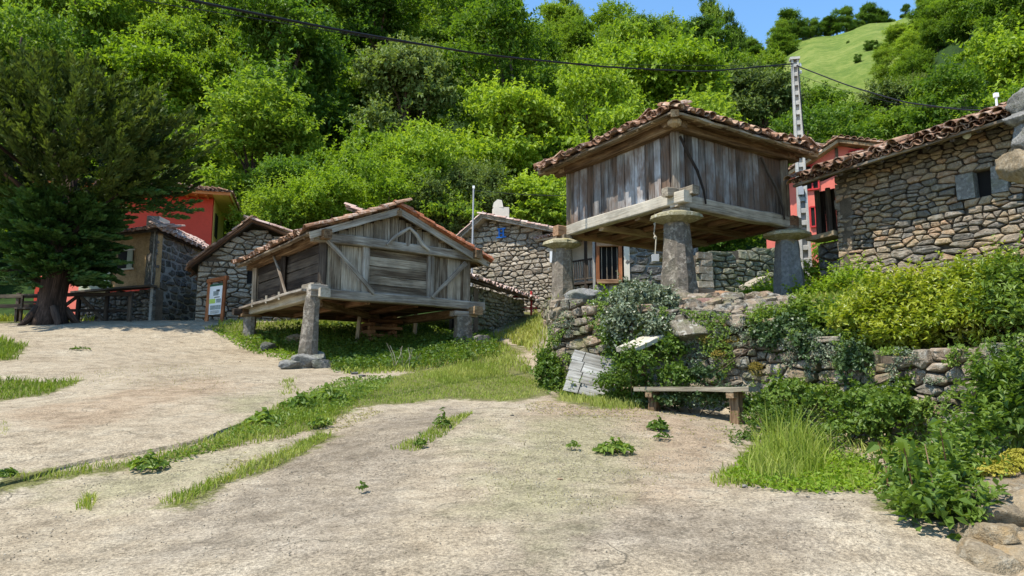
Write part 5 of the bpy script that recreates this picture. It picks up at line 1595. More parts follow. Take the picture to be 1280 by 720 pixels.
# ---- ochre house, left
A_, d, n, W, uz = face_line(56, 28.5, 190, 26.0)
t = thing('ochre_house', 'low ochre rendered house with dark stone corner beside the yew', 'house', (A_[0] + d[0] * W / 2, A_[1] + d[1] * W / 2, 3.9))
D3 = V3((d[0], d[1], 0)); N3 = V3((n[0], n[1], 0)); p2 = lambda u_, z_, o_=0.0: V3((A_[0] + d[0] * u_ + n[0] * o_, A_[1] + d[1] * u_ + n[1] * o_, z_))
zt_ = uz(188, 292)[1]; zm_ = uz(150, 362)[1]; ul = uz(100, 350)[0]
MB().prism([p2(ul, zm_), p2(W - .02, zm_), p2(W - .02, zt_ + .10), p2(ul, zt_ + .10)], -N3, .25).build('rendered_wall', M['ochre'], t)
MB().prism([p2(-.5, 3.4, -.02), p2(ul, 3.4, -.02), p2(ul, zt_ + .08, -.02), p2(-.5, zt_ + .08, -.02)], -N3, .25).build('pink_wall', M['pink_paint'], t)
pu0, pz1 = uz(101, 348); pu1, pz0 = uz(138, 364)
MB().box(p2((pu0 + pu1) / 2, (pz0 + pz1) / 2 + .1, .03), (pu1 - pu0, .05, pz1 - pz0 + .3), rz=math.atan2(d[1], d[0])).build('panel', M['panel_green'], t)
wu0, wz1 = uz(149, 314); wu1, wz0 = uz(166, 336)
w_ = MB().box(p2((wu0 + wu1) / 2, (wz0 + wz1) / 2, .012), (wu1 - wu0, .05, wz1 - wz0), rz=math.atan2(d[1], d[0])).build('window', M['void'], t)
MB().box(p2(wu1 - .13, (wz0 + wz1) / 2, .05), (.26, .04, wz1 - wz0), rz=math.atan2(d[1], d[0])).build('shutter', M['panel_green'], w_)
for s_ in (0, 1): MB().box(p2((wu0 + wu1) / 2, wz0 + (wz1 - wz0) * s_, .05), (wu1 - wu0 + .14, .07, .06), rz=math.atan2(d[1], d[0])).build('frame', M['cream'], w_)
for k_ in range(9):
    u_ = W - .30 - rnd.uniform(0, .2); z_ = zm_ + .1 + k_ * (zt_ - zm_ - .1) / 9
    MB().box(p2((u_ + W) / 2, z_ + .15, .012), (W - u_, .05, .29), rz=math.atan2(d[1], d[0]), jit=.01).build('corner_stone', M['stone_dark'], t)
stone_face(t, (A_[0] + d[0] * ul, A_[1] + d[1] * ul, 0), d, n, W - ul, lambda u_: 3.5, lambda u_: zm_ - .06, .16, M['stone_dark'], n_ind=0, depth=.2, core=.3, seed=85)
beam('ledge', M['dark_wood'], t, p2(ul - .1, zm_, .12), p2(W + .1, zm_ + .02, .12), .35, .08, seg=5, jit=.01)
# stone side, running back to the right
cx, cy = A_[0] + d[0] * W, A_[1] + d[1] * W
B_ = np.array([P(262, 400, 31).x, 31.0]); d2 = B_ - np.array([cx, cy]); W2 = float(np.hypot(*d2)); d2 /= W2; n2 = np.array([d2[1], -d2[0]])
stone_face(t, (cx, cy, 0), d2, n2, W2, lambda u_: 3.5, lambda u_: zt_ + .10, .24, M['stone_dark'], n_ind=70, depth=.06, core=.1, core_mat=M['mortar_light'], seed=86, gap=.84)  # shade on this side wall is given by the darker stone colour
D2 = V3((d2[0], d2[1], 0)); N2 = V3((n2[0], n2[1], 0))
k0 = V3((cx, cy, zt_ + .05)) + N3 * .45 + N2 * .35
kl = k0 - D3 * (W + .6); kr = k0 + D2 * (W2 + .6)
pk = V3((cx, cy, zt_ + .05)) - N3 * 2.4 - N2 * 2.0 + UP * .75
mb = MB(); slab(mb, [kl, k0, pk, kl - N3 * 2.6 + UP * .72], .08); slab(mb, [k0, kr, kr - N2 * 2.4 + UP * .72, pk], .08); ro = mb.build('roof', M['dark_wood'], t)
M['tile_pale'] = m_stone('sunlit_toned_tile', [(0, (.26, .15, .12)), (.4, (.42, .28, .23)), (1, (.58, .46, .40))], mossf=.1, lich=(.5, .46, .42), lichf=.5, bump=.3)  # sunlight on the tiles is mixed into this pale pinkish colour
tile_roof(ro, [kl, k0, pk, kl - N3 * 2.6 + UP * .72], M['tile_pale'], n_ind=60, seed=87, lift=.05, messy=.2, scale=1.1, pitch=.24); tile_roof(ro, [k0, kr, kr - N2 * 2.4 + UP * .72, pk], M['tile_pale'], n_ind=60, seed=88, lift=.05, messy=.2, scale=1.1, pitch=.24)
ch_ = MB().box(k0 + D2 * 2.5 - N2 * 1.2 + UP * .75, (.9, .5, .45), rz=math.atan2(d2[1], d2[0]), jit=.02).build('chimney', M['cream'], ro)
MB().box(k0 + D2 * 2.5 - N2 * 1.2 + UP * 1.02, (1.1, .7, .07), rz=math.atan2(d2[1], d2[0]), jit=.01).build('chimney_cap', M['tile_pale'], ch_) if False else None

# ---- ruined stone shed
A_, d, n, W, uz = face_line(243, 25.6, 392, 26.6)
t = thing('stone_shed', 'half ruined pale stone shed with broken tiled gable behind the information board', 'shed', (A_[0] + d[0] * W / 2, A_[1] + d[1] * W / 2, 3.7))
D3 = V3((d[0], d[1], 0)); N3 = V3((n[0], n[1], 0)); p2 = lambda u_, z_, o_=0.0: V3((A_[0] + d[0] * u_ + n[0] * o_, A_[1] + d[1] * u_ + n[1] * o_, z_))
g_ = [uz(243, 333), uz(316, 284), uz(392, 312)]
tp = gable_wall_top(g_)
ou0, oz1 = uz(310, 340); ou1, oz0 = uz(318, 352)
stone_face(t, (A_[0], A_[1], 0), d, n, W, lambda u_: 3.2, tp, .17, M['stone_pale'], n_ind=0, depth=.2, core=.35, seed=91, core_mat=M['mortar'], rot=.1, openings=[(ou0, ou1, oz0, oz1)])
MB().box(p2((ou0 + ou1) / 2, (oz0 + oz1) / 2, -.15), (ou1 - ou0 + .1, .1, oz1 - oz0 + .1), rz=math.atan2(d[1], d[0])).build('window', M['void'], t)
a_ = p2(g_[0][0] - .12, g_[0][1] - .05, .3); b_ = p2(g_[1][0], g_[1][1] + .16, .3); c_ = p2(g_[2][0] + .3, g_[2][1] + .1, .3)
mb = MB(); slab(mb, [a_, a_ - N3 * 4, b_ - N3 * 4, b_], .06); slab(mb, [c_, c_ - N3 * 4, b_ - N3 * 4, b_], .06); ro = mb.build('roof', M['dark_wood'], t)
tile_roof(ro, [a_, a_ - N3 * 4, b_ - N3 * 4, b_], M['tile'], n_ind=0, seed=92, lift=.04, messy=.5, jit=.05); tile_roof(ro, [c_, c_ - N3 * 4, b_ - N3 * 4, b_], M['tile_pale'], n_ind=0, seed=93, lift=.04, messy=.5, jit=.05)
MB().tube([a_ + UP * .02, a_.lerp(b_, .5) + UP * .05, b_ + UP * .08], [.10, .11, .09], 8, .1).build('verge_log', M['red_wood'], ro)
MB().tube([b_ + UP * .05, b_.lerp(c_, .5) - UP * .03, c_], [.08, .09, .08], 8, .1).build('verge_log', M['red_wood'], ro)
MB().tube([b_ + UP * .16 - D3 * .3, b_.lerp(c_, .6) + UP * .12], [.06, .06], 8, .1).build('loose_log', M['brown_wood'], ro)

# ---- small barn behind the gabled granary
A_, d, n, W, uz = face_line(590, 25.0, 656, 30.5)
t = thing('stone_barn', 'low mossy stone barn with narrow tiled lean-to right of the gabled granary', 'barn', (A_[0] + d[0] * W / 2, A_[1] + d[1] * W / 2, 3.9))
D3 = V3((d[0], d[1], 0)); N3 = V3((n[0], n[1], 0)); p2 = lambda u_, z_, o_=0.0: V3((A_[0] + d[0] * u_ + n[0] * o_, A_[1] + d[1] * u_ + n[1] * o_, z_))
tz0 = uz(592, 357)[1]; tz1 = uz(650, 374)[1]
stone_face(t, (A_[0], A_[1], 0), d, n, W, lambda u_: 3.0, lambda u_: tz0 + (tz1 - tz0) * u_ / W, .18, M['stone_moss'], n_ind=0, depth=.2, core=.35, seed=95, asp=(.8, 2.0))
stone_face(t, (A_[0] - .9, A_[1] + .5, 0), (.9, -.5), (-.5, -.9), 1.03, lambda u_: 3.0, lambda u_: tz0 - .05, .18, M['stone_moss'], n_ind=0, depth=.2, core=.3, seed=96, openings=[(.12, .8, 3.3, tz0 - .35)])
MB().box(V3((A_[0] - .45, A_[1] + .42, 3.9)), (.75, .06, 1.6), rz=math.atan2(-.5, .9)).build('doorway', M['void'], t)
a_ = p2(-.25, tz0 + .08, .35); b_ = p2(W + .2, tz1 + .06, .35); bk_ = -N3 * 2.4 + UP * .75
mb = MB(); slab(mb, [a_, b_, b_ + bk_, a_ + bk_], .06); slab(mb, [a_ - D3 * .9 + N3 * 0 - UP * .02, a_, a_ + bk_, a_ + bk_ - D3 * .9], .06)
ro = mb.build('roof', M['dark_wood'], t)
tile_roof(ro, [a_ - D3 * .9, b_, b_ + bk_, a_ + bk_ - D3 * .9], M['tile_pale'], n_ind=60, seed=97, lift=.05, messy=.2, scale=1.1, pitch=.24)
# upper storey with its own roof
q0 = p2(-.7, 0, -2.2); ut0 = P(590, 316, 28.0).z; ut1 = P(634, 336, 31.0).z; WU = 4.2
stone_face(t, (q0.x, q0.y, 0), d, n, WU, lambda u_: tz0 - .2, lambda u_: ut0 + (ut1 - ut0) * u_ / WU - .05, .18, M['stone_moss'], n_ind=0, depth=.2, core=1.5, seed=98, asp=(.8, 2.0))
a_ = V3((q0.x, q0.y, ut0 + .1)) - D3 * .4 + N3 * .3; b_ = V3((q0.x, q0.y, ut1 + .05)) + D3 * (WU + .4) + N3 * .3; bk_ = -N3 * 2.6 + UP * 1.1
mb = MB(); slab(mb, [a_, b_, b_ + bk_, a_ + bk_], .06); r2 = mb.build('upper_roof', M['dark_wood'], t)
tile_roof(r2, [a_, b_, b_ + bk_, a_ + bk_], M['tile_pale'], n_ind=0, seed=99, lift=.05, messy=.2, scale=1.1, pitch=.24)
beam('eave_board', M['brown_wood'], r2, a_ - UP * .06, b_ - UP * .06, .1, .1, seg=4, jit=.01)

# ---- stone house with chimney, centre
A_, d, n, W, uz = face_line(566, 34, 697, 31.5)
t = thing('stone_house', 'pale rubble stone house with a chimney and blue emblem between the two granaries', 'house', (A_[0] + d[0] * W / 2, A_[1] + d[1] * W / 2, 4.6))
D3 = V3((d[0], d[1], 0)); N3 = V3((n[0], n[1], 0)); p2 = lambda u_, z_, o_=0.0: V3((A_[0] + d[0] * u_ + n[0] * o_, A_[1] + d[1] * u_ + n[1] * o_, z_))
g_ = [uz(566, 311), uz(609, 275), uz(697, 294)]
tp = gable_wall_top(g_)
stone_face(t, (A_[0], A_[1], 0), d, n, W, lambda u_: 4.0, tp, .20, M['stone_pale'], n_ind=0, depth=.2, core=.35, seed=101, core_mat=M['mortar'], rot=.1, asp=(1.0, 2.0))
a_ = p2(g_[0][0] - .4, g_[0][1] - .22, .45); b_ = p2(g_[1][0], g_[1][1] + .14, .45); c_ = p2(g_[2][0] + .7, g_[2][1] - .02, .45)
mb = MB(); slab(mb, [a_, a_ - N3 * 6, b_ - N3 * 6, b_], .12); slab(mb, [c_, c_ - N3 * 6, b_ - N3 * 6, b_], .12); ro = mb.build('roof', M['grey_wood'], t)
tile_roof(ro, [a_, a_ - N3 * 6, b_ - N3 * 6, b_], M['tile_pale'], n_ind=0, seed=102, lift=.04); tile_roof(ro, [c_, c_ - N3 * 6, b_ - N3 * 6, b_], M['tile_pale'], n_ind=0, seed=103, lift=.04)
for a, b in ((a_, b_), (b_, c_)):
    MB().beam(a + UP * .02, b + UP * .02, .1, .12, seg=3, jit=.01).build('verge_board', M['pale_wood'], ro)
for k_ in range(1, 4): MB().beam(a_.lerp(b_, k_ / 4) - UP * .14 - N3 * .5, a_.lerp(b_, k_ / 4) - UP * .14 + N3 * .02, .12, .12, seg=1).build('purlin', M['grey_wood'], ro)
qc = P(626, 268, 33.5); chm = MB().box(qc - UP * .35, (.75, .6, 1.25), rz=.1, jit=.02).build('chimney', M['cream'], ro)
mb = MB(); mb.prism([qc + V3((-.38, -.3, .28)), qc + V3((.12, -.3, .28)), qc + V3((.05, -.3, .62)), qc + V3((-.15, -.3, .66)), qc + V3((-.33, -.3, .5))], V3((0, 1, 0)), .6); mb.build('chimney_hood', M['cream'], ro)
# blue painted emblem: two uprights under a bar
eu, ez_ = uz(628, 291)
for (du, dz, w_, h_) in ((-.12, -.02, .07, .36), (.10, -.02, .07, .36), (0, .18, .42, .06), (0, -.04, .2, .05), (0, -.22, .50, .05)):
    MB().box(p2(eu + du, ez_ + dz, .07), (w_, .05, h_), rz=math.atan2(d[1], d[0]), jit=.01).build('emblem', M['blue'], t)
MB().box(p2(uz(692, 322)[0], uz(692, 322)[1], .1), (.25, .2, .5), rz=0).build('meter_box', M['white'], t)
# balcony wing to the right
A2_, dB, nB, WB, uzB = face_line(697, 32.0, 775, 29.8)
DB = V3((dB[0], dB[1], 0)); NB = V3((nB[0], nB[1], 0)); pB = lambda u_, z_, o_=0.0: V3((A2_[0] + dB[0] * u_ + nB[0] * o_, A2_[1] + dB[1] * u_ + nB[1] * o_, z_))
zr = uzB(735, 296)[1]; zf_ = uzB(735, 352)[1]
MB().prism([pB(0, 4.2, -1.0), pB(WB, 4.2, -1.0), pB(WB, zr + 1, -1.0), pB(0, zr + 1, -1.0)], -NB, 3).build('wing_wall', M['cream'], t)
stone_face(t, (A2_[0], A2_[1], 0), dB, nB, WB, lambda u_: 4.0, lambda u_: zf_ - .1, .2, M['stone_pale'], n_ind=0, depth=.2, core=.3, seed=104)
MB().prism([pB(-.1, zf_ - .1, .15), pB(WB, zf_ - .1, .15), pB(WB, zf_ - .1, -1.0), pB(-.1, zf_ - .1, -1.0)], UP, .1).build('balcony_floor', M['dark_wood'], t)
ra_ = beam('railing', M['dark_wood'], t, pB(-.05, zf_ + .95, .1), pB(WB - .1, zf_ + .95, .1), .08, .07, seg=3)
MB().beam(pB(-.05, zf_ + .12, .1), pB(WB - .1, zf_ + .12, .1), .07, .06, seg=2).build('bottom_rail', M['dark_wood'], ra_)
nb_ = 26
for k_ in range(nb_): MB().beam(pB(WB * k_ / nb_, zf_ + .12, .1), pB(WB * k_ / nb_, zf_ + .93, .1), .045, .03, up=NB, seg=1).build('baluster', M['dark_wood'], ra_)
for u_ in (0, WB * .5, WB - .1): beam('balcony_post', M['dark_wood'], t, pB(u_, 4.2, .08), pB(u_, zr + .15, .08), .14, .14, up=(1, 0, 0), seg=2)
mb = MB(); slab(mb, [pB(-.7, zr + .1, .7), pB(WB + .5, zr + .1, .7), pB(WB + .5, zr + 1.0, -2.6), pB(-.7, zr + 1.0, -2.6)], .09); rw = mb.build('wing_roof', M['grey_wood'], t)
tile_roof(rw, [pB(-.7, zr + .1, .7), pB(WB + .5, zr + .1, .7), pB(WB + .5, zr + 1.0, -2.6), pB(-.7, zr + 1.0, -2.6)], M['tile_pale'], n_ind=0, seed=105, lift=.04)

# ---- regular stone house with the red-brown door, right of the balcony
A_, d, n, W, uz = face_line(742, 27.6, 876, 27.2)
t = thing('stone_house', 'dark coursed stone house with pale mortar and a red-brown doorway beneath the terrace granary', 'house', (A_[0] + d[0] * W / 2, A_[1] + d[1] * W / 2, 4.6))
D3 = V3((d[0], d[1], 0)); N3 = V3((n[0], n[1], 0)); p2 = lambda u_, z_, o_=0.0: V3((A_[0] + d[0] * u_ + n[0] * o_, A_[1] + d[1] * u_ + n[1] * o_, z_))
ztp = P(780, 268, 27.5).z
du0, dz1 = uz(747, 300); du1, dz0 = uz(776, 352)
stone_face(t, (A_[0], A_[1], 0), d, n, W, lambda u_: 4.2, lambda u_: ztp, .24, M['stone_slate'] if 'stone_slate' in M else M['stone_dark'], n_ind=110, depth=.2, core=.35, seed=107, core_mat=M['mortar_light'], gap=.86, rot=.02, asp=(1.4, 3.0), openings=[(du0 - .1, du1 + .15, dz0 - .1, dz1 + .1)], split=.05)
MB().box(p2((du0 + du1) / 2, (dz0 + dz1) / 2, -.25), (du1 - du0 + .3, .1, dz1 - dz0 + .3), rz=math.atan2(d[1], d[0])).build('door_recess', M['void'], t)
for u_ in (du0, du1): MB().beam(p2(u_, dz0, 0), p2(u_, dz1, 0), .14, .16, up=N3, seg=2).build('door_frame', M['frame_wood'], t)
MB().beam(p2(du0 - .05, dz1 - .1, .01), p2(du1 + .05, dz1 - .1, .01), .16, .34, seg=2).build('lintel', M['red_wood'], t)
MB().beam(p2(du0 - .05, dz0, .02), p2(du1 + .05, dz0, .02), .2, .16, seg=2).build('door_sill', M['red_wood'], t)
MB().beam(p2(du1 + .25, dz0, .0), p2(du1 + .25, dz1, .0), .22, .1, up=N3, seg=1).build('side_panel', M['cream'], t)
for k_ in range(4): MB().beam(p2(du0 + .15 + k_ * .2, dz0 + .1, -.1), p2(du0 + .15 + k_ * .2, dz1 - .25, -.1), .03, .03, up=N3, seg=1).build('grille_bar', M['pale_wood'], t)
mb = MB(); rr_ = [p2(-.6, ztp + .1, .6), p2(W + .3, ztp + .1, .6), p2(W + .3, ztp + 1.5, -3), p2(-.6, ztp + 1.5, -3)]; slab(mb, rr_, .1); ro = mb.build('roof', M['dark_wood'], t); tile_roof(ro, rr_, M['tile'], n_ind=0, seed=108, lift=.04)

# ---- mossy wall under and right of it
A_, d, n, W, uz = face_line(874, 26.6, 1012, 28.5)
t = thing('mossy_wall', 'mossy stone wall with pale corner stones overhung by grass behind the granary pillars', 'wall', (A_[0] + d[0] * W / 2, A_[1] + d[1] * W / 2, 4.6))
p2 = lambda u_, z_, o_=0.0: V3((A_[0] + d[0] * u_ + n[0] * o_, A_[1] + d[1] * u_ + n[1] * o_, z_))
tp = gable_wall_top([uz(874, 318), uz(900, 314), uz(1005, 306)])
stone_face(t, (A_[0], A_[1], 0), d, n, W, lambda u_: 4.2, tp, .20, M['stone_moss'], n_ind=60, depth=.2, core=.5, seed=109, asp=(1.0, 2.2))
for k_ in range(7): MB().box(p2(.28 + (k_ % 2) * .06, 4.75 + k_ * .27, .04), (.62 - (k_ % 2) * .14, .2, .25), rz=math.atan2(d[1], d[0]), jit=.02).build('corner_stone', M['stone_pale'], t)
# ============================================================ UTILITY POLE AND CABLES
YP = 22.0
pb = P(1007, 357, YP); pt = P(994, 75, YP)
pb = V3((pb.x + .04, YP, pb.z)); pt = V3((pb.x - .03, YP, pt.z))
t = thing('utility_pole', 'tall pale concrete utility pole with a ladder of rectangular holes', 'pole', pb)
Hh = pt.z - pb.z + .3
rzp = Matrix.Rotation(-.18, 3, 'Z')
ax = rzp @ V3((1, 0, 0)); ay = rzp @ V3((0, 1, 0))
wfun = lambda f: .34 - .14 * f
base = pb - UP * .3
for s_ in (-1, 1):
    MB().beam(base + ax * (s_ * wfun(0) * .40), base + UP * Hh + ax * (s_ * wfun(1) * .40), .085, .20, up=ay, seg=8, w1=.06, h1=.14, jit=.002).build('flange', M['concrete'], t)
MB().beam(base + ay * .06, base + UP * Hh + ay * .05, wfun(0) * .7, .035, up=ay, seg=6, w1=wfun(1) * .7).build('web', M['concrete_dark'] if 'concrete_dark' in M else M['concrete'], t)
z_ = .25
while z_ < Hh - .1:
    f = z_ / Hh
    MB().beam(base + UP * z_ - ax * (wfun(f) * .36), base + UP * z_ + ax * (wfun(f) * .36), .14 - .04 * f, .16 - .03 * f, up=(0, 0, 1), seg=1).build('rung', M['concrete'], t)
    z_ += .42 - .12 * f
MB().box(base + UP * (Hh + .03), (.30, .22, .08), rz=-.18, jit=.004).build('pole_cap', M['concrete'], t)
for s_, dz in ((.16, -.18), (.16, -.42)):
    ins = MB().lathe(base + UP * (Hh + dz) + ax * s_, [(.02, -.06), (.05, -.03), (.03, 0), (.05, .03), (.02, .06)], 10).build('insulator', M['white'], t)
MB().tube([base + UP * (Hh * .62) - ay * .13 + ax * .1, base + UP * (Hh * .63) - ay * .15 + ax * .13, base + UP * (Hh * .97) - ay * .12 + ax * .06], [.016, .016, .016], 6).build('down_cable', M['black'], t)
MB().box(base + UP * (Hh * .43) + ay * -.14 + ax * -.06, (.16, .1, .28), rz=-.18).build('junction_box', M['grey_metal'], t)
# second thin post just behind
q = P(1008, 300, 24.5); qt = P(1001, 205, 24.5)
def cable(name, label, pts, r, mat='black', n=24):
    """catenary-like cable through given 3-D points"""
    P_ = [Vector(p) for p in pts]; out = []
    for i in range(len(P_) - 1):
        a, b = P_[i], P_[i + 1]
        sag = (b - a).length * .0
        for k in range(n):
            out.append(a.lerp(b, k / n))
    out.append(P_[-1])
    # smooth
    for _ in range(30):
        out = [out[0]] + [out[i] * .5 + (out[i - 1] + out[i + 1]) * .25 for i in range(1, len(out) - 1)] + [out[-1]]
    o = MB().tube(out, r, 6).build(name, M[mat]); tagp(o, label, 'cable'); return o
top = base + UP * (Hh - .12)
cable('cable', 'thick black cable sagging from the upper left to the concrete pole', [P(120, -34, 9.0), P(235, 0, 10.5), P(420, 37, 13), P(600, 68, 16), P(760, 84, 18.5), P(880, 90, 20.4), top], .024)
cable('cable', 'thinner black cable running just above the left part of the thick cable', [P(60, -30, 8.8), P(190, 3, 10), P(300, 20, 11.5), P(480, 50, 14), P(700, 80, 17.6), top - UP * .1], .007)
cable('cable', 'black cable falling from the concrete pole towards the right stone house', [top - UP * .05, P(1060, 107, 20.6), P(1130, 128, 18.5), P(1200, 137, 16.5), P(1252, 139, 15.6)], .019)
cable('cable', 'thin black cable below the falling one on the right', [top - UP * .35, P(1050, 112, 21), P(1140, 134, 19), P(1240, 134, 16)], .006)
cable('cable', 'short thin cable from the roof pole to the terrace granary', [P(592, 238, 31), P(650, 243, 25), P(708, 245, 18.9)], .010)
# roof pole left of chimney, small post right
q0 = P(590, 300, 31); q1 = P(592, 234, 31)
t = thing('roof_pole', 'thin grey service pole rising between the gabled granary and the chimney house', 'pole', q0 - UP * 2)
MB().tube([q0 - UP * 2.2, q1], [.045, .035], 7).build('pole', M['grey_metal'], t); MB().box(q1, (.10, .08, .12)).build('insulator', M['white'], t)
q0 = P(1247, 150, 15.8); q1 = P(1245, 119, 15.8)
t = thing('roof_pole', 'small white service post standing on the tiled roof at the right', 'pole', q0)
MB().tube([q0 - UP * .5, q1], [.03, .025], 7).build('pole', M['white'], t); MB().box(q1, (.09, .07, .1)).build('insulator', M['white'], t)

# ============================================================ BENCH
def bench(loc_l, loc_r, zs, label, depth=.36, thick=.07, legs=True, mat='bench_wood'):
    a = Vector((loc_l[0], loc_l[1], zs)); b = Vector((loc_r[0], loc_r[1], zs)); d = (b - a).normalized(); n = Vector((-d.y, d.x, 0))
    t = thing('bench', label, 'bench', ((a.x + b.x) / 2, (a.y + b.y) / 2, h((a.x + b.x) / 2, (a.y + b.y) / 2)))
    MB().beam(a - UP * .035, b - UP * .035, depth, thick, seg=6, jit=.005).build('seat', M[mat], t)
    return t, a, b, d, n
bl = P(800, 487, 12.0); br_ = P(938, 486, 10.6)
zs = (P(798, 485, 12.0).z + P(944, 482, 10.6).z) / 2
t, a, b, d, n = bench((bl.x, bl.y), (br_.x + .05, br_.y - .03), zs, 'long pale plank bench on two wooden trestle legs before the terrace wall')
for q in (a + d * .28, b - d * .30):
    zg = h(q.x, q.y) - .06
    lg = MB().beam(q + UP * (zg - zs), q - UP * .07, .17, .15, up=d, seg=4, jit=.008, w1=.14).build('leg', M['leg_wood'] if 'leg_wood' in M else M['brown_wood'], t)
    MB().beam(q - n * .17 - UP * .12, q + n * .17 - UP * .12, .12, .09, seg=2, jit=.006).build('crosspiece', M['brown_wood'], lg)
# second bench set endwise in the ivy
a2 = P(782, 437, 12.15); b2 = P(826, 418, 12.75)
t = thing('bench', 'short tilted plank seat half buried in ivy beside the white boards', 'bench', (a2.x, a2.y, h(a2.x, a2.y)))
MB().beam(a2, b2, .42, .08, up=(-.25, -.3, 1), seg=5, jit=.006).build('seat', M['bench_wood'], t)
q = a2.lerp(b2, .5); MB().beam(V3((q.x - .02, q.y + .1, h(q.x, q.y - .3) - .1)), q + V3((0, .1, -.06)), .10, .10, up=(1, 0, 0), seg=3, jit=.008).build('leg', M['red_wood'], t)

# ============================================================ WHITE BOARD PANEL
A_ = P(708, 487, 13.9); B_ = P(752, 500, 13.5)
zb_ = A_.z - .05
t = thing('plank_panel', 'leaning whitewashed panel of four wide boards with a dark diagonal gap at the wall foot', 'panel', (A_.x + .3, 13.8, zb_))
tl = P(718, 437, 13.45); tr = P(766, 449, 13.15); blp = P(704, 488, 13.1); brp = P(775, 505, 12.75)
for k in range(4):
    f0 = k / 4; f1 = (k + 1) / 4
    a = tl.lerp(blp, (f0 + f1) / 2); b = tr.lerp(brp, (f0 + f1) / 2)
    w = (tl - blp).length / 4
    nrm = (tr - tl).cross(blp - tl).normalized()
    c1 = a.lerp(b, .27); c2 = a.lerp(b, .29)
    for s0, s1 in ((a, c1), (c2, b)):
        MB().beam(s0, s1, .035, w - .009, up=(tl - blp).normalized(), seg=3, jit=.002).build('board', M['board_wood'], t)
MB().beam(tl.lerp(tr, .29) - nrm * -.04, blp.lerp(brp, .29) + nrm * .04, .10, .04, up=nrm, seg=2).build('batten', M['dark_wood'], t)

# ============================================================ INFORMATION BOARD
Yb_ = 24.3
bl_, br2 = P(258, 402, Yb_ + .2), P(277, 406, Yb_ - .3)
zt1 = P(262, 348, Yb_).z; zt2 = P(279, 345, Yb_ - .3).z
t = thing('information_board', 'narrow printed information board between two red brown wooden posts', 'sign', (bl_.x + .25, Yb_, h(bl_.x + .25, Yb_)))
pL = V3((bl_.x, bl_.y, h(bl_.x, bl_.y) - .1)); pR = V3((br2.x, br2.y, h(br2.x, br2.y) - .1))
dB_ = (V3((pR.x, pR.y, 0)) - V3((pL.x, pL.y, 0))); wB = dB_.length; dB_.normalize(); nB_ = V3((dB_.y, -dB_.x, 0))
if nB_.y > 0: nB_ = -nB_
MB().beam(pL, V3((pL.x + .05, pL.y, zt1)), .11, .11, up=(1, 0, 0), seg=2).build('post', M['frame_wood'], t)
MB().beam(pR, V3((pR.x + .05, pR.y, zt2)), .11, .11, up=(1, 0, 0), seg=2).build('post', M['frame_wood'], t)
MB().beam(V3((pL.x - .02, pL.y, zt1 - .08)), V3((pR.x + .12, pR.y, zt1 - .02)), .12, .14, seg=2).build('crossbar', M['frame_wood'], t)
zc0 = P(268, 393, Yb_).z; zc1 = zt1 - .2
ctr = V3(((pL.x + pR.x) / 2 + .03, (pL.y + pR.y) / 2, (zc0 + zc1) / 2))
rzb = math.atan2(dB_.y, dB_.x)
pw = wB - .14
pan = MB().box(ctr, (pw, .03, zc1 - zc0), rz=rzb).build('panel', M['white'], t)
hh_ = zc1 - zc0
F_ = lambda u_, v_, o_: ctr + dB_ * (u_ * pw / 2) + UP * (v_ * hh_ / 2) + nB_ * o_
for (u_, v_, w_, h_, mt) in ((0, .93, 1.98, .13, 'green_print'), (.0, .38, .8, .30, 'grey_print'), (.3, .55, .5, .14, 'black'), (.2, .12, .8, .05, 'black'), (-.5, -.12, .9, .30, 'lime_print'), (.45, -.12, .7, .26, 'grey_print'), (0, -.55, 1.6, .28, 'grey_print')):
    MB().box(F_(u_, v_, .019), (w_ * pw / 2, .006, h_ * hh_ / 2), rz=rzb).build('print', M[mt], pan)
for k_ in range(5): MB().box(F_(-.05, -.76 - k_ * .045, .019), (.8 * pw * (1 - k_ % 2 * .2), .006, .008 * hh_), rz=rzb).build('text_line', M['black'], pan)

# red metal gate post near the barn
t = thing('metal_gate_post', 'red metal post with two short arms beside the barn corner', 'post', P(664, 392, 30.6))
q = P(664, 392, 30.6); qt = P(664, 364, 30.6)
MB().beam(q - UP * .3, qt, .09, .09, up=(1, 0, 0), seg=1).build('post', M['red_metal'], t)
for z_ in (.25, .75): MB().beam(q.lerp(qt, z_) - V3((.8, .1, 0)), q.lerp(qt, z_) + V3((.25, 0, 0)), .05, .06, seg=1).build('arm', M['red_metal'], t)

# ============================================================ FENCE, BENCH AND BRACED GATE BY THE YEW
def rail_fence(label, x0, x1, Y0, Y1, posts, rails, mat='dark_wood', n_up=.0):
    a = G(x0, 404); q0 = P(x0, 402, Y0); q1 = P(x1, 402, Y1)
    t = thing('wooden_fence', label, 'fence', (q0.x, q0.y, h(q0.x, q0.y)))
    for f in posts:
        q = q0.lerp(q1, f); z = h(q.x, q.y)
        MB().beam(V3((q.x, q.y, z - .2)), V3((q.x, q.y, z + 1.05)), .13, .12, up=(1, 0, 0), seg=2, jit=.008).build('post', M[mat], t)
    for r_ in rails:
        qa = q0.lerp(q1, -.02); qb = q0.lerp(q1, 1.02)
        MB().beam(V3((qa.x, qa.y - .08, h(q0.x, q0.y) + r_)), V3((qb.x, qb.y - .08, h(q1.x, q1.y) + r_)), .05, .13, seg=6, jit=.008).build('rail', M[mat], t)
    return t, q0, q1
rail_fence('dark wooden rail fence left of the yew trunk before the bright meadow', -70, 47, 26.5, 25.5, (0, .5, .78, 1), (.55, .9))
t, q0, q1 = rail_fence('dark braced wooden gate right of the yew trunk', 82, 163, 25.6, 25.2, (.18, .62, .98), (.95,))
za = h(q0.x, q0.y); 
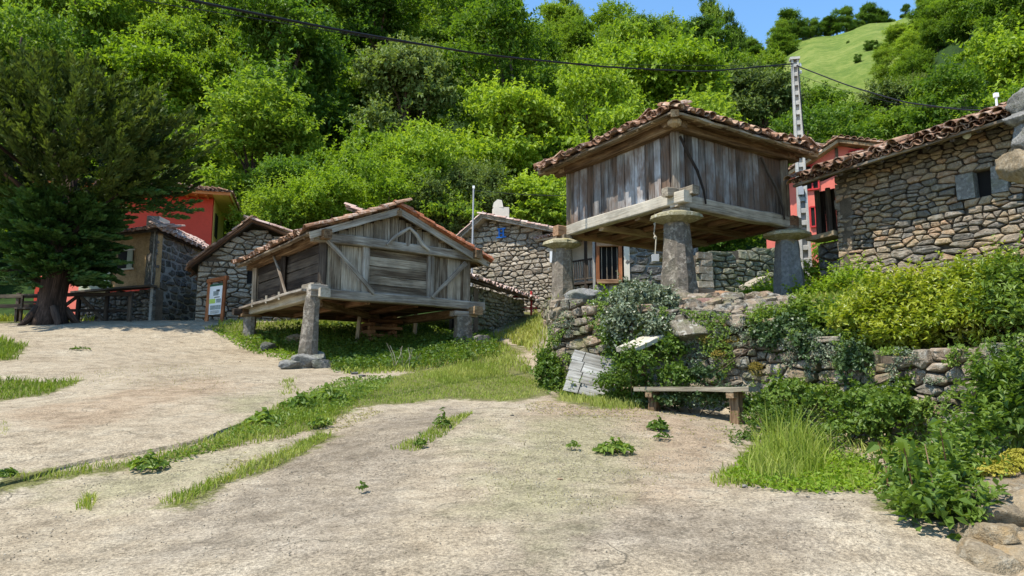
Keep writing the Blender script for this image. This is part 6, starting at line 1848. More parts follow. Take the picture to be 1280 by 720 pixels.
MB().beam(q0.lerp(q1, .2) + UP * (za + .9 - q0.z), q0.lerp(q1, .6) + UP * (za + .02 - q0.z), .06, .12, seg=2).build('brace', M['dark_wood'], t)
MB().beam(q0.lerp(q1, -.1) + UP * (za + .45 - q0.z), q0.lerp(q1, .2) + UP * (za + .98 - q0.z), .06, .11, seg=2).build('brace', M['dark_wood'], t)
MB().beam(q0.lerp(q1, -.1) + UP * (za + .4 - q0.z), q0.lerp(q1, 1.0) + UP * (za + .38 - q0.z), .06, .10, seg=2).build('rail', M['dark_wood'], t)
# small wooden seat against the trunk
q = G(32, 404)
q = V3((P(33, 400, 24.9).x, 24.9, 0)); q.z = h(q.x, q.y)
t = thing('bench', 'small dark wooden seat with slatted back at the left foot of the yew', 'bench', q)
MB().beam(q + V3((-.35, 0, .45)), q + V3((.45, 0, .45)), .35, .06, seg=2).build('seat', M['dark_wood'], t)
for z_ in (.7, .9): MB().beam(q + V3((-.35, .16, z_)), q + V3((.45, .16, z_)), .04, .09, seg=2).build('slat', M['dark_wood'], t)
for dx in (-.3, .4):
    MB().beam(q + V3((dx, -.1, -.05)), q + V3((dx, -.1, .43)), .08, .08, up=(1, 0, 0), seg=1).build('leg', M['dark_wood'], t)
    MB().beam(q + V3((dx, .14, -.05)), q + V3((dx, .14, .95)), .08, .08, up=(1, 0, 0), seg=1).build('leg', M['dark_wood'], t)

# ============================================================ YEW TREE
fy = V3((P(62, 400, 23.8).x, 23.8, 0)); fy.z = h(fy.x, fy.y)
t = thing('yew_tree', 'huge dark yew with upswept feathery crown and thick reddish trunk', 'tree', fy)
rg = np.random.RandomState(77)
mb = MB()
mb.tube([fy - UP * .3, fy + UP * .15, fy + UP * .8, fy + V3((.1, 0, 1.7)), fy + V3((.15, 0, 3.0)), fy + V3((.2, .1, 5.0))], [.66, .54, .44, .40, .34, .25], 16, .10)
for k in range(5):
    a = k * 1.25 + .5
    mb.tube([fy + V3((math.cos(a) * .4, math.sin(a) * .4, .5)), fy + V3((math.cos(a) * .85, math.sin(a) * .7, .0)), fy + V3((math.cos(a) * .95, math.sin(a) * .95, -.15))], [.15, .11, .06], 7, .12)
mb.build('trunk', M['bark_red'], t, smooth=True)
# crown profile: sprays on limbs
ztop = P(62, 116, 23.8).z; zlow = P(62, 352, 23.8).z
Hc = ztop - zlow
mbb = MB()
tips = []
for i in range(1150):
    f = rg.rand() ** .85                                   # height fraction
    th = rg.uniform(0, 2 * math.pi)
    if f < .43: rmax = 1.25 + .3 * f / .43
    else: rmax = 2.5 + 1.1 * math.sin(min((f - .43) / .2, 1) * math.pi / 2)
    if f > .66: rmax = 3.6 * math.sqrt(max(0.03, 1 - ((f - .66) / .38) ** 2.6))
    rr = rmax * (.35 + .65 * rg.rand() ** .5) * (1 + .12 * math.sin(th * 5 + f * 9) + .08 * math.sin(th * 11 - f * 17)) + rg.normal() * .12
    p = np.array([fy.x + .15 + math.cos(th) * rr, fy.y + math.sin(th) * rr, zlow + f * Hc])
    out = np.array([math.cos(th), math.sin(th), 0])
    upk = .1 + 1.4 * max(f - .25, 0)
    dr = out + np.array([0, 0, upk]) + rg.normal(size=3) * .22
    if f < .43: dr = out + np.array([0, 0, -.12 + f]) + rg.normal(size=3) * .15
    tips.append((p, dr / np.linalg.norm(dr), f, th))
# long boughs reaching right over the roofs
for (x_, y_) in ((150, 235), (170, 246), (190, 238), (205, 262), (222, 268), (236, 252), (175, 262), (160, 258), (120, 300), (214, 240), (110, 320), (128, 335), (105, 345), (140, 280), (-20, 330), (20, 345), (100, 345), (200, 255), (225, 256)):
    for j in range(3 if x_ < 125 else 1):
        p = np.array(P(x_ + rg.uniform(-10, 10), y_ + rg.uniform(-8, 8), 23.6 + rg.uniform(-.9, .9)))
        dr = np.array([1, rg.uniform(-.3, .3), rg.uniform(-.25, .1)]); tips.append((p, dr / np.linalg.norm(dr), .2, 0.0))
Cs = []; Ds = []; Ls = []; Ts = []; lowf = []
for (p, dr, f, th) in tips:
    L_ = rg.uniform(.8, 1.7) if f > .43 else rg.uniform(.7, 1.2)
    nl = 84
    s = rg.rand(nl) ** .8
    side = np.cross(dr, [0, 0, 1]); side /= np.linalg.norm(side) + 1e-6; up_ = np.cross(side, dr)
    spread = (1 - s) * .26 + .05
    a = rg.uniform(-1, 1, nl); b = rg.uniform(-.45, .45, nl)
    C_ = p + dr * ((s - .35) * L_)[:, None] + side * (a * spread)[:, None] + up_ * (b * spread)[:, None]
    D_ = dr * .8 + side * (a * .8)[:, None] + up_ * (b * .6 + .15)[:, None]
    Cs.append(C_); Ds.append(D_); Ts.append(rg.rand() * .4 + s ** 1.5 * .6); lowf.append(np.full(nl, f))
    mbb_p = np.array([fy.x + .15, fy.y, max(p[2] - 1.8, zlow - .3)])
    if rg.rand() < .02: mbb.tube([mbb_p + (p - mbb_p) * .05, mbb_p + (p - mbb_p) * .5 + np.array([0, 0, .25]), p], [.11, .07, .025], 5)
C_ = np.concatenate(Cs); D_ = np.concatenate(Ds); T_ = np.concatenate(Ts); lf = np.concatenate(lowf)
D_ /= np.linalg.norm(D_, axis=1, keepdims=True)
S_ = np.cross(D_, rg.normal(size=D_.shape)); S_ /= np.linalg.norm(S_, axis=1, keepdims=True)
ll = rg.uniform(.13, .27, len(C_))[:, None]; ww = rg.uniform(.026, .05, len(C_))[:, None]
V = np.stack([C_ - D_ * ll * .5, C_ + S_ * ww, C_ + D_ * ll * .5, C_ - S_ * ww], 1)
for nm, msk, mt in (('foliage', lf >= .42, 'leaf_yew'), ('low_foliage', lf < .42, 'leaf_yew_shade')):
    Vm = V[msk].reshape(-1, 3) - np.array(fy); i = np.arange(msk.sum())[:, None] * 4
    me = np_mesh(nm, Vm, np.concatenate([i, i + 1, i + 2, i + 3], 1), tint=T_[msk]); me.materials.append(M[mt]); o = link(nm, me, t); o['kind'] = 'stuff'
mbb.build('limb', M['bark_red'], t)

# ============================================================ WOODED SLOPE
TM = []
specs = [(4.6, 10.5, 26, 'leaf_forest'), (5.2, 12.0, 30, 'leaf_forest'), (4.2, 11.5, 24, 'leaf_dark'), (5.0, 10.0, 28, 'leaf_bright'), (3.6, 12.5, 22, 'leaf_forest'), (4.8, 11.0, 26, 'leaf_dark'), (4.2, 9.0, 24, 'leaf_bright'), (3.8, 9.5, 22, 'leaf_pale')]
for k, (r_, hh_, nl, mt) in enumerate(specs):
    TM.append(tree_meshes(k, r_, hh_, nl, M[mt], n=24000, lsz=.30))
FL = {'leaf_forest': 'mid green broadleaf tree in the dense wood covering the slope', 'leaf_dark': 'dark green broadleaf tree in the dense wood covering the slope',
      'leaf_bright': 'bright yellow green broadleaf tree in the dense wood covering the slope', 'leaf_pale': 'pale greyish green tree in the dense wood covering the slope'}
rgt = np.random.RandomState(2024)
placed = []
def try_place(a, y, mind):
    X = (a - 640) / FOC * y
    for (x2, y2) in placed:
        if (x2 - X) ** 2 + (y2 - y) ** 2 < mind ** 2: return None
    placed.append((X, y)); return X
cnt = 0
SKX = [600, 655, 670, 700, 740, 780, 800, 850, 880, 960, 1000, 1050, 1100, 1150, 1180, 1205, 1260]
SKY_ = [-400, -60, 6, 12, 16, 18, 26, 30, 30, 40, 72, 112, 112, 96, 62, 0, -400]
TLIST = []
def add_tree(a, y, k, sc, gr='broadleaf trees of the wooded slope', label=None):
    if y < 150:
        rpx = specs[k][0] * sc / y * FOC * .8
        for _ in range(8):
            zt__ = float(hillz(np.array([a]), np.array([y]))[0]) + specs[k][1] * sc * 1.04
            pyt = pix((0, y, zt__))[1]
            lim = max(np.interp(x_, SKX, SKY_) - (8 if abs(x_ - a) > 1 else 0) for x_ in (a - rpx, a, a + rpx))
            if pyt > lim: break
            sc *= .9
        else:
            return None
    X = (a - 640) / FOC * y; z = float(hillz(np.array([a]), np.array([y]))[0])
    s = sc * rgt.uniform(.85, 1.2); s2 = sc * rgt.uniform(.85, 1.2)
    if y < 150: s = sc * rgt.uniform(.88, 1.1); s2 = sc * rgt.uniform(.95, 1.22)
    t_ = put_tree('broadleaf_tree', label or FL[specs[k][3]], TM[k], (X, y, z - .6), (s, s, s2), rgt.uniform(0, 6.28), gr)
    if label is None: TLIST.append((t_, a, pix((X, y, z + specs[k][1] * s2 * .6))[1], k))
    return t_
for it in range(9000):
    y = 39 + (140 - 39) * rgt.rand() ** .75; a = rgt.uniform(-190, 1470)
    if meadow(np.array([a]), np.array([y]))[0] > .1: continue
    md = 6.4 + (y - 40) * .034
    if 640 < a < 1190 and y > 118: continue
    X = try_place(a, y, md)
    if X is None: continue
    w = rgt.rand(); zone = float(vnoise(X, y, 16, 9))
    k = rgt.choice([0, 1, 4]) if w < .5 else (rgt.choice([2, 5]) if w < .5 + .25 * (1.3 - zone) else (rgt.choice([3, 6]) if w < .94 else 7))
    sc = rgt.uniform(.95, 1.4) * (.66 if y < 45 else (.92 if y < 52 else 1.15))
    add_tree(a, y, int(k), sc)
    cnt += 1
    if cnt >= 225: break
PLACES = [(-9999, 230, 'the yew'), (230, 330, 'the red house'), (330, 470, 'the stone shed'), (470, 600, 'the gabled granary'), (600, 700, 'the chimney house'), (700, 860, 'terrace granary, left'), (860, 985, 'terrace granary, right'), (985, 1110, 'the utility pole'), (1110, 9999, 'the right house')]
bins = {}
for (t_, a, py_, k) in TLIST:
    lv = 'at picture top' if py_ < 8 else ('high' if py_ < 70 else ('midway' if py_ < 135 else 'low'))
    pl = next(p_[2] for p_ in PLACES if p_[0] <= a < p_[1])
    tone = {'leaf_forest': 'mid green', 'leaf_dark': 'dark green', 'leaf_bright': 'bright yellow green', 'leaf_pale': 'pale grey green'}[specs[k][3]]
    bins.setdefault((tone, lv, pl), []).append((a, t_))
ORD = ['leftmost', 'second from left', 'third from left', 'fourth from left', 'fifth from left', 'sixth from left', 'seventh from left', 'eighth from left', 'ninth from left', 'tenth from left']
for (tone, lv, pl), l_ in bins.items():
    l_.sort(key=lambda q_: q_[0])
    for i_, (a, t_) in enumerate(l_):
        t_['label'] = f"{tone} tree {lv} on slope above {pl}" + (f", {ORD[i_]}" if len(l_) > 1 and i_ < 10 else (', near its right end' if len(l_) > 1 else ''))
# far slope behind: forest left of the meadow and the dark row on the skyline
for it in range(600):
    a = rgt.uniform(760, 1010); y = rgt.uniform(150, 400)
    if a > np.interp(y, [170, 230, 300, 340, 380, 420], [960, 985, 990, 1000, 1015, 1020]) - 4: continue
    if try_place(a, y, 13) is None: continue
    add_tree(a, y, int(rgt.choice([0, 1, 2])), 1.5, 'broadleaf trees of the far slope', 'distant green tree on the far slope left of the meadow')
    cnt += 1
    if cnt > 275: break
for it in range(400):
    a = rgt.uniform(1090, 1330); y = rgt.uniform(120, 385)
    if a < np.interp(y, [120, 170, 230, 300, 380, 420], [1075, 1098, 1140, 1190, 1228, 1236]): continue
    if try_place(a, y, 11) is None: continue
    add_tree(a, y, int(rgt.choice([0, 1, 3, 6])), 1.15, 'broadleaf trees right of the meadow', 'bright green tree in the wood bordering the right side of the meadow')
    cnt += 1
    if cnt > 312: break
for k_ in range(15):
    a = 1003 + k_ * 10 + rgt.uniform(-3, 3); y = np.interp(a, [1000, 1140], [372, 392]) + rgt.uniform(-4, 6)
    add_tree(a, y, int(rgt.choice([2, 5])), rgt.uniform(.85, 1.15) * (1.2 if 1060 < a < 1120 else .95), 'dark trees on the skyline above the meadow', 'small dark tree in the row along the skyline above the meadow')
add_tree(1163, 386, 2, .85, None, 'lone tree standing on the skyline above the meadow')
for (a, y, s_) in ((1084, 308, .16), (1112, 262, .40), (1128, 250, .5), (1096, 250, .34), (1146, 268, .42), (1120, 276, .22)):
    add_tree(a, y, 5, s_, 'bushes scattered on the meadow', 'dark bushy tree scattered on the hillside meadow')
# tall slim trees that top the near skyline
for (a, y, sx, sz, lab) in ((901, 104, .62, 1.5, 'tall slender tree topping the near skyline, left of a pair'), (931, 106, .58, 1.35, 'tall slender tree topping the near skyline, right of a pair'), (716, 112, .7, 1.2, 'pointed green tree on the skyline right of the dark conifer'), (770, 106, .9, 1.15, 'broad bright tree at the edge of the skyline')):
    X = (a - 640) / FOC * y; z = float(hillz(np.array([a]), np.array([y]))[0])
    put_tree('broadleaf_tree', lab, TM[4 if sx < .8 else 3], (X, y, z - .5), (sx, sx, sz), 1.0, None)
# the bright hazel-like bushes just behind the gabled granary
for k_, (px_, py_, Y_, rx, rz_, mt, lab) in enumerate([(395, 262, 38, 2.7, 2.0, 'leaf_bright', 'bright green hazel bush directly behind the shed roof'), (470, 250, 39, 2.9, 2.3, 'leaf_bright', 'bright green hazel bush behind the left slope of the gabled granary roof'),
        (560, 250, 40, 3.0, 2.2, 'leaf_pale', 'pale grey green willow bush behind the ridge of the gabled granary'), (610, 245, 42, 2.4, 2.2, 'leaf_pale', 'pale willow bush behind the chimney house'),
        (345, 272, 37, 1.8, 1.5, 'leaf_forest', 'green bush left of the shed roof'), (500, 215, 44, 2.6, 2.4, 'leaf_forest', 'mid green bush above the hazel bushes')]):
    c = np.array(P(px_, py_, Y_)); rgk = np.random.RandomState(300 + k_)
    bl_s = []
    for j in range(16):
        dd = rgk.normal(size=3); dd /= np.linalg.norm(dd); dd[2] *= .8
        bl_s.append((c + dd * np.array([rx, rx * .8, rz_]) * rgk.uniform(.4, .9), np.array([.9, .9, .65]) * rgk.uniform(.6, 1.2)))
    zf = float(hillz(np.array([px_]), np.array([Y_]))[0])
    bl_s += [((c[0] + rgk.uniform(-1, 1) * rx * .6, c[1], zf + (c[2] - zf) * rgk.rand() * .8), (1.2, 1.2, .9)) for _ in range(5)]
    shrub('bush', lab, 'bush', (c[0], c[1], zf - .3), bl_s, 9000, .21, .11, M[mt], 310 + k_, stem_r=.06, up=.7, shell=.4, rand=1.0, shoots=650, sh_len=1.0, sh_up=.6)

# ============================================================ SHRUBS AND WEEDS NEAR
def blobs_px(l, jitter=0, seed=0):
    out = []
    for (px_, py_, Y_, rx, ry, rz_) in l:
        out.append((np.array(P(px_, py_, Y_)), (rx, ry, rz_)))
    return out
def lobes(l, k, seed):
    r_ = np.random.RandomState(seed); out = list(l)
    for (c, r) in l:
        for j in range(k):
            d = r_.normal(size=3); d /= np.linalg.norm(d); d[2] = abs(d[2]) * .9
            out.append((np.array(c) + d * np.array(r) * .85, tuple(np.array(r) * r_.uniform(.25, .45))))
    return out
def gfoot(px_, py_, Y_): q = P(px_, py_, Y_); return (q.x, q.y, h(q.x, q.y))
M['leaf_rose'] = m_leaf('glossy_yellow_leaves', (.07, .12, .012), (.20, .26, .022), (.36, .38, .05), .36, .4, .45, 1.5)
# bright rose-like shrubs on the terrace, right
SH = [(1095, 395, 10.6, .62, .5, .42), (1140, 388, 10.3, .62, .5, .55), (1190, 385, 9.9, .62, .5, .55), (1240, 378, 9.5, .66, .5, .55), (1290, 380, 9.0, .7, .5, .6)]
labs = ['bright yellow green shrub at the left end of the row on the terrace wall', 'tallest bright glossy shrub above the middle of the right terrace wall', 'bright leafy shrub right of the tallest one on the terrace wall', 'denser green shrub beneath the small window of the stone house', 'green shrub at the right edge beneath the corbelled boulders']
for k_, (x_, y_, Y_, rx, ry, rz_) in enumerate(SH):
    l = blobs_px([(x_, y_ + 12, Y_, rx, ry, rz_), (x_ + rnd.uniform(-15, 15), y_ + (38 if k_ < 2 else 24), Y_ - .2, rx * .9, .35, rz_ * .45)])
    shrub('shrub', labs[k_], 'shrub', gfoot(x_, y_ + 30, Y_ + .3), lobes(l, 8, 500 + k_), 2600, .105, .045, M['leaf_rose'] if k_ < 4 else M['leaf_weed'], 510 + k_, up=.9, rand=1.0, nst=16, stem_r=.010, shoots=260, sh_len=.38, sh_up=1.1)
# upright new shoots of the shrubs
rgS = np.random.RandomState(3)
# low greenery above the wall by the right pillar and slope under the pole
shrub('shrub', 'low green creeper cushion on the wall head right of the dark pillar', 'shrub', gfoot(1000, 400, 12.2), lobes(blobs_px([(962, 408, 11.9, .38, .3, .22), (1005, 402, 11.7, .45, .4, .28), (1045, 405, 11.2, .4, .4, .3), (1070, 425, 10.6, .35, .3, .3)]), 6, 520), 3400, .085, .05, M['leaf_weed'], 521, up=.8, shoots=220, sh_len=.25)
shrub('shrub', 'bright green weeds on the bank beneath the utility pole', 'weeds', gfoot(1010, 368, 19.5), lobes(blobs_px([(990, 372, 19.5, .9, .6, .22), (1045, 352, 18.0, .8, .6, .5), (1035, 372, 17.0, .9, .5, .35), (960, 366, 21, .8, .5, .18), (1070, 360, 15.6, .6, .5, .4), (1050, 338, 19, .4, .4, .3)]), 7, 523), 4500, .11, .06, M['leaf_bright'], 524, up=.9, shoots=250, sh_len=.45)
shrub('shrub', 'dark green bush in the shade beneath the timber porch', 'bush', gfoot(1030, 330, 19), lobes(blobs_px([(1040, 316, 24.5, .7, .5, .6), (1050, 330, 22.5, .5, .5, .4)]), 5, 526), 3200, .12, .08, M['leaf_dark'], 527)
M['leaf_ivysheen'] = m_leaf('sheen_toned_ivy_leaves', (.03, .05, .022), (.075, .10, .05), (.20, .235, .15), .12, .42, .5, 1.2)  # pale grey end of the colours stands in for gloss highlights
# ivy
def ivy(label, l, n, seed, foot, size=.075, mat='leaf_ivy'):
    return shrub('ivy', label, 'ivy', foot, lobes(blobs_px(l), 5, seed), int(n * .8), size, size * .8, M[mat], seed + 1, up=.35, shell=.55, rand=.75, stem_r=.008, shoots=int(n / 45), sh_len=.28, sh_up=.25, per=10)
ivy('thick glossy ivy mound left of the front granary pillar', [(800, 378, 13.6, .62, .5, .40), (768, 388, 13.9, .35, .4, .3), (835, 392, 13.3, .42, .4, .30), (790, 405, 13.0, .52, .3, .4), (828, 412, 12.7, .34, .3, .3), (770, 420, 13.1, .25, .2, .3)], 9500, 530, gfoot(800, 380, 14.2), .07, 'leaf_ivysheen')
ivy('ivy and brambles round the tilted plank seat', [(770, 425, 13.2, .25, .25, .5), (795, 458, 12.0, .4, .2, .25), (840, 440, 12.4, .22, .2, .30), (780, 480, 12.6, .5, .3, .22), (845, 475, 12.0, .3, .25, .25), (755, 405, 13.9, .25, .2, .3)], 6000, 533, gfoot(790, 500, 12.6), .07, 'leaf_weed')
ivy('ivy hanging on the terrace wall between bench and shrubs', [(985, 425, 11.35, .35, .2, .35), (1030, 440, 10.85, .4, .2, .35), (960, 420, 11.5, .2, .15, .25), (1070, 460, 10.1, .3, .2, .3), (880, 470, 11.9, .35, .12, .14)], 4200, 536, gfoot(990, 440, 11.6))
ivy('dark leafy climber spreading at the wall foot right of the bench', [(990, 500, 10.9, .5, .3, .3), (1040, 505, 10.4, .42, .25, .28), (1085, 512, 9.8, .42, .3, .34), (1120, 525, 9.3, .4, .3, .35), (1060, 540, 9.6, .4, .25, .16), (950, 515, 11.0, .3, .25, .22), (1130, 490, 9.5, .14, .12, .2)], 6500, 539, gfoot(1050, 540, 10), .072, 'leaf_weed')
ivy('low weeds in the shade under the bench', [(860, 500, 11.6, .5, .25, .12), (900, 500, 11.2, .4, .25, .16), (830, 505, 12.0, .35, .25, .12)], 2600, 542, gfoot(870, 510, 11.5), .06)
ivy('leafy weeds at the foot of the leaning white boards', [(740, 497, 13.2, .5, .25, .15), (700, 500, 13.6, .3, .2, .14), (775, 500, 12.8, .4, .25, .16), (800, 500, 12.5, .3, .2, .14)], 3400, 545, gfoot(745, 505, 13.1), .07, 'leaf_weed')
ivy('rounded green bush against the left corner of the terrace wall', [(686, 470, 14.2, .25, .3, .35), (684, 452, 14.4, .2, .2, .22), (695, 485, 14.0, .3, .2, .2)], 2600, 548, gfoot(686, 488, 14.1), .07, 'leaf_weed')
ivy('small bright fern-like tuft on the ivy mound', [(768, 372, 14.0, .16, .16, .12), (752, 378, 14.1, .12, .12, .08)], 600, 551, gfoot(768, 380, 14.1), .09, 'leaf_bright')
# thin creepers spread over the terrace wall face
r_ = np.random.RandomState(640)
for nm_, lab, mt, thr_, n_, sz_, off_ in (('creeper', 'thin green creeper stems and leaves spread over the terrace wall face', 'leaf_weed', .60, 30000, .045, 3.0), ('creeper', 'small grey green wall ferns and stonecrop dotted over the terrace wall stones', 'leaf_ivysheen', .63, 30000, .03, 11.0)):
    Cc = []; Nn = []
    for i in range(5):
        a_ = wl[i]; b_ = wl[i + 1]; d_ = b_ - a_; W_ = float(np.hypot(*d_)); d_ = d_ / W_; n__ = np.array([d_[1], -d_[0]])
        if n__ @ (-a_) < 0: n__ = -n__
        k = int(n_ * W_ / 9.4); u_ = r_.rand(k) * W_; xy = a_[None] + d_[None] * u_[:, None] + n__[None] * .17
        zf = base_f(xy[:, 0] + n__[0] * .1, xy[:, 1] + n__[1] * .1); zt__ = ter_f(xy[:, 0] - n__[0] * .4, xy[:, 1] - n__[1] * .4) + .1
        v_ = r_.rand(k) ** .8; z_ = zf + (zt__ - zf) * v_
        m = (vnoise(u_ + i * 7, z_, .45, off_) * .6 + vnoise(u_ + i * 7, z_, .14, off_ + 2) * .4 > thr_)
        p_ = np.concatenate([xy, z_[:, None]], 1)[m]; p_[:, :2] += n__ * (r_.rand(len(p_)) ** 2 * .10)[:, None]
        Cc.append(p_); Nn.append(np.tile([n__[0], n__[1], .5], (len(p_), 1)) + r_.normal(size=(len(p_), 3)) * .5)
    Cc = np.concatenate(Cc); Nn = np.concatenate(Nn); V, F = leaf_arrays(Cc, Nn, sz_, sz_ * .7, r_); c0 = Cc.mean(0); c0[2] = Cc[:, 2].min()
    me = np_mesh('creeper', V - c0, F, tint=np.repeat(r_.rand(len(Cc)), 2)); me.materials.append(M[mt]); o = link(nm_, me, loc=c0); tagp(o, lab, 'creeper', kind='stuff')
# plants at the lower right
shrub('nettle', 'tall light green nettles at the right edge in front of the wall', 'plant', gfoot(1255, 560, 7.6), lobes(blobs_px([(1250, 505, 7.6, .18, .2, .26), (1280, 510, 7.4, .25, .25, .32), (1255, 540, 7.2, .25, .2, .18), (1235, 480, 7.9, .10, .1, .12), (1290, 478, 7.5, .2, .2, .2)]), 8, 560), 1300, .12, .05, M['leaf_weed'], 561, nst=16, up=1.0, shoots=110, sh_len=.42, sh_up=1.2, per=14, stem_mat=M['leaf_weed'])
shrub('nettle', 'broad leaved weeds growing beside the tan masonry block', 'plant', gfoot(1160, 620, 6.0), lobes(blobs_px([(1165, 632, 5.6, .22, .2, .16), (1138, 640, 5.5, .12, .15, .08), (1190, 600, 6.0, .3, .25, .2), (1175, 580, 6.4, .3, .2, .15), (1210, 560, 6.9, .25, .2, .2), (1150, 600, 6.2, .2, .2, .16), (1180, 650, 5.2, .3, .2, .2)]), 6, 563), 1000, .09, .05, M['leaf_weed'], 564, nst=20, up=1.0, shoots=120, sh_len=.26, sh_up=1.0, stem_mat=M['leaf_weed'])
# tall stalks with drooping leaves
for k_, (px_, py0, py1, Y_) in enumerate([(1168, 640, 555, 5.5), (1187, 640, 535, 5.6), (1142, 636, 560, 5.4), (1110, 600, 552, 6.6)]):
    f0 = V3(gfoot(px_, py0, Y_)); tp_ = P(px_ - 12, py1, Y_)
    t = thing('weed_stalk', ['tall thin weed stalk, leftmost before the tan rocks', 'tallest weed stalk with drooping leaves beside the masonry block', 'short weed stalk leaning left of the masonry block', 'small weed stalk beyond the clover patch'][k_] if k_ != 0 else 'thin dark weed stalk with drooping leaves left of the tallest stalk', 'plant', f0)
    MB().tube([f0 - UP * .03, f0.lerp(tp_, .5) + V3((.02, 0, 0)), tp_], [.007, .006, .003], 5).build('stem', M['red_wood'], t)
    r_ = np.random.RandomState(570 + k_); n_ = 14
    Cn = np.array([np.array(f0.lerp(tp_, f)) for f in np.linspace(.3, 1, n_)]) + r_.normal(size=(n_, 3)) * .055
    V, F = leaf_arrays(Cn, np.array([0, 0, 1.0]) + r_.normal(size=(n_, 3)) * .35, .15, .05, r_, droop=.5)
    me = np_mesh('leaves', V - np.array(f0), F, tint=np.repeat(r_.rand(n_), 2)); me.materials.append(M['leaf_weed']); link('leaves', me, t)
# clover carpet round the tall grass
def carpet(label, poly, n, size, mat, seed, hgt=.06, thr=.25):
    r_ = np.random.RandomState(seed); pg = GP(poly)
    pts = scatter(pg, n, r_, thr=thr, ns=.4, edge=.18)
    z = H(pts[:, 0], pts[:, 1]) + r_.rand(len(pts)) * hgt
    Cn = np.stack([pts[:, 0], pts[:, 1], z], 1); c0 = Cn.mean(0)
    V, F = leaf_arrays(Cn, np.array([0, 0, 1.0]) + r_.normal(size=(len(Cn), 3)) * .45, size, size * .8, r_)
    me = np_mesh('ground_cover', V - c0, F, tint=np.repeat(np.clip(vnoise(pts[:, 0], pts[:, 1], .3) * .5 + r_.rand(len(pts)) * .5, 0, 1), 2)); me.materials.append(M[mat])
    o = link('ground_cover', me, loc=c0); tagp(o, label, 'ground cover', kind='stuff')
carpet('bright clover carpet around the tall grass tuft on the right', [(900, 605), (925, 575), (985, 560), (1080, 575), (1110, 605), (1085, 618), (980, 618)], 900, .045, 'leaf_bright', 580, .09, .1)
carpet('low weeds by the masonry block', [(1100, 640), (1105, 600), (1150, 575), (1250, 555), (1290, 560), (1290, 600), (1190, 600), (1180, 650)], 700, .055, 'leaf_weed', 581, .10, .1)
carpet('leafy weeds and seedlings growing along the long crack in the concrete', [(150, 584), (250, 558), (330, 520), (380, 492), (430, 474), (500, 472), (470, 496), (420, 520), (340, 545), (260, 572), (170, 590)], 500, .05, 'leaf_weed', 582, .08, .38)
carpet('dark weeds in the shade under the gabled granary', [(300, 436), (395, 440), (420, 466), (520, 464), (625, 446), (610, 410), (420, 410), (330, 415)], 240, .09, 'leaf_weed', 583, .25, .05)
carpet('low green weeds between the mound and the gabled granary posts', [(262, 412), (320, 420), (400, 440), (380, 456), (310, 440)], 300, .07, 'leaf_bright', 584, .10, .2)
shrub('weed', 'tangled leafy weeds with thin stems directly behind the tall grass tuft', 'weeds', gfoot(960, 560, 9.6), lobes(blobs_px([(940, 560, 9.5, .3, .22, .2), (985, 545, 9.6, .35, .25, .26), (1030, 565, 9.2, .35, .25, .18), (960, 530, 10.2, .35, .25, .25), (920, 575, 9.2, .22, .2, .12), (1075, 590, 8.3, .3, .25, .10)]), 5, 585), 2200, .06, .032, M['leaf_weed'], 586, nst=14, shoots=150, sh_len=.26, sh_up=.9, per=12)
# yellow moss cushion on the masonry and wall
def cushion(name, label, l, n, seed, mat='moss_yellow', size=.03):
    foot = l[0]
    q = P(foot[0], foot[1], foot[2])
    r_ = np.random.RandomState(seed); V, F, T = blob_leaves(lobes(blobs_px(l), 4, seed), n, size, size * .8, r_, .6, .8, .6)
    me = np_mesh(name, V - np.array(q), F, tint=T); me.materials.append(M[mat]); o = link(name, me, loc=q); tagp(o, label, 'moss')
cushion('moss', 'yellow stonecrop cushion on top of the tan masonry block', [(1270, 582, 5.8, .22, .2, .05), (1245, 589, 5.6, .12, .12, .04), (1290, 572, 6.0, .2, .2, .06)], 2600, 590, 'stonecrop')
cushion('moss', 'orange yellow moss patch on the terrace wall right of the largest boulder', [(905, 408, 12.2, .26, .12, .12), (888, 425, 12.15, .2, .1, .10), (918, 428, 12.0, .2, .1, .1), (900, 445, 12.0, .14, .08, .1), (930, 410, 12.1, .16, .1, .08)], 3000, 591, 'moss_yellow', .022)
cushion('moss', 'small yellow moss patch low on the terrace wall behind the bench', [(945, 462, 11.6, .12, .08, .12)], 900, 592, 'moss_yellow', .02)
# rosette plants on the dirt
def rosette(label, px_, py_, r_px, n, L_, seed, hgt=.16):
    q = G(px_, py_); r_ = np.random.RandomState(seed)
    t = thing('dock_plant', label, 'plant', q)
    mpp = q.y / FOC
    Cn = []; N = []
    V_ = []; F_ = []
    for k in range(n):
        a = r_.uniform(0, 6.28); rad = r_.rand() ** .6 * r_px * mpp
        c = np.array([math.cos(a) * rad, math.sin(a) * rad * .8, .03 + hgt * (1 - rad / (r_px * mpp + 1e-6)) * r_.rand() + .02]); Cn.append(c)
        N.append(np.array([math.cos(a) * .6, math.sin(a) * .6, 1.0]) + r_.normal(size=3) * .3)
    V, F = leaf_arrays(np.array(Cn), np.array(N), L_, L_ * .42, r_, droop=.35, fold=.15)
    me = np_mesh('leaves', V, F, tint=np.repeat(r_.rand(n), 2)); me.materials.append(M['leaf_weed']); link('leaves', me, t)
rosette('widest leafy dock plant on the bare ground', 768, 567, 25, 110, .12, 600)
rosette('upright leafy dock plant nearer the bench', 822, 538, 13, 55, .13, 601, .22)
rosette('tiny sparse seedling between the two dock plants and the bench', 828, 551, 12, 40, .07, 602, .1)
rosette('small weed on the bare ground left of the widest dock plant', 717, 563, 10, 40, .06, 603, .08)
rosette('leafy weed clump on the crack, low left', 185, 588, 25, 110, .10, 604, .2)
rosette('leafy weed at the far left end of the crack', 8, 600, 14, 50, .08, 605, .12)
rosette('burdock clump on the left of the grass strip', 330, 530, 24, 90, .13, 606, .2)
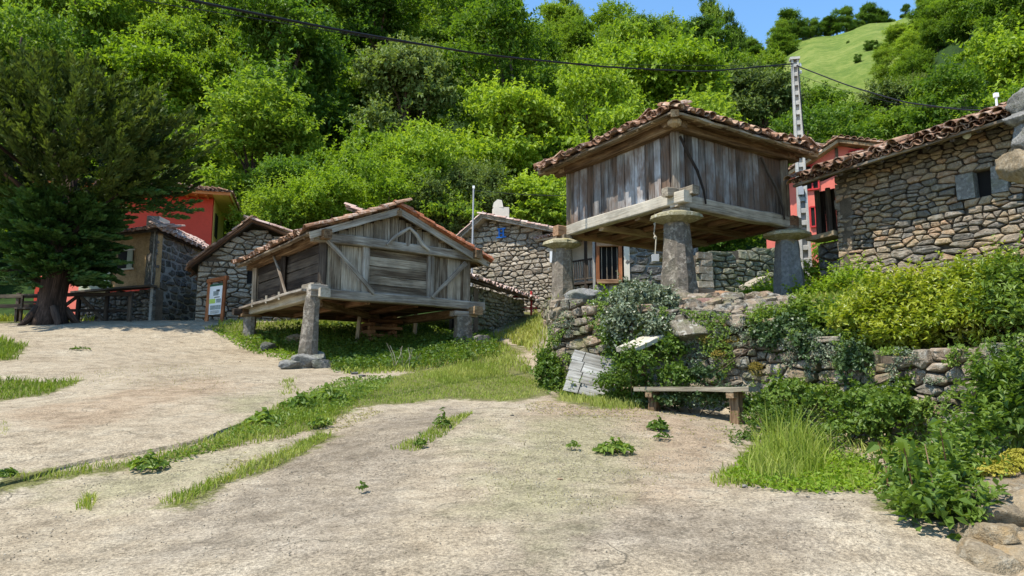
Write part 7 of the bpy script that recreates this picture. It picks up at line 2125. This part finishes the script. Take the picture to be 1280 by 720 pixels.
rosette('burdock clump in the middle of the grass strip', 375, 510, 26, 110, .14, 607, .22)
rosette('large burdock clump where the grass strip meets the crack', 410, 500, 24, 110, .14, 608, .25)
rosette('weed tuft below the burdock clumps', 400, 535, 15, 60, .10, 609, .2)
rosette('small dark upright weed in the thin middle grass line', 552, 535, 12, 60, .08, 610, .26)
rosette('small weed on the mound', 100, 438, 12, 40, .10, 611, .1)
rosette('seedling in the middle foreground', 452, 617, 8, 30, .05, 612, .08)
rosette('small leafy weed low in the thin grass line', 525, 560, 9, 40, .07, 613, .12)

# ============================================================ GRASS
rgG = np.random.RandomState(9)
def grass_obj(label, items, mat='grass'):
    Vs, Fs, Ts = [], [], []; off = 0
    for pts, hg, wd, ln in items:
        V, F, T = blades(pts, hg, wd, rgG, ln); Vs.append(V); Fs.append(F + off); Ts.append(T); off += len(V)
    V = np.concatenate(Vs); c0 = V.mean(0)
    me = np_mesh('grass', V - c0, np.concatenate(Fs), tint=np.concatenate(Ts)); me.materials.append(M[mat])
    o = link('grass', me, loc=c0); tagp(o, label, 'grass', kind='stuff')
    return len(V)
zgp = ZG['grass']
sc_ = lambda poly, dens, thr=.2, edge=.22, ns=.35: scatter(GP(poly) if not isinstance(poly, np.ndarray) else poly, dens, rgG, thr, ns, edge)
grass_obj('short bright grass strip crossing the middle of the yard', [(sc_([(369, 500), (415, 486), (487, 471), (581, 450), (690, 438), (692, 490), (640, 503), (565, 499), (456, 509), (430, 520), (380, 520)], 1000, .40, .3, .5), .055, .005, .9),
    (sc_([(520, 472), (580, 454), (640, 450), (640, 470), (560, 486)], 600, .38, .3), .12, .0055, .8), (sc_([(345, 478), (372, 470), (378, 490), (350, 496)], 400, .3), .08, .006, .8)])
grass_obj('grass growing along the long crack on the left', [(sc_([(-30, 612), (0, 598), (70, 590), (180, 572), (260, 550), (330, 516), (360, 500), (430, 505), (425, 530), (370, 548), (280, 566), (180, 584), (60, 604)], 1100, .50, .14), .10, .005, .9)])
grass_obj('thin lower grass line between the concrete patches', [(sc_([(195, 630), (262, 602), (330, 574), (395, 542), (418, 545), (352, 584), (285, 606), (230, 634)], 1900, .30, .10), .085, .005, .9),
    (sc_([(485, 562), (520, 548), (545, 530), (580, 518), (600, 512), (560, 545), (520, 566)], 1600, .35, .10), .075, .005, .9)])
grass_obj('grass patches on the mound at the left edge', [(sc_(ZG['grass'][3], 500, .25), .12, .008, .8), (sc_(ZG['grass'][4], 350, .1), .16, .010, .7)])
grass_obj('grass around and under the gabled granary', [(sc_([(255, 412), (320, 432), (392, 452), (430, 468), (520, 466), (600, 452), (690, 436), (690, 430), (610, 426), (600, 402), (460, 402), (330, 404), (280, 402)], 190, .22, .4, .6), .15, .011, .8)])
grass_obj('bright grassy bank between the barn and the terrace wall', [(sc_([(600, 424), (660, 404), (670, 390), (690, 388), (694, 420), (640, 424)], 260, .0, .3), .20, .016, .6)])
grass_obj('tall grass tuft standing at the right end of the bench', [(sc_([(925, 600), (940, 560), (990, 548), (1045, 565), (1030, 600), (985, 612)], 520, .3, .2), .30, .0055, .85), (sc_([(950, 590), (960, 560), (1010, 556), (1020, 600)], 260, .25, .15), .52, .0045, .6),
    (sc_([(880, 600), (940, 560), (1100, 580), (1110, 615), (900, 612)], 500, .3, .15), .10, .006, .8)])
grass_obj('sparse grass wisps at the foot of the terrace wall', [(sc_([(690, 500), (700, 484), (800, 494), (830, 508), (760, 514)], 600, .3), .12, .006, .7), (sc_([(1040, 560), (1100, 545), (1240, 545), (1240, 570), (1120, 580)], 400, .35), .14, .006, .7)])
grass_obj('meadow grass behind the fence at the far left', [(np.stack([rgG.uniform(-26, -13.2, 9000), rgG.uniform(27.2, 34, 9000)], 1), .30, .03, .6)], 'grass_meadow' if 'grass_meadow' in M else 'grass')
grass_obj('small foreground tufts near the lower left corner', [(sc_([(85, 640), (100, 620), (130, 618), (120, 642)], 1500, .4, .08), .09, .005, .9), (sc_([(-20, 545), (10, 530), (14, 545), (0, 556)], 900, .3, .1), .08, .005, .9)])
grass_obj('dry wisps scattered on the bare ground', [(sc_([(560, 630), (600, 560), (700, 520), (820, 530), (880, 600), (760, 660)], 120, .52, .3), .035, .003, 1.0), (sc_([(0, 590), (0, 480), (250, 450), (330, 500), (200, 560)], 60, .55, .3), .04, .004, 1.0)], 'dry_grass')
grass_obj('wild grass on the terrace between the pillars', [(np.array([p for p in np.stack([rgG.uniform(1.3, 12, 9000), rgG.uniform(13.5, 27, 9000)], 1) if poly_in(TPOLY, p[:1], p[1:])[0] and vnoise(p[0], p[1], 1.2) > .45]), .16, .014, .7)])
# white dead twigs under the gabled granary
qq = G(500, 462); t = thing('dead_twigs', 'bleached dead twigs standing in the grass before the timber stack', 'twigs', qq)
for k_ in range(9):
    a = qq + V3((rnd.uniform(-.15, .35), rnd.uniform(-.1, .1), 0)); b = a + V3((rnd.uniform(-.25, .3), rnd.uniform(-.1, .1), rnd.uniform(.35, .7)))
    MB().tube([a, a.lerp(b, .6) + V3((.03, 0, 0)), b], [.009, .007, .004], 4).build('twig', M['pale_wood'], t)
# loose stones on the ground
for k_ in range(26):
    px_, py_ = [(443, 468), (452, 471), (436, 466), (300, 452), (560, 470), (690, 505), (716, 508), (850, 520), (905, 540), (930, 610), (1070, 600), (1090, 612), (350, 470), (60, 520), (220, 440), (110, 560), (640, 520), (590, 600), (470, 560), (760, 520), (1010, 622), (1040, 625), (880, 560), (250, 500), (300, 590), (700, 600)][k_]
    q = G(px_, py_); s_ = rnd.uniform(.03, .09)
    if k_ < 3: s_ = .13
    if k_ not in (0, 1, 2, 9, 10): s_ = rnd.uniform(.02, .045)
    o = link('pebble', stone_mesh(k_ % 6, M['stone_dark' if k_ < 3 else 'stone_b'], 'b'), loc=q + UP * s_ * .15); o.scale = (s_ * 1.4, s_, s_ * .6); o.rotation_euler = (0, 0, k_)
    tagp(o, 'small loose stone lying on the bare ground of the yard' if k_ >= 3 else 'small dark stone by the front post of the gabled granary', 'stone', 'loose pebbles in the yard' if k_ >= 3 else 'dark stones by the front post')

# gravel and litter too small to count
def litter(label, polys, n, s0, s1, mat, seed, flake=False):
    r_ = np.random.RandomState(seed); P_ = []
    for pg in polys:
        g_ = GP(pg) if not isinstance(pg, np.ndarray) else pg
        lo = g_.min(0); hi = g_.max(0); q = r_.uniform(lo, hi, (int(n / len(polys) * 3), 2))
        m = poly_in(g_, q[:, 0], q[:, 1]) & (vnoise(q[:, 0], q[:, 1], .5, 7) * .6 + vnoise(q[:, 0], q[:, 1], .13, 3) * .5 + r_.rand(len(q)) * .25 > .66); P_.append(q[m])
    p_ = np.concatenate(P_); z_ = H(p_[:, 0], p_[:, 1]); c0 = np.array([p_[:, 0].mean(), p_[:, 1].mean(), z_.mean()])
    if flake:
        Cn = np.stack([p_[:, 0], p_[:, 1], z_ + .012], 1); V, F = leaf_arrays(Cn, np.array([0, 0, 1.0]) + r_.normal(size=(len(Cn), 3)) * .3, s1, s1 * .5, r_); T = np.repeat(r_.rand(len(Cn)), 2)
    else:
        U = np.array([(1, 0, 0), (-.5, .85, 0), (-.5, -.85, 0), (0, .1, .8), (0, 0, -.6)]); FU = np.array([(0, 1, 3), (1, 2, 3), (2, 0, 3), (1, 0, 4), (2, 1, 4), (0, 2, 4)])
        s_ = r_.uniform(s0, s1, len(p_)) ; th = r_.uniform(0, 6.28, len(p_)); cs, sn = np.cos(th), np.sin(th)
        jj = U[None] * r_.uniform(.7, 1.3, (len(p_), 5, 3)) * s_[:, None, None]
        V = np.stack([jj[..., 0] * cs[:, None] - jj[..., 1] * sn[:, None] + p_[:, None, 0], jj[..., 0] * sn[:, None] + jj[..., 1] * cs[:, None] + p_[:, None, 1], jj[..., 2] + z_[:, None] + .004], -1).reshape(-1, 3)
        F = (FU[None] + np.arange(len(p_))[:, None, None] * 5).reshape(-1, 3); T = np.repeat(r_.rand(len(p_)), 6)
    me = np_mesh('gravel', V - c0, F, tint=T); me.materials.append(M[mat]); o = link('leaf_litter' if flake else 'gravel', me, loc=c0); tagp(o, label, 'litter' if flake else 'gravel', kind='stuff')
yard = [(-100, 700), (0, 610), (260, 560), (440, 515), (640, 500), (800, 510), (920, 540), (900, 600), (1080, 620), (1120, 720)]
litter('fine gravel grains strewn over the bare yard', [yard, [(0, 600), (-60, 480), (200, 440), (400, 470), (330, 510), (250, 552)], [(560, 560), (640, 500), (920, 535), (900, 600), (760, 640)]], 9000, .003, .010, 'stone_pale', 701)
litter('dry leaf litter lying along the foot of the terrace wall', [[(640, 510), (700, 495), (820, 505), (930, 540), (920, 560), (800, 530), (690, 520)], [(1030, 560), (1150, 555), (1200, 580), (1100, 610), (1040, 590)], [(330, 545), (440, 505), (480, 515), (420, 545), (300, 600), (250, 610)]], 2600, .01, .035, 'dry_grass', 702, True)
